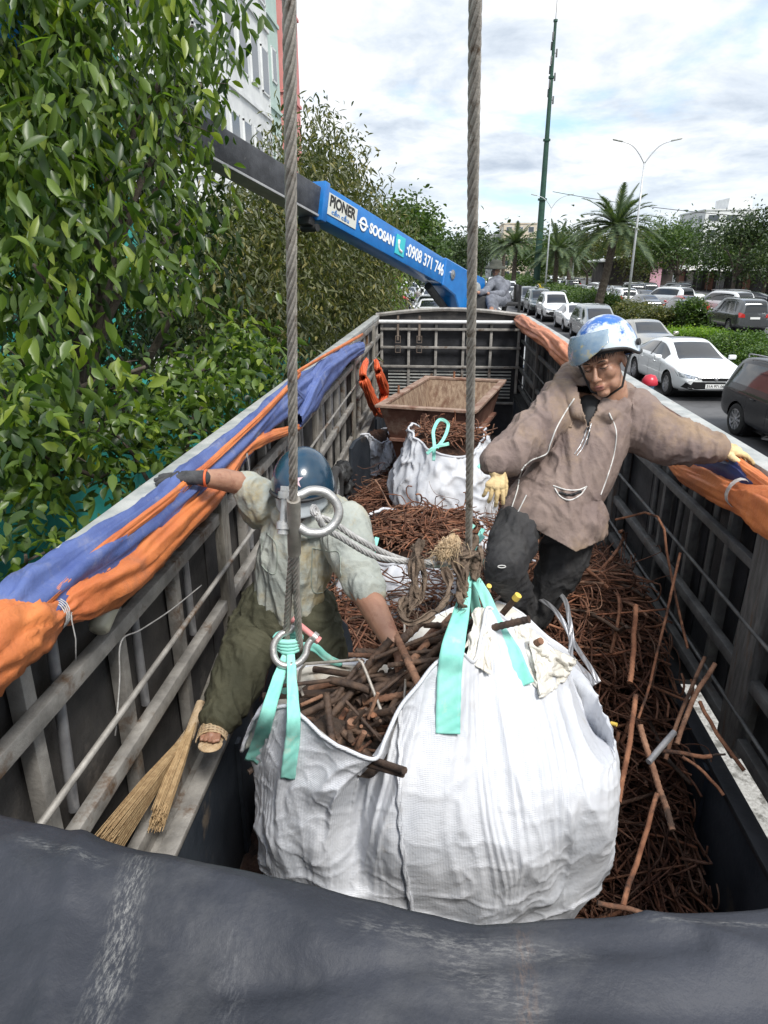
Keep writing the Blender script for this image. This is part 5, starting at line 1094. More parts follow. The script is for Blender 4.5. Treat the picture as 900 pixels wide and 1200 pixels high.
def car(kind,pm,label,cat,loc,rz,group=None,near=False,face='sedan',plate=None,cached={}):
    key=(kind)
    if key not in cached: cached[key]=carbody(kind,pm)
    ms,bvh=cached[key]; D=ST[kind]; root=thing('parked_car',label,cat,(0,0,0),group); hw=D['hw']; r=D['wr']
    def prt(n,me,m,sm=True):
        o=bpy.data.objects.new(n,me.copy()); COL.objects.link(o); o.data.materials.clear(); o.data.materials.append(m); o.parent=root; return o
    bd_=prt('body',ms[0],pm)
    for k,nm in((1,'windscreen'),(2,'rear_window'),(3,'side_window'),(4,'side_window')): 
        g=prt(nm,ms[k],M['glass'])
    f=D['st'][-1]; bk=D['st'][0]; zf=f[2]
    def P(n,axis,c,m,off=.006,sub=None): 
        b=ppatch(bvh,axis,c,off); return b.build(n,m,root,True)
    zt=D['st'][-2][2]
    for s in(-1,1):
        P('headlight','+y',[(s*hw*.42,zt-.10),(s*hw*.93,zt-.06),(s*hw*.95,zt+.05),(s*hw*.50,zt-.03)],M['lamp'],.010)
        z2=D['st'][1][2]; tall=kind!='sedan'
        P('tail_light','-y',[(s*hw*.55,z2-.16),(s*hw*.90,z2-.16),(s*hw*.91,z2+(.12 if tall else -.02)),(s*hw*.58,z2+(.0 if tall else -.02))],M['tail'],.010)
        P('fog_recess','+y',[(s*hw*.60,zf-.26),(s*hw*.86,zf-.20),(s*hw*.80,zf-.06),(s*hw*.66,zf-.12)],M['trim'],.006)
        b=MB(); my=D['st'][8][0]-.12; mz=D['st'][8][2]+.10; b.box((s*(hw+.09),my,mz),(.20,.12,.13),None,.035); b.build('wing_mirror',pm,root,True,auto=60)
        for y in(-.75,.35): 
            b=MB(); b.box((s*(hw+.006),y,D['st'][5][2]-.10),(.022,.19,.028),None,.006); b.build('door_handle',pm,root,True)
        if near:
            for y in((-1.02,-.12,.86)): P('door_gap','+x' if s>0 else '-x',[(y,.30),(y+.012,.30),(y+.012,D['st'][5][2]-.02),(y,D['st'][5][2]-.02)],M['trim'],.002)
            P('sill_trim','+x' if s>0 else '-x',[(-.9,.22),(.95,.22),(.95,.30),(-.9,.30)],M['trim'] if kind=='suv' else pm,.008)
            P('pillar_trim','+x' if s>0 else '-x',[(-.16,D['st'][5][2]+.03),(-.08,D['st'][5][2]+.03),(-.10,D['st'][5][3]-.10),(-.15,D['st'][5][3]-.10)],M['trim'],.006)
    P('grille','+y',[(-hw*.36,zf-.02),(hw*.36,zf-.02),(hw*.42,zf+.05),(-hw*.42,zf+.05)],M['trim'],.006)
    P('lower_grille','+y',[(-hw*.80,zf-.30),(hw*.80,zf-.30),(hw*.62,zf-.04),(-hw*.62,zf-.04)],M['trim'],.005)
    P('dark_strip','+y',[(-hw*.8,zf+.045),(hw*.8,zf+.045),(hw*.8,zf+.062),(-hw*.8,zf+.062)],M['trim'],.012)
    b=MB(); b.lathe([(0,0),(.055,0),(.06,-.02)],(0,f[0]+.012,zf+.03),(0,1,0),20,.75); b.build('badge',M['alloy'],root,True)
    yf=f[0]+.015
    for yy,zz,sg in((yf,zf-.15,1),(bk[0]-.02,bk[2]-.10 if kind!='sedan' else .70,-1)):
        b=MB(); b.box((0,yy,zz),(.50,.012,.11)); p=b.build('licence_plate',M['plate'],root)
        if plate and sg>0:
            fc=bpy.data.curves.new('t','FONT'); fc.body=plate; fc.size=.095; fc.align_x='CENTER'; fc.align_y='CENTER'; fc.offset=.0015; fo=bpy.data.objects.new('t',fc); COL.objects.link(fo)
            dg=bpy.context.evaluated_depsgraph_get(); tm=bpy.data.meshes.new_from_object(fo.evaluated_get(dg)); bpy.data.objects.remove(fo)
            to=bpy.data.objects.new('plate_number',tm); COL.objects.link(to); tm.materials.clear(); tm.materials.append(M['trim']); to.parent=p; to.rotation_euler=(math.pi/2,0,math.pi); to.location=(0,yy+.010,zz)
    for wy in D['wb']:
        for s in(-1,1): wheel(r,root,s*(hw-.115),wy,s,10 if near else 6,False)
    b=MB(); b.box((0,0,.34),(hw*1.5,3.6,.30))
    for wy in D['wb']: b.tube([(-hw+.10,wy,r),(hw-.10,wy,r)],r*1.12,20)
    b.build('underbody',M['trim'],root)
    if kind=='suv':
        for s in(-1,1):
            b=MB(); b.tube(spline([(s*.68,-1.7,1.76),(s*.68,-1.6,1.845),(s*.68,-.3,1.875),(s*.68,.3,1.85),(s*.68,.42,1.77)],4),.016,6); b.build('roof_rail',M['alloy'],root,True)
    if near and kind=='sedan':
        b=ppatch2(bvh,(-.42,.42),(-.75,.12),.006); b.build('sunroof',M['glass'],root,True)
    root.location=(loc[0]*GS,loc[1]*GS,GZ); root.rotation_euler=(0,0,rz); return root
def ppatch2(bvh,xs,ys,off):
    b=MB(); return b.grid(lambda u,v:(lambda h:h[0]+Vector((0,0,off)))(bvh.ray_cast(Vector((xs[0]*(1-u)+xs[1]*u,ys[0]*(1-v)+ys[1]*v,3)),Vector((0,0,-1)))),14,14)
PW=paint('white',(.78,.80,.80)); PK=paint('black',(.008,.009,.011)); PG=paint('grey',(.10,.105,.11),.4); PS=paint('silver',(.36,.38,.38),.6); PB=paint('beige',(.42,.40,.35),.5); PR=paint('red',(.35,.02,.015)); PGr=paint('slate',(.07,.09,.09),.3); PY=paint('yellow',(.6,.42,.03)); PBl=paint('blue',(.03,.08,.2))
FN=math.pi # facing the camera
sedan=car('sedan',PW,'white sedan with sunroof and black lower grille, nearest white car right of the helmet','car',(8.28,24.3,0),FN+.04,None,True,plate='51A 971.06')
sedan.scale=(1.04,1.04,1.02)
suvk=car('suv',PK,'black hatchback cut off by the right edge of the photo','car',(8.45,15.7,0),FN+.05,None,True); suvk.scale=(.98,1,.92)
mpv=car('mpv',PS,'silver grey minivan directly behind the helmeted man head, in the near lane','car',(8.6,40.2,0),FN)
beige=car('sedan',PB,'beige car half hidden behind the blue helmet','car',(9.3,33.0,0),FN+.02)
wsed=car('sedan',PW,'white sedan between the white off-roader and the silver minivan','car',(8.7,46.6,0),FN)
wsuv=car('suv',PW,'white off-roader facing the camera, third from the dark cars of the near lane','car',(8.5,54.6,0),FN)
dsuv=car('suv',PG,'dark grey off-roader seen from behind on the far carriageway, by the agaves','car',(18.7,46.3,0),.02,None,True)
sil=car('sedan',PS,'silver car cut by the right edge, beyond the hedge','car',(20.4,39.6,0),-.55,None,True)
dsed=car('sedan',PG,'dark sedan with rear lights, left of the dark grey off-roader','car',(17.4,52.8,0),.05)
CARS=[('suv',PGr,(8.3,61.5),FN,'slate green off-roader standing behind the white off-roader'),('suv',PG,(8.2,68),FN,'dark off-roader fifth in the near lane'),('sedan',PK,(8.1,75),FN,'black car just right of the seated crane operator'),
 ('sedan',PW,(8.2,83),FN,'white car far along the near lane behind dark ones'),('sedan',PR,(19.9,60),.1,'dark red sedan with lit tail among cars by the lamp post'),('sedan',PG,(17.2,62),.05,'grey sedan queueing just right of the lamp post foot'),
 ('suv',PW,(22.4,58.5),.3,'white off-roader parked before the shops, right one of a pair'),('suv',PW,(21.2,69),.5,'white off-roader parked before the shops, left one of a pair'),('mpv',PW,(29.5,58),-1.2,'white minivan parked before the blue tarpaulin heap'),
 ('suv',PS,(26.5,52),1.2,'pale off-roader behind the dark grey one on far carriageway'),('sedan',PW,(17.6,80),.0,'white sedan left of the date palm trunk'),('sedan',PW,(17.4,92),.0,'white sedan farther left beyond the date palm'),('sedan',PS,(21,88),.0,'silver sedan in the second queue beyond the palm'),
 ('mpv',PW,(14.8,101),0,'small white van in the median gap beyond the yellow car'),('sedan',PY,(13.4,97),.1,'yellow taxi standing beside the green pole'),('sedan',PW,(22,104),.4,'white sedan by the shop with pink banner'),('suv',PG,(26.5,84),.2,'grey off-roader parked under the shop awnings'),('sedan',PW,(24.5,76),.6,'white sedan nosed toward the shop awnings'),
 ('sedan',PK,(29,70),.8,'black sedan parked close to the dark shop front'),('sedan',PS,(18,122),0,'silver sedan far away beyond the taxi'),('suv',PW,(22,128),0,'white off-roader far away beyond the shop'),('sedan',PW,(9,102),FN,'far white car in near lane at the green pole'),('suv',PS,(9.2,118),FN,'far silver off-roader in near lane beyond green pole'),
 ('sedan',PW,(-.9,52),FN,'nearest white sedan on the left lane below the blue boom'),('sedan',PS,(-.6,60.5),FN,'silver sedan second in the left lane queue'),('sedan',PW,(-.5,69),FN,'white sedan third in the left lane queue'),('suv',PW,(-.4,79),FN,'white off-roader fourth in left lane queue'),('sedan',PS,(-.2,90),FN,'silver sedan fifth in left lane queue'),
 ('suv',PW,(-4.6,78),FN,'white off-roader at the kerb on the far left lane'),('mpv',PW,(-4.3,96),FN,'tall white van behind the kerbside white off-roader'),('sedan',PW,(-.1,104),FN,'far white sedan under the blue boom'),('sedan',PK,(-4.2,112),FN,'far dark car on the left kerb lane'),('sedan',PW,(.1,122),FN,'farthest white sedan under the boom'),
 ('mpv',PG,(25.5,66.5),1.9,'grey minivan parked sideways before shop awnings'),('sedan',PW,(31.5,66),2.4,'white sedan parked beneath the big right tree')]
GQ='dense queue of cars beyond the median'
rq=random.Random(12)
for lane,ph in((17.6,0),(20.6,3),(23.8,1)):
    for k in range(11 if lane<23 else 7):
        y=64+ph+k*6.9+rq.uniform(-.5,.5); 
        if any(abs(a[2][0]-lane)<2 and abs(a[2][1]-y)<5.2 for a in CARS): continue
        CARS.append((rq.choice(['sedan','suv','mpv','sedan']),rq.choice([PW,PW,PW,PS,PG,PK]),(lane+rq.uniform(-.3,.3),y),rq.uniform(-.06,.06)+(FN if lane<0 else 0),'Q'))
for k in range(5): CARS.append((rq.choice(['sedan','suv']),rq.choice([PW,PW,PS]),(8.3,90+k*7),FN,'N'))
for k in range(8): CARS.append((rq.choice(['sedan','suv']),rq.choice([PW,PS,PW]),(-3.9+rq.uniform(-.2,.2) if k%2 else -1.2,58+k*7.5),FN,'L'))
QL={'Q':'one of the many cars queueing beyond the median hedge','N':'one of the far cars closing the near lane queue','L':'one of the far cars in the left road under the boom'}
protos={}
for kind,pm,(x,y),rz,lab in CARS:
    k=(kind,pm.name)
    if k in protos:
        c=copy_tree(protos[k]); c['label']=lab; c.name='parked_car'; c.location=(x*GS,y*GS,GZ); c.rotation_euler=(0,0,rz)
    else: c=car(kind,pm,lab,'car',(x,y,0),rz,'cars standing in the traffic and parked around'); protos[k]=c
    c['group']={'Q':GQ,'N':'far cars of the near lane','L':'far cars on the left road'}.get(lab,'cars standing in the traffic and parked around')
    if lab in QL: c['label']=QL[lab]
# motorbikes with riders far left
def motorbike(loc,rz,label,seated,cl,plabel,hel):
    root=thing('motorbike',label,'motorbike',(0,0,0),'motorbikes in the traffic')
    for y in(-.62,.62):
        b=MB(); b.tube([(0,y+.24*math.cos(a),.29+.24*math.sin(a)) for a in [k*math.pi/10 for k in range(20)]],.045,8,closed=True); b.lathe([(0,-.02),(.19,-.015),(.19,.015),(0,.02)],(0,y,.29),(1,0,0),14); b.build('wheel',M['tyre'],root,True)
    me=blobs('mb',[('c',(0,-.55,.62),.13,(0,.0,.55),.10),('c',(0,.0,.42),.13,(0,-.4,.36),.10),('c',(0,.38,.45),.10,(0,.52,.92),.09),('c',(0,.0,.35),.08,(0,.42,.45),.09)],.025,3); put('fairing',me,PR if cl else PBl,root,True)
    me=blobs('mb',[('c',(0,-.7,.78),.10,(0,-.05,.76),.09)],.025,2); put('seat',me,M['black'],root,True)
    b=MB(); b.tube([(-.33,.38,1.02),(-.12,.48,1.0),(.12,.48,1.0),(.33,.38,1.02)],.02,6); b.build('handlebar',M['black'],root,True)
    b=MB(); b.lathe([(0,.03),(.07,.02),(.08,-.03)],(0,.62,.86),(0,1,.1),14); b.build('headlight',M['lamp'],root,True)
    loc=(loc[0]*GS,loc[1]*GS,GZ); root.location=loc; root.rotation_euler=(0,0,rz)
    if seated:
        p=thing('person',plabel,'person',(0,0,0),'riders in the traffic')
        me=blobs('r',[('e',(0,-.12,1.58),(.085,.1,.12)),('c',(0,-.12,1.50),.05,(0,-.15,1.38),.06),('c',(0,-.15,1.32),.15,(0,-.25,.95),.15)]+[q for s in(-1,1) for q in (('c',(s*.18,-.13,1.34),.06,(s*.27,.05,1.12),.05),('c',(s*.27,.05,1.12),.045,(s*.3,.34,1.04),.035),('c',(s*.1,-.22,.88),.09,(s*.19,.2,.78),.07),('c',(s*.19,.2,.78),.06,(s*.17,.1,.32),.045))],.022,3)
        put('body',me,hel[0],p,True); b=MB(); b.lathe([(0,.15),(.08,.13),(.125,.06),(.135,-.01),(.12,-.03)],(0,-.12,1.62),(0,0,1),18); b.build('helmet',hel[1],p,True)
        p.location=loc; p.rotation_euler=(0,0,rz)
hm=[mat('rcl%d'%i,c,None,.8) for i,c in enumerate([(.05,.06,.08),(.3,.1,.08),(.45,.42,.4),(.1,.2,.3)])]; hh=[mat('hcl%d'%i,c,None,.3) for i,c in enumerate([(.5,.03,.05),(.7,.7,.7),(.02,.02,.02),(.6,.4,.05)])]
motorbike((-2.6,48,0),FN,'dark motorbike nearest in the left lane gap',True,0,'rider in dark clothes and red helmet on the nearest left motorbike',(hm[0],hh[0]))
motorbike((-2.9,55,0),FN,'red motorbike second in the left lane gap',True,1,'rider in reddish shirt and white helmet left of the white sedan queue',(hm[1],hh[1]))
motorbike((-2.3,66,0),FN,'third motorbike beside the left car queue',True,0,'rider in pale jacket and dark helmet farther along left queue',(hm[2],hh[2]))
motorbike((4.05,13.3,0),FN+.1,'motorbike beside the white sedan, mostly hidden by the truck wall',True,1,'rider with red helmet peeking above the right truck wall',(hm[3],hh[0]))
motorbike((2.75,20.5,0),FN,'motorbike passing behind the crane truck pedestal',True,0,'rider with pink white helmet just left of the seated operator',(hm[0],hh[1]))
# ---------------- loader crane in front ----------------
M['craneB']=mat('craneB',(.006,.13,.42),(.01,.18,.52),.35,0,4,.05,40,(.02,.10,.26),8,(.62,.72),coat=.3)
M['craneK']=mat('craneK',(.035,.036,.040),(.075,.077,.085),.5,.2,6,.2,40,(.13,.13,.13),12,(.6,.7),stretch=(1,1,1))
ctr=thing('crane_truck','flat deck truck carrying the blue crane, parked ahead of the scrap truck','truck',(.5,15.5,0))
b=MB(); b.box((.6,16.2,2.28),(2.4,6.2,.12)); b.build('deck',mat('deckg',(.30,.31,.31),(.42,.42,.42),.7,0,5,.2),ctr)
b=MB(); b.box((.6,15.9,2.0),(1.0,6,.4)); b.box((.6,19.7,1.4),(2.3,1.8,2.0),None,.12); b.build('chassis',PW,ctr,True,auto=30)
for y in(13.6,14.9,19.6):
    for s in(-1,1):
        b=MB(); b.lathe([(0,-.14),(.3,-.15),(.5,-.12),(.5,.12),(.3,.15),(0,.14)],(.6+s*1.05,y,1.0),(1,0,0),24); b.build('wheel',M['tyre'],ctr,True,auto=40)
cr=thing('loader_crane','blue telescopic loader crane with dark inner boom reaching over the trees','crane',(.95,14.2,2.4))
Bd=at(545,338,d=13.2); Bm=at(366,236,d=8.95); Be=at(128,104,d=6.3)
ax=(Bm-Bd).normalized(); up_=Vector((0,0,1)); nrm=ax.cross(up_).normalized(); 
if nrm.dot(Vector((0,0,CAM_H))-Bd)<0: nrm=-nrm
upb=nrm.cross(ax); 
if upb.z<0: upb=-upb
MX=Matrix((ax,nrm,upb)).transposed()
L1=(Bm-Bd).length
def bx(b,l0,l1,w_,h,dn=0,du=0,bev=.02): b.box(Bd+ax*(l0+l1)/2+nrm*dn+upb*du,(l1-l0,w_,h),MX,bev)
b=MB(); bx(b,.1,L1,.34,.44); bo=b.build('outer_boom',M['craneB'],cr,True,auto=30)
b=MB(); bx(b,L1-.10,L1+.02,.40,.50); b.build('boom_collar',M['craneB'],cr,True,auto=30)
b=MB(); bx(b,L1-.3,L1+3.9,.27,.35); b.build('inner_boom',M['craneK'],cr,True,auto=30)
b=MB(); bx(b,L1,L1+3.85,.30,.03,0,-.19,.005); b.build('boom_skid',mat('skid',(.3,.3,.31),(.42,.42,.42),.4,.3),cr)
b=MB(); bx(b,L1+3.85,L1+4.2,.34,.46); b.build('boom_head',M['craneB'],cr,True,auto=30)
b=MB(); bx(b,L1+.02,L1+.14,.2,.10,0,-.28,.01); b.tube([Bm-upb*.34-nrm*.12,Bm-upb*.34+nrm*.14],.05,12); b.build('bracket',M['black'],cr,True,auto=40)
b=MB(); b.tube([Bd+ax*.9+upb*.24,Bd+ax*(L1-.2)+upb*.24],.016,6); b.build('hose',M['black'],cr,True)
b=MB()
pts=[(-.55,.10),(-.45,.30),(.1,.26),(1.3,.24),(1.3,-.24),(.75,-.30),(.35,-.62),(.05,-.85),(-.35,-.80),(-.5,-.3)]
vs=[Bd+ax*x+upb*y+nrm*s*.19 for s in(-1,1) for x,y in pts]; n_=len(pts)
b.add(vs,[tuple(range(n_))[::-1],tuple(range(n_,2*n_))]+[(k,(k+1)%n_,n_+(k+1)%n_,n_+k) for k in range(n_)]); o=b.build('boom_knuckle',M['craneB'],cr); o.modifiers.new('b','BEVEL').width=.02
b=MB(); b.lathe([(0,.02),(.13,.015),(.15,-.03)],Bd-ax*.12+nrm*.21,nrm,20); b.build('pivot_cap',M['rail'],cr,True,auto=40)
b=MB(); b.lathe([(.085,.0),(.085,.03),(0,.04)],Bd+ax*1.0+nrm*.18+upb*.02,nrm,16); b.build('work_light',M['alloy'],cr,True,auto=40)
pc=Vector((Bd.x+.1,Bd.y+.3,0))
b=MB(); b.tube([pc+Vector((0,0,2.35)),pc+Vector((0,0,3.5))],[.26,.20],16); b.box(pc+Vector((0,0,2.55)),(1.0,.9,.35),None,.03); b.box(pc+Vector((.1,-.1,3.15)),(.5,.5,.55),None,.03); b.build('pedestal',M['black'],cr,True,auto=30)
b=MB(); b.tube([pc+Vector((-.25,-.3,2.9)),Bd+ax*1.5-upb*.30],.07,12); b.build('lift_cylinder',M['black'],cr,True,auto=40)
for k in range(6):
    b=MB(); x=-.42+.09*k; b.tube([pc+Vector((x-.1,-.75,2.6)),pc+Vector((x-.1,-.78,3.02))],.014,6); b.build('control_lever',M['alloy'],cr)
sp_=at(592,352,d=13.75)
b=MB(); b.box(sp_+Vector((0,0,-.06)),(.5,.45,.07),None,.02); b.box(sp_+Vector((.22,.1,.12)),(.06,.45,.38),None,.02); b.tube([sp_+Vector((0,0,-.1)),sp_+Vector((-.1,.2,-.75))],.05,8); b.build('operator_seat',M['black'],cr,True,auto=30)
for q in((.28,.05),(.28,-.2)):
    b=MB(); b.tube([sp_+Vector((q[0],q[1],-.5)),sp_+Vector((q[0],q[1],.3))],.015,6); b.build('handrail',M['black'],cr)
def lettering(txt,l0,du,size,m,wid,nm='lettering',bold=.004,dn=.176):
    fc=bpy.data.curves.new('t','FONT'); fc.body=txt; fc.size=size; fc.align_x='LEFT'; fc.align_y='CENTER'; fc.offset=bold; fc.extrude=.002
    fo=bpy.data.objects.new('t',fc); COL.objects.link(fo); dg=bpy.context.evaluated_depsgraph_get(); tm=bpy.data.meshes.new_from_object(fo.evaluated_get(dg)); bpy.data.objects.remove(fo)
    xd=-ax; org=Bd+ax*l0+nrm*dn+upb*du
    k_=wid/max(q.co.x for q in tm.vertices)
    for v in tm.vertices: v.co.x*=k_
    for v in tm.vertices: v.co=org+xd*v.co.x+upb*v.co.y+nrm*v.co.z
    tm.materials.clear(); return put(nm,tm,m,bo)
WT=mat('letterW',(.8,.82,.82),None,.5)
b=MB(); bx(b,L1-.80,L1-.10,.01,.27,.176,.01,.0); b.build('sign_panel',mat('signp',(.62,.62,.56),None,.6),bo)
lettering('PIONER',L1-.14,.05,.19,M['black'],.62,bold=.006,dn=.184)
lettering('cần cẩu',L1-.20,-.075,.08,M['craneB'],.42,bold=.001,dn=.184)
lettering('SOOSAN',L1-1.16,-.0,.19,WT,.70,bold=.008)
b=MB(); b.lathe([(.095,0),(.095,.008),(.06,.008),(.06,0)],Bd+ax*(L1-.98)+nrm*.176,nrm,24); bx(b,L1-1.10,L1-.86,.01,.03,.182,.0,0); b.build('ring_emblem',WT,bo)
b=MB(); bx(b,L1-2.20,L1-1.92,.012,.29,.178,.0,.004); b.build('phone_panel',mat('phg',(.05,.5,.55),None,.5),bo)
pp_=[(-.07,.07),(-.065,.0),(-.03,-.06),(.05,-.08)]; b=MB(); b.tube(spline([Bd+ax*(L1-2.06)-ax*x+upb*y+nrm*.188 for x,y in pp_],5),[.022]*5+[.016]*6+[.022]*5,8); b.build('handset_icon',WT,bo,True)
lettering(':0908 371 746',L1-2.27,-.0,.27,WT,1.36,bold=.005)
# ---------------- ground, roads, median ----------------
def struct(o): o['kind']='structure'; return o
def sheet(name,x0,x1,y0,y1,z,m,nx=1,ny=1):
    z+=GZ; x0*=GS; x1*=GS
    b=MB(); b.grid(lambda u,v:(x0+(x1-x0)*u,y0+(y1-y0)*v,z),nx+1,ny+1); return struct(b.build(name,m))
M['asph']=mat('asph',(.075,.075,.078),(.12,.12,.122),.85,0,.6,.3,60,(.055,.055,.058),.25,(.5,.6))
M['pave']=mat('pave',(.22,.21,.20),(.32,.31,.29),.85,0,1.2,.2,30,(.16,.15,.14),.5,(.5,.6))
M['ground']=mat('ground',(.06,.07,.035),(.11,.115,.06),.95,0,.3,.4,8,(.10,.085,.055),.15,(.5,.6))
M['grass']=mat('grassb',(.05,.085,.018),(.09,.14,.035),.95,0,2,.6,30,(.11,.10,.05),.6,(.55,.7))
M['kerb']=mat('kerb',(.28,.27,.26),(.42,.41,.39),.8,0,3,.2,20)
M['line']=mat('line',(.6,.6,.58),(.75,.75,.72),.7,0,6,0,1,(.3,.3,.3),3,(.6,.7))
sheet('ground',-900,1200,-60,2500,-.05,M['ground'])
sheet('road',-7.4,11.0,-40,420,.0,M['asph']); sheet('far_road',16.6,27.5,-40,420,.0,M['asph']); sheet('parking_ground',27.6,52,8,200,.06,M['asph'])
sheet('pavement',-12.5,-7.6,-40,420,.12,M['pave'])
b=MB(); b.box((13.8*GS,190,.05+GZ),(5.4*GS,460,.16)); struct(b.build('median_verge',M['grass']))
for nm,x in(('kerb',11.05),('kerb',16.52),('kerb',-7.5),('kerb',27.55)):
    b=MB(); b.box((x*GS,190,.07+GZ),(.18,460,.22),None,.02); struct(b.build(nm,M['kerb']))
for x in(2.2,5.6,):
    for k in range(28):
        b=MB(); b.box((x*GS,6+k*9,.005+GZ),(.14,3,.006)); struct(b.build('lane_marking',M['line']))
b=MB(); b.box((10.6*GS,190,.005+GZ),(.14,460,.006)); struct(b.build('lane_marking',M['line']))
# sunlit road seen through the gap, its brightness put into a pale strip
sheet('sunlit_road_strip',.9,4.2,-6,16,.008,mat('sunroad',(.24,.23,.21),(.42,.41,.38),.9,0,45,.4,30,(.12,.115,.10),9,(.52,.62)))
# ---------------- leaves ----------------
def leaves(name,C_,N_,lw,ll,m,parent,droop=.8,seed=1,fold=.25,spread=.55):
    """C_: cluster centres (n,3) arrays; N_ leaves per cluster; each leaf a folded pointed blade of 6 faces"""
    rg=np.random.default_rng(seed); n=len(C_)*N_; base=np.repeat(C_,N_,0)
    dirs=rg.normal(size=(n,3)); dirs[:,2]=dirs[:,2]*.5-droop; dirs/=np.linalg.norm(dirs,axis=1)[:,None]
    off=rg.normal(size=(n,3))*spread*ll*1.5; org=base+off
    up=rg.normal(size=(n,3))*.55; up[:,2]+=1; side=np.cross(dirs,up); side/=np.linalg.norm(side,axis=1)[:,None]; nn=np.cross(side,dirs)
    L_=ll*rg.uniform(.42,1.2,n)[:,None]; W_=lw*rg.uniform(.7,1.15,n)[:,None]
    prof=[(0,0),(.28,.85),(.55,1.0),(.8,.6),(1.0,0)]
    vs=[]
    for t,wd in prof:
        c=org+dirs*L_*t+nn*L_*(-.16*t*t)
        if wd==0: vs.append(c[:,None,:])
        else: vs.append(np.stack([c-side*W_*wd*.5+nn*W_*fold*wd,c,c+side*W_*wd*.5+nn*W_*fold*wd],1))
    V=np.concatenate(vs,1) # 1+3*3+1 = 11
    F=np.array([(0,2,1,0),(0,3,2,0),(1,2,5,4),(2,3,6,5),(4,5,8,7),(5,6,9,8),(7,8,10,7),(8,9,10,8)])
    tri=[(0,1,2),(0,2,3),(7,10,8),(8,10,9)]; quad=[(1,4,5,2),(2,5,6,3),(4,7,8,5),(5,8,9,6)]
    nv=V.shape[1]; bo_=(np.arange(n)*nv)[:,None,None]
    T=(np.array(tri)[None]+bo_).reshape(-1); Q=(np.array(quad)[None]+bo_).reshape(-1)
    me=bpy.data.meshes.new(name); me.vertices.add(n*nv); me.vertices.foreach_set('co',V.reshape(-1).astype(np.float32))
    nt_=n*4; nq=n*4; me.loops.add(nt_*3+nq*4); me.loops.foreach_set('vertex_index',np.concatenate([T,Q]).astype(np.int32))
    me.polygons.add(nt_+nq); me.polygons.foreach_set('loop_start',np.concatenate([np.arange(nt_)*3,nt_*3+np.arange(nq)*4]).astype(np.int32))
    me.update(calc_edges=True); me.validate(); me.shade_smooth()
    return put(name,me,m,parent)
def ellip(rg,c,r,n,shell=.35):
    v=rg.normal(size=(n,3)); v/=np.linalg.norm(v,axis=1)[:,None]; q=rg.random(n)**(shell); return np.array(c)+v*q[:,None]*np.array(r)
M['leafN']=leafmat('leafN',(.018,.045,.012),(.125,.19,.034),.38,.34)
M['leafD']=leafmat('leafD',(.040,.055,.018),(.12,.125,.045),.45,.25)
M['leafB']=leafmat('leafB',(.08,.16,.015),(.17,.27,.035),.45,.4)
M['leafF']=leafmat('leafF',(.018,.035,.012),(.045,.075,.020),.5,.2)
M['leafF2']=leafmat('leafF2',(.03,.06,.014),(.07,.12,.026),.5,.25)
M['bark']=mat('bark',(.05,.038,.03),(.11,.09,.07),.95,0,8,.8,30)
def branchy(parent,base,tips,r0,seed=1,nm='trunk'):
    r=random.Random(seed); base=Vector(base); h=sum((Vector(t).z for t in tips),0)/len(tips); fork=Vector((base.x,base.y,base.z+(h-base.z)*.45))+Vector((r.uniform(-.2,.2),r.uniform(-.2,.2),0))
    b=MB(); b.tube(spline([base,base.lerp(fork,.5)+Vector((r.uniform(-.08,.08),0,0)),fork],5),[r0*(1.25-.05*i) for i in range(11)],10); b.build(nm,M['bark'],parent,True)
    for t in tips:
        b=MB(); t=Vector(t); m_=fork.lerp(t,.5)+Vector((r.uniform(-.3,.3),r.uniform(-.3,.3),.25*(t-fork).length*.5)); P=spline([fork-Vector((0,0,.15)),m_,t],6); b.tube(P,[r0*.62*(1-.9*i/(len(P)-1))+.006 for i in range(len(P))],7)
        for k in range(5):
            i=r.randrange(4,len(P)-1); q=P[i]; e=q+Vector((r.uniform(-1.2,1.2),r.uniform(-1.2,1.2),r.uniform(-.4,.9)))*min(.5,(t-fork).length*.16); b.tube([q,q.lerp(e,.5)+Vector((0,0,.05)),e],[r0*.22*(1-.7*i/len(P))+.004,.008,.003],5)
        b.build('limb',M['bark'],parent,True)
def tree(label,base,blobs_,n,per,lw,ll,m,seed,droop=.8,r0=.12,cat='tree',group=None,spread=.55,fold=.25,shell=.4,name='leafy_tree',gap=0):
    root=thing(name,label,cat,tuple(base),group); rg=np.random.default_rng(seed)
    tot=sum(r[0]*r[1]*r[2] for c,r in blobs_)**1.0; C_=[]
    for c,r in blobs_: C_.append(ellip(rg,c,r,max(4,int(n*r[0]*r[1]*r[2]/tot)),shell))
    C_=np.concatenate(C_)
    if gap: C_=C_[np.array([noise.noise(Vector(c)*gap)>-.02 for c in C_])]
    leaves('crown',C_,per,lw,ll,m,root,droop,seed,fold,spread)
    branchy(root,base,[c for c,r in blobs_],r0,seed); return root
def V3(p): return (p.x,p.y,p.z)
E_=lambda px,py,d,rx,ry,rz:(V3(at(px,py,d=d)),(rx,ry,rz))
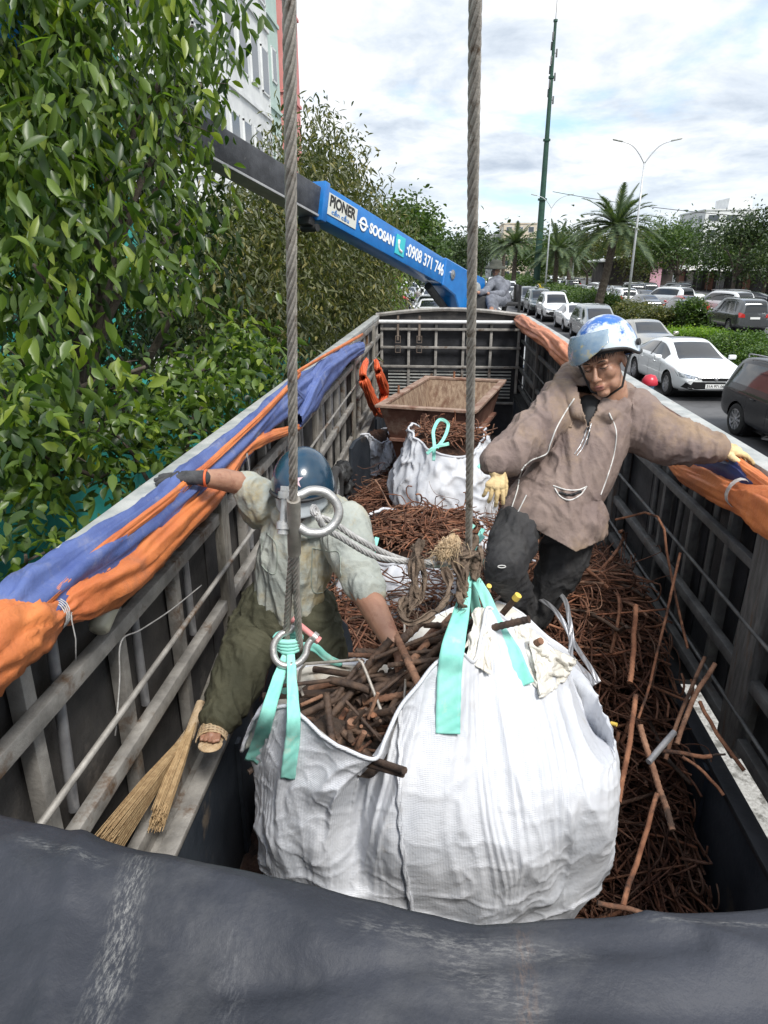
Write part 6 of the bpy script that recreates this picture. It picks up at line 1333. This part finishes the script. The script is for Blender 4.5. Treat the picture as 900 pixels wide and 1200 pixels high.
# near left tree, large drooping leaves
near=[E_(20,40,5.2,.8,1.0,.7),E_(130,20,5.6,.9,.9,.5),E_(225,30,6.4,.55,.8,.30),E_(70,170,5.0,.85,1.0,.6),E_(165,105,6.0,.55,.9,.35),E_(215,185,6.6,.40,.6,.22),E_(245,85,6.8,.28,.5,.22),E_(40,310,4.6,.6,.8,.45),E_(130,300,5.2,.6,.8,.40),E_(215,255,6.2,.38,.6,.30),E_(215,345,5.8,.42,.7,.32),E_(285,420,6.6,.28,.7,.26),E_(60,440,4.2,.50,.7,.36),E_(170,430,4.9,.42,.7,.26),E_(-60,250,4.8,.8,1.1,1.4),E_(-40,500,4.0,.5,.8,.6),E_(60,570,4.0,.28,.5,.20),E_(-30,30,5.0,.9,1.2,1.2)]
tree('near roadside tree with large glossy drooping leaves overhanging the left side','0' and tuple(at(60,470,x=-3.4))[:2]+(0.1,),near,1800,10,.060,.190,M['leafN'],3,1.3,.10,spread=.50,gap=2.1)
tree('added dark leaved tree standing in for shaded gaps of the near left tree',(-4.6,8.5,.1),[E_(60,250,8.2,1.6,1.2,1.6),E_(170,300,8.6,1.2,1.1,1.3),E_(60,450,7,1.2,1.1,1.1),E_(210,400,8.4,.9,1.1,.9),E_(20,80,8.5,1.5,1.2,1.4),E_(120,140,8.8,1.0,1.0,.9)],1700,11,.06,.16,M['leafF'],41,1.0,.12,spread=.6,gap=1.2)  # added layer, leaf colour dark to paint the shade inside the foliage
tree('low bright green sapling leaning over the left top rail',(-1.9,4.0,.1),[E_(230,470,4.9,.33,.5,.22),E_(150,520,4.2,.30,.5,.20),E_(290,420,6.2,.28,.5,.25),E_(20,520,3.9,.3,.5,.3),E_(30,650,3.6,.22,.3,.2)],330,8,.050,.12,M['leafN'],8,.6,.04,spread=.8)
# darker narrow leaved trees
tree('dull olive tree with narrow leaves standing left of the boom',(-4.6,13.5,.1),[E_(300,300,12.5,1.4,1.5,1.2),E_(350,250,13.5,1.2,1.3,1.3),E_(370,180,14.5,.9,1.0,.8),E_(250,330,11,1.2,1.3,1.0),E_(395,235,14.5,.8,1,.8),E_(310,390,11.5,1.2,1.4,.8),E_(240,410,10,1.0,1.2,.7)],1500,14,.045,.19,M['leafD'],12,.85,.14,spread=1.0)
tree('second olive tree beyond, crown touching the blue boom',(-3.6,19,.1),[E_(412,290,18.5,1.7,1.7,1.2),E_(390,350,17.5,1.8,1.8,1.2),E_(420,345,19.5,1.2,1.6,1.1),E_(350,370,16,1.5,1.6,1.0),E_(395,215,18,.7,.8,.7)],1400,14,.05,.21,M['leafD'],15,.85,.15,spread=1.0)
tree('bright yellow green bush at the left kerb below the boom',(-3.9,27,.1),[E_(452,350,27,.45,.8,1.0),E_(448,325,28,.5,.8,.7)],220,14,.09,.2,M['leafB'],17,.4,.06,spread=1.0,cat='bush')
tree('dark green tree rising behind the blue boom on the left kerb',(-4.5,50,.1),[E_(478,268,48,2.0,2,1.4),E_(465,285,46,2.2,2,1.6),E_(492,285,50,1.4,1.6,1.2)],500,14,.22,.4,M['leafF2'],19,.3,.2,spread=1.2)
tree('far roadside tree at the left kerb under the boom',(-6.5,88,.1),[E_(478,318,85,3,3,3),E_(490,312,95,3,3,3)],300,12,.4,.6,M['leafF'],20,.2,.25,spread=1.3)
# green netting, buildings on the left
M['net']=mat('net',(.02,.22,.19),(.04,.34,.29),.7,0,3,.2,60,bd=.01)
nt_=thing('green_netting','teal green construction netting hanging behind the left trees','netting',(-8.5,11,.1))
b=MB(); b.grid(lambda u,v:(-8.6+.10*math.sin(u*60)+.12*fbm((u*9,v*4,0),3),4+16*u,.1+9.5*v),160,30); o=b.build('net_sheet',M['net'],nt_,True); o.modifiers.new('t','SOLIDIFY').thickness=.01
for k in range(7):
    b=MB(); b.tube([(-8.8,4.2+k*2.6,.1),(-8.8,4.2+k*2.6,9.7)],.04,8); b.build('scaffold_pole',M['galv'],nt_,True)
nt2=thing('green_netting','low teal netting fence right beside the left wall of the truck','netting',(-2.6,6,.1))
b=MB(); b.grid(lambda u,v:(-3.0-.03*u+.06*math.sin(u*80)+.1*fbm((u*14,v*3,5),3),1.0+15*u,.1+2.4*v),200,20); o=b.build('net_sheet',M['net'],nt2,True); o.modifiers.new('t','SOLIDIFY').thickness=.01
for k in range(8):
    b=MB(); b.tube([(-3.15,1.2+k*2.05,.1),(-3.15,1.2+k*2.05,2.6)],.03,8); b.build('fence_post',M['galv'],nt2,True)
M['wallW']=mat('wallW',(.62,.63,.63),(.74,.75,.74),.8,0,1.2,.1,20,(.5,.5,.49),.5,(.55,.7))
M['wallG']=mat('wallG',(.40,.52,.47),(.48,.58,.53),.8,0,1.2); M['wallP']=mat('wallP',(.58,.22,.20),(.66,.28,.26),.8,0,1.0,.1,20)
M['winD']=mat('winD',(.05,.06,.07),None,.1,0,spec=.8); M['roofR']=mat('roofR',(.3,.13,.09),(.4,.2,.14),.85,0,4)
def building(name,label,x0,x1,y0,y1,h,m,floors,nw,faces,win=(.8,1.2),roofm=None,cat='building',trim=None):
    root=thing(name,label,cat,((x0+x1)/2,(y0+y1)/2,0)); b=MB(); b.box(((x0+x1)/2,(y0+y1)/2,h/2),(x1-x0,y1-y0,h)); b.build('wall',m,root)
    b=MB(); b.box(((x0+x1)/2,(y0+y1)/2,h+.15),(x1-x0+.3,y1-y0+.3,.3)); b.build('cornice',trim or m,root)
    for k in range(1,floors):
        b=MB(); b.box(((x0+x1)/2,(y0+y1)/2,k*h/floors),(x1-x0+.16,y1-y0+.16,.14)); b.build('storey_band',trim or m,root)
    fh=h/floors
    for fc in faces:
        for i in range(floors):
            for k in range(nw):
                z=fh*(i+.5)
                if fc=='e': c=(x1+.02,y0+(y1-y0)*(k+.5)/nw,z); sz=(.06,win[0],win[1]); fz=(.10,win[0]+.16,win[1]+.16); g=(x1+.035,c[1],z)
                elif fc=='s': c=(x0+(x1-x0)*(k+.5)/nw,y0-.02,z); sz=(win[0],.06,win[1]); fz=(win[0]+.16,.10,win[1]+.16); g=(c[0],y0-.035,z)
                else: c=(x0-.02,y0+(y1-y0)*(k+.5)/nw,z); sz=(.06,win[0],win[1]); fz=(.10,win[0]+.16,win[1]+.16); g=(x0-.035,c[1],z)
                b=MB(); 
                ww,hh_=win[0]/2+.05,win[1]/2+.05; hor=(0,1) if fc!='s' else (1,0)
                for s in(-1,1):
                    b.box((c[0]+hor[0]*s*ww,c[1]+hor[1]*s*ww,z),(.08,.08,win[1]+.2)); b.box((c[0],c[1],z+s*hh_),(.08+hor[0]*(win[0]+.1),.08+hor[1]*(win[0]+.1),.08))
                b.box((c[0],c[1],z),(.05,.05,win[1]))
                w_=b.build('window',M['wallW'],root); b=MB(); b.box(g,(.05 if hor[1] else win[0],.05 if hor[0] else win[0],win[1])); b.build('pane',M['winD'],w_)
    return root
building('shop_house','tall white building with window grilles behind the left trees',-13.5,-8.0,24,34.6,17,M['wallW'],5,6,['e','s'],(1.0,1.6),trim=M['wallW'])
building('shop_house','narrow pale green building strip next to the white one',-13.5,-8.05,34.65,36.9,18,M['wallG'],5,1,['e'],(.7,1.2))
building('shop_house','tall pink red building at the end of the left row',-13.5,-8.0,37.6,41.6,20,M['wallP'],5,1,['s'],(.7,1.2))
building('shop_house','low white building glimpsed through left trees',-14,-9.3,7,19.5,5.5,M['wallW'],2,5,['e'],(1.1,1.3),trim=M['roofR'])
building('shop_house','low house with reddish roof along far left kerb',-14,-8.4,36,60,4.2,M['wallW'],1,7,['e','s'],(1.2,1.4),trim=M['roofR'])
# far buildings
PRE=set(bpy.data.objects)
building('office_block','cream multi storey block far ahead with rooftop railing',at(588,310,y=206).x,at(626,310,y=206).x,206,222,14.6,mat('cream',(.55,.47,.36),(.62,.54,.43),.8,0,.5),5,3,['s','w'],(1.4,1.3))
building('office_block','small grey block left of the cream one far ahead',at(572,310,y=214).x,at(586,310,y=214).x,214,225,12,mat('greyb',(.42,.43,.44),(.5,.5,.52),.8,0,.5),4,1,['s'],(1.6,1.4))
rt=building('apartment_block','white angular apartment block beyond the right trees',at(818,310,y=165).x,at(880,310,y=165).x,165,182,15,M['wallW'],5,3,['s','w'],(2.2,1.2))
b=MB(); b.box((at(848,310,y=172).x,172,16.2),(5,8,3.0)); b.build('roof_room',M['wallW'],rt)
# shops row
shop=thing('market_shops','row of dark open shops under pale awnings beyond the parking','shop',(45,95,0))
b=MB(); b.box((47,95,2),(8,80,4)); b.build('wall',mat('shopd',(.035,.03,.028),(.09,.075,.065),.9,0,.8),shop)
for k in range(17):
    y=57+k*4.6; b=MB(); b.grid(lambda u,v:(40.2+3.2*u,y+4.2*v,3.0+.9*u+.16*math.sin(v*math.pi)),6,8); o=b.build('awning',mat('awn%d'%(k%3),[(.55,.55,.52),(.42,.43,.42),(.62,.60,.55)][k%3],None,.7) if k<3 else bpy.data.materials['awn%d'%(k%3)],shop,True); o.modifiers.new('t','SOLIDIFY').thickness=.04
    b=MB(); b.tube([(40.3,y,.06),(40.3,y,3.05)],.05,6); b.build('awning_post',M['galv'],shop)
    b=MB(); b.box((42.95,y+2.1,1.5),(.06,3.2,2.6)); b.build('shop_front',[M['winD'],M['roofR'],M['black']][k%3],shop)
sg=thing('sign_board','yellow standing sign board in front of dark shops','sign',(33.2,66,.06)); b=MB(); b.box((33.2,66,1.9),(1.7,.08,2.3)); b.build('board',mat('sgy',(.7,.62,.05),(.8,.7,.1),.6),sg)
for s in(-.7,.7): b=MB(); b.tube([(33.2+s,66.06,.06),(33.2+s,66.06,3.0)],.04,6); b.build('leg',M['galv'],sg)
gs=thing('corner_shop','shop with wide slanted white roof and pink banner beyond the palm','shop',(30,118,0))
b=MB(); b.box((31,121,2.4),(11,8,4.8)); b.build('wall',bpy.data.materials['shopd'],gs)
b=MB(); b.grid(lambda u,v:(24.5+13*u,114+11*v,6.4-1.8*(1-u)),8,8); o=b.build('roof',M['wallW'],gs); o.modifiers.new('t','SOLIDIFY').thickness=.25
b=MB(); b.box((33.5,115.8,3.1),(1.7,.1,5.2)); b.build('pink_banner',mat('pk',(.62,.35,.42),None,.7),gs)
tp_=thing('tarpaulin_heap','bright blue tarpaulin thrown over a stall before the right trees','tarpaulin',(36.6,62,.06))
me=displace(blobs('bt',[('e',(36.6,62,1.2),(3.0,1.6,1.5)),('e',(38.2,62,1.7),(1.6,1.4,1.4)),('e',(34.8,62,1.0),(1.2,1.3,1.2))],.12,3),wrinkle(.25,1.6)); put('cover',me,mat('tb',(.01,.06,.32),(.02,.10,.45),.5,0,1.5),tp_,True)
def on(px,y): q=at(px,310,y=y); return (q.x,y,.13)
# ---------------- right side plants ----------------
def hedge(label,x0,x1,y0,y1,h,m,seed,n,ll=.13,cat='hedge'):
    root=thing('hedge',label,cat,((x0+x1)/2,(y0+y1)/2,.13)); rg=np.random.default_rng(seed)
    b=MB(); b.grid(lambda u,v:Vector(((x0+x1)/2+(x1-x0)*.42*math.cos(math.pi*(1-v)),y0+(y1-y0)*u,.13+(h-.25)*math.sin(math.pi*v)**.5+.05*fbm((u*20,v*4,seed),2))),60,12); b.build('branches',mat('hd%d'%seed,(.012,.018,.006),(.03,.04,.015),.95,0,8),root)
    C_=[]; k=0
    u=rg.random((n,3)); X_=x0+(x1-x0)*u[:,0]; Y_=y0+(y1-y0)*u[:,1]; e=1-np.abs(u[:,0]*2-1)**4; Z_=.15+h*e*np.where(rg.random(n)<.6,1,u[:,2])*(.9+.15*np.sin(Y_*1.7+seed)+.06*rg.normal(size=n))
    leaves('foliage',np.stack([X_,Y_,Z_],1),6,ll*.5,ll,m,root,-.5,seed,.25,.7); return root
hedge('dense bright green hedge in the median behind the white sedan roof',11.9,14.6,22,33,.80,M['leafB2'] if 'leafB2' in M else leafmat('leafB2',(.035,.075,.014),(.085,.15,.028),.5,.25),31,6500,.14)
hedge('olive clipped hedge left of the agaves in the median',12.6,15.0,45,54,.9,M['leafD'],32,3500,.2)
hedge('rounded shrub between the two agaves',14.6,16.4,44.2,46.4,1.5,M['leafF2'],33,900,.2,'bush')
hedge('low green hedge along the median by the lamp post',12.4,15.6,60,92,1.0,M['leafF2'],34,6500,.26)
hedge('far green hedge of the median by the green pole',11.8,15.4,96,150,1.1,M['leafF2'],35,5000,.4)
hedge('green hedge beyond the silver car at the right edge',27.8,31.5,44,54,1.3,M['leafF2'],36,2600,.25)
hedge('low ground cover strip beside the first agave',11.6,16,38.5,41,.35,M['leafB'],37,1800,.12)
def agave(c,r,label,seed,n=80):
    root=thing('agave',label,'plant',c,'agaves in the median'); b=MB(); q=random.Random(seed)
    for i in range(n):
        a=q.uniform(0,2*math.pi); el=q.uniform(.12,1.4); l=r*q.uniform(.8,1.1); d=Vector((math.cos(a)*math.cos(el),math.sin(a)*math.cos(el),math.sin(el))); s=Vector((-math.sin(a),math.cos(a),0)); o=Vector((0,0,.1)); w_=.045*r
        P=[o,o+d*l*.4+s*0,o+d*l*.75-Vector((0,0,.03*l)),o+d*l-Vector((0,0,.10*l))]
        b.add([P[0]-s*w_*.7,P[0]+s*w_*.7,P[1]-s*w_,P[1]+s*w_,P[2]-s*w_*.7,P[2]+s*w_*.7,P[3],P[1]-Vector((0,0,w_*.7)),P[2]-Vector((0,0,w_*.5))],[(0,1,7),(0,7,2),(1,3,7),(2,7,8,4),(7,3,5,8),(4,8,6),(8,5,6)])
    o=b.build('leaf_rosette',agm,root); return root
agm=leafmat('agm',(.12,.17,.06),(.32,.36,.18),.5,.15)
agave((13.6,41.8,.13),1.15,'spiky pale agave, left of two, at the hedge end',1); agave((15.9,38.0,.13),1.25,'spiky pale agave, right of two, before the grey off-roader',2)
def palm(label,base,h,R,seed,lean=(0,0),n=46):
    root=thing('date_palm',label,'palm tree',base,'date palms in the median'); q=random.Random(seed); B=Vector(base); T=B+Vector((lean[0],lean[1],h))
    b=MB(); P=spline([B,B.lerp(T,.5)+Vector((lean[0]*.1,0,0)),T],16); rs=[.30*(1+.10*(i%2))*(1.15-.25*i/len(P))*(1+.35*max(0,(i-len(P)+7)/7)) for i in range(len(P))]; b.tube(P,rs,12); b.build('trunk',M['bark'],root)
    b=MB()
    for i in range(n):
        a=q.uniform(0,2*math.pi); el=math.asin(q.uniform(-.45,.97)); l=R*q.uniform(.85,1.1)*(1-.15*abs(el)/1.5); d=Vector((math.cos(a)*math.cos(el),math.sin(a)*math.cos(el),math.sin(el))); s=Vector((-math.sin(a),math.cos(a),0)); K=16; pts=[]
        for k in range(K+1):
            t=k/K; pts.append(T+Vector((0,0,.25))+d*l*t+Vector((0,0,-.42*l*t**2.2*math.cos(el))))
        b.tube(pts[::2],[.035*(1-k/9)+.006 for k in range(len(pts[::2]))],4)
        for k in range(1,K*3):
            t=k/(K*3); j=min(K-1,int(t*K)); p=pts[j].lerp(pts[j+1],t*K-j); dd=(pts[j+1]-pts[j]).normalized(); ll=R*.17*math.sin(math.pi*min(1,t*.85+.15))**.6
            for sg_ in(-1,1):
                e=(s*sg_*.8+dd*.75+Vector((0,0,.25+q.uniform(-.15,.15)))).normalized()*ll; w_=dd*.034*R/3
                b.add([p-w_,p+w_,p+e+Vector((0,0,-.08*ll))],[(0,1,2)])
    b.build('crown',plm,root); return root
plm=leafmat('plm',(.045,.075,.035),(.10,.14,.07),.5,.2)
palm('tall date palm in the median left of the lamp post',on(704,60),6.6,4.4,1,(.9,0),64)
palm('date palm farther along the median, just right of green pole',on(652,98),5.6,5.0,2); palm('date palm behind the seated operator, beyond the first ones',on(603,104),6.4,4.6,3); palm('date palm half hidden left of the corner shop',on(668,112),5.5,4.6,4)
palm('small date palm in the distance left of the green pole',on(590,140),7.0,4.5,5)
def farcrown(label,base,h,w_,m,seed,n=260,ll=.5,group='trees beyond the far carriageway'):
    q=random.Random(seed); bl=[]
    for k in range(7): a=q.uniform(0,6.28); bl.append(((base[0]+math.cos(a)*w_*.36,base[1]+math.sin(a)*w_*.36,base[2]+h*q.uniform(.40,.85)),(w_*q.uniform(.24,.38),w_*.34,h*q.uniform(.16,.24))))
    bl.append(((base[0],base[1],base[2]+h*.8),(w_*.32,w_*.32,h*.2)))
    return tree(label,base,bl,n,14,ll*.45,ll,m,seed,.3,.22,group=group,spread=1.1,shell=.45)
FT_=[('big dark tree at the right edge behind the blue tarpaulin',(43,62),11.6,12,'leafF',700,.42),('dark crown left of the big right tree',(44,72),7.2,9,'leafF',380,.42),('second dark tree left beyond the awnings',(38,88),7,9,'leafF2',360,.45),('tree behind the shop awnings, centre right',(37,92),8.0,7,'leafF2',350,.42),
 ('dark tree right of the lamp post',(31.5,80),9.2,7.5,'leafF',400,.42),('tree directly behind the lamp post',(30.5,96),9.4,8,'leafF2',360,.45),('light tree behind the date palm',(27,108),8.5,9,'leafD',330,.5),('olive tree left of the date palm',(27,136),9.5,12,'leafD',330,.6),
 ('tree between the green pole and the corner shop',(21,160),9,13,'leafF2',330,.7),('dark tree behind the seated operator',(8,150),9.5,12,'leafF',330,.7),('tree at the end of the left row',(-3,170),9,12,'leafF2',330,.7),('low dark tree over the far queue',(3,185),8.5,13,'leafF',330,.8),
 ('far tree right of the cream block',(36,200),12,16,'leafF',300,.9),('far dark tree beneath the white apartment block',(62,140),10,14,'leafF2',300,.8),('far tree right of shops',(56,120),9,13,'leafF',300,.7),('tree at the right edge behind the big one',(54,78),13,14,'leafF2',400,.6),('far tree left of the white block',(60,170),10,16,'leafF',300,.9),('far round tree behind the corner shop',(44,160),10.5,14,'leafF2',300,.8)]
for i,(lab,(x,y),h,w_,m,n,ll) in enumerate(FT_): farcrown(lab,(x,y,.0),h,w_,M[m],60+i,n,ll)
b=MB(); 
rg=np.random.default_rng(77); X_=rg.uniform(-150,330,5200); Y_=rg.uniform(230,330,5200); Z_=rg.random(5200)**.6*(6.5+2.5*np.sin(X_*.05)+2*np.sin(X_*.17))
wd=leaves('far_woodland',np.stack([X_,Y_,Z_],1),6,1.5,2.6,M['leafF'],None,.2,78,.2,1.2); tag(wd,'continuous dark belt of distant trees along the horizon','trees',kind='stuff')
# lamp posts, pole
def lamp(label,base,h,arm=2.4):
    root=thing('street_lamp',label,'street lamp',base,'double arm street lamps in the median'); B=Vector(base); b=MB(); b.tube([B,B+Vector((0,0,h*.5)),B+Vector((0,0,h-1.4))],[.11,.08,.055],12); b.build('pole',M['lampg'],root,True)
    for s in(-1,1):
        b=MB(); P=spline([B+Vector((0,0,h-1.45)),B+Vector((s*.5,0,h-.75)),B+Vector((s*arm*.6,0,h-.25)),B+Vector((s*arm,0,h))],6); b.tube(P,[.05-.0012*i for i in range(len(P))],8); b.build('arm',M['lampg'],root,True)
        b=MB(); c=B+Vector((s*(arm+.3),0,h+.06)); b.box(c,(.75,.26,.10),Matrix.Rotation(-s*.2,3,'Y'),.04); b.build('lamp_head',M['rail'],root,True,auto=40)
M['lampg']=mat('lampg',(.42,.44,.45),(.55,.56,.57),.4,.3,3)
lamp('nearest double arm street lamp, tall grey pole right of the date palm',on(741,56),12.2,1.75); lamp('second double arm street lamp, right of the green pole',on(641,92),11.8,1.9); lamp('farthest double arm street lamp, left of the green pole',on(604,128),10.5,2.4)
lamp('small street lamp beyond the corner shop',on(672,120),10.5,1.6)
gp=thing('telecom_pole','tall dark green telecom pole with antennas at its top','pole',on(630,100))
B=Vector(on(630,100))
gm_=mat('gpole',(.012,.045,.03),(.02,.07,.045),.6,0,2); secs=[(.46,0,12),(.36,12,19),(.28,19,26),(.2,26,32)]
for i,(r,z0,z1) in enumerate(secs):
    b=MB(); b.tube([B+Vector((0,0,z0)),B+Vector((0,0,z1))],[r*1.05,r*.88],14); b.lathe([(r*.9,-.12),(r*1.3,-.12),(r*1.3,.12),(r*.9,.12)],B+Vector((0,0,z1)),(0,0,1),14); b.build('pole_section',gm_,gp,True,auto=40)
for k in range(9):
    a=k*2*math.pi/3; z=23.5+.85*k; b=MB(); b.box(B+Vector((math.cos(a)*.42,math.sin(a)*.42,z)),(.2,.2,.9),None,.03); b.tube([B+Vector((0,0,z)),B+Vector((math.cos(a)*.5,math.sin(a)*.5,z))],.04,6); b.build('antenna',M['galvd'],gp,True,auto=40)
b=MB(); b.tube([B+Vector((0,0,32)),B+Vector((0,0,34.5))],.035,6); b.build('lightning_rod',M['galvd'],gp)
b=MB(); P=[Vector((at(641,310,y=80.5).x,80.5,11.3)).lerp(Vector((36,66,7.4)),t)-Vector((0,0,2.2*t*(1-t))) for t in [k/20 for k in range(21)]]; b.tube(P,.03,5); tag(b.build('overhead_cable',M['black']),'thin black overhead cable running right from the second street lamp','cable')

# everything beyond the truck stands on the road level GZ
for o in [o for o in bpy.data.objects if o not in PRE and o.parent is None and o.type=='EMPTY']:
    l=o.location; o.location=(l.x*GS,l.y*GS,GZ+l.z*GS); o.scale=(GS,GS,GS)
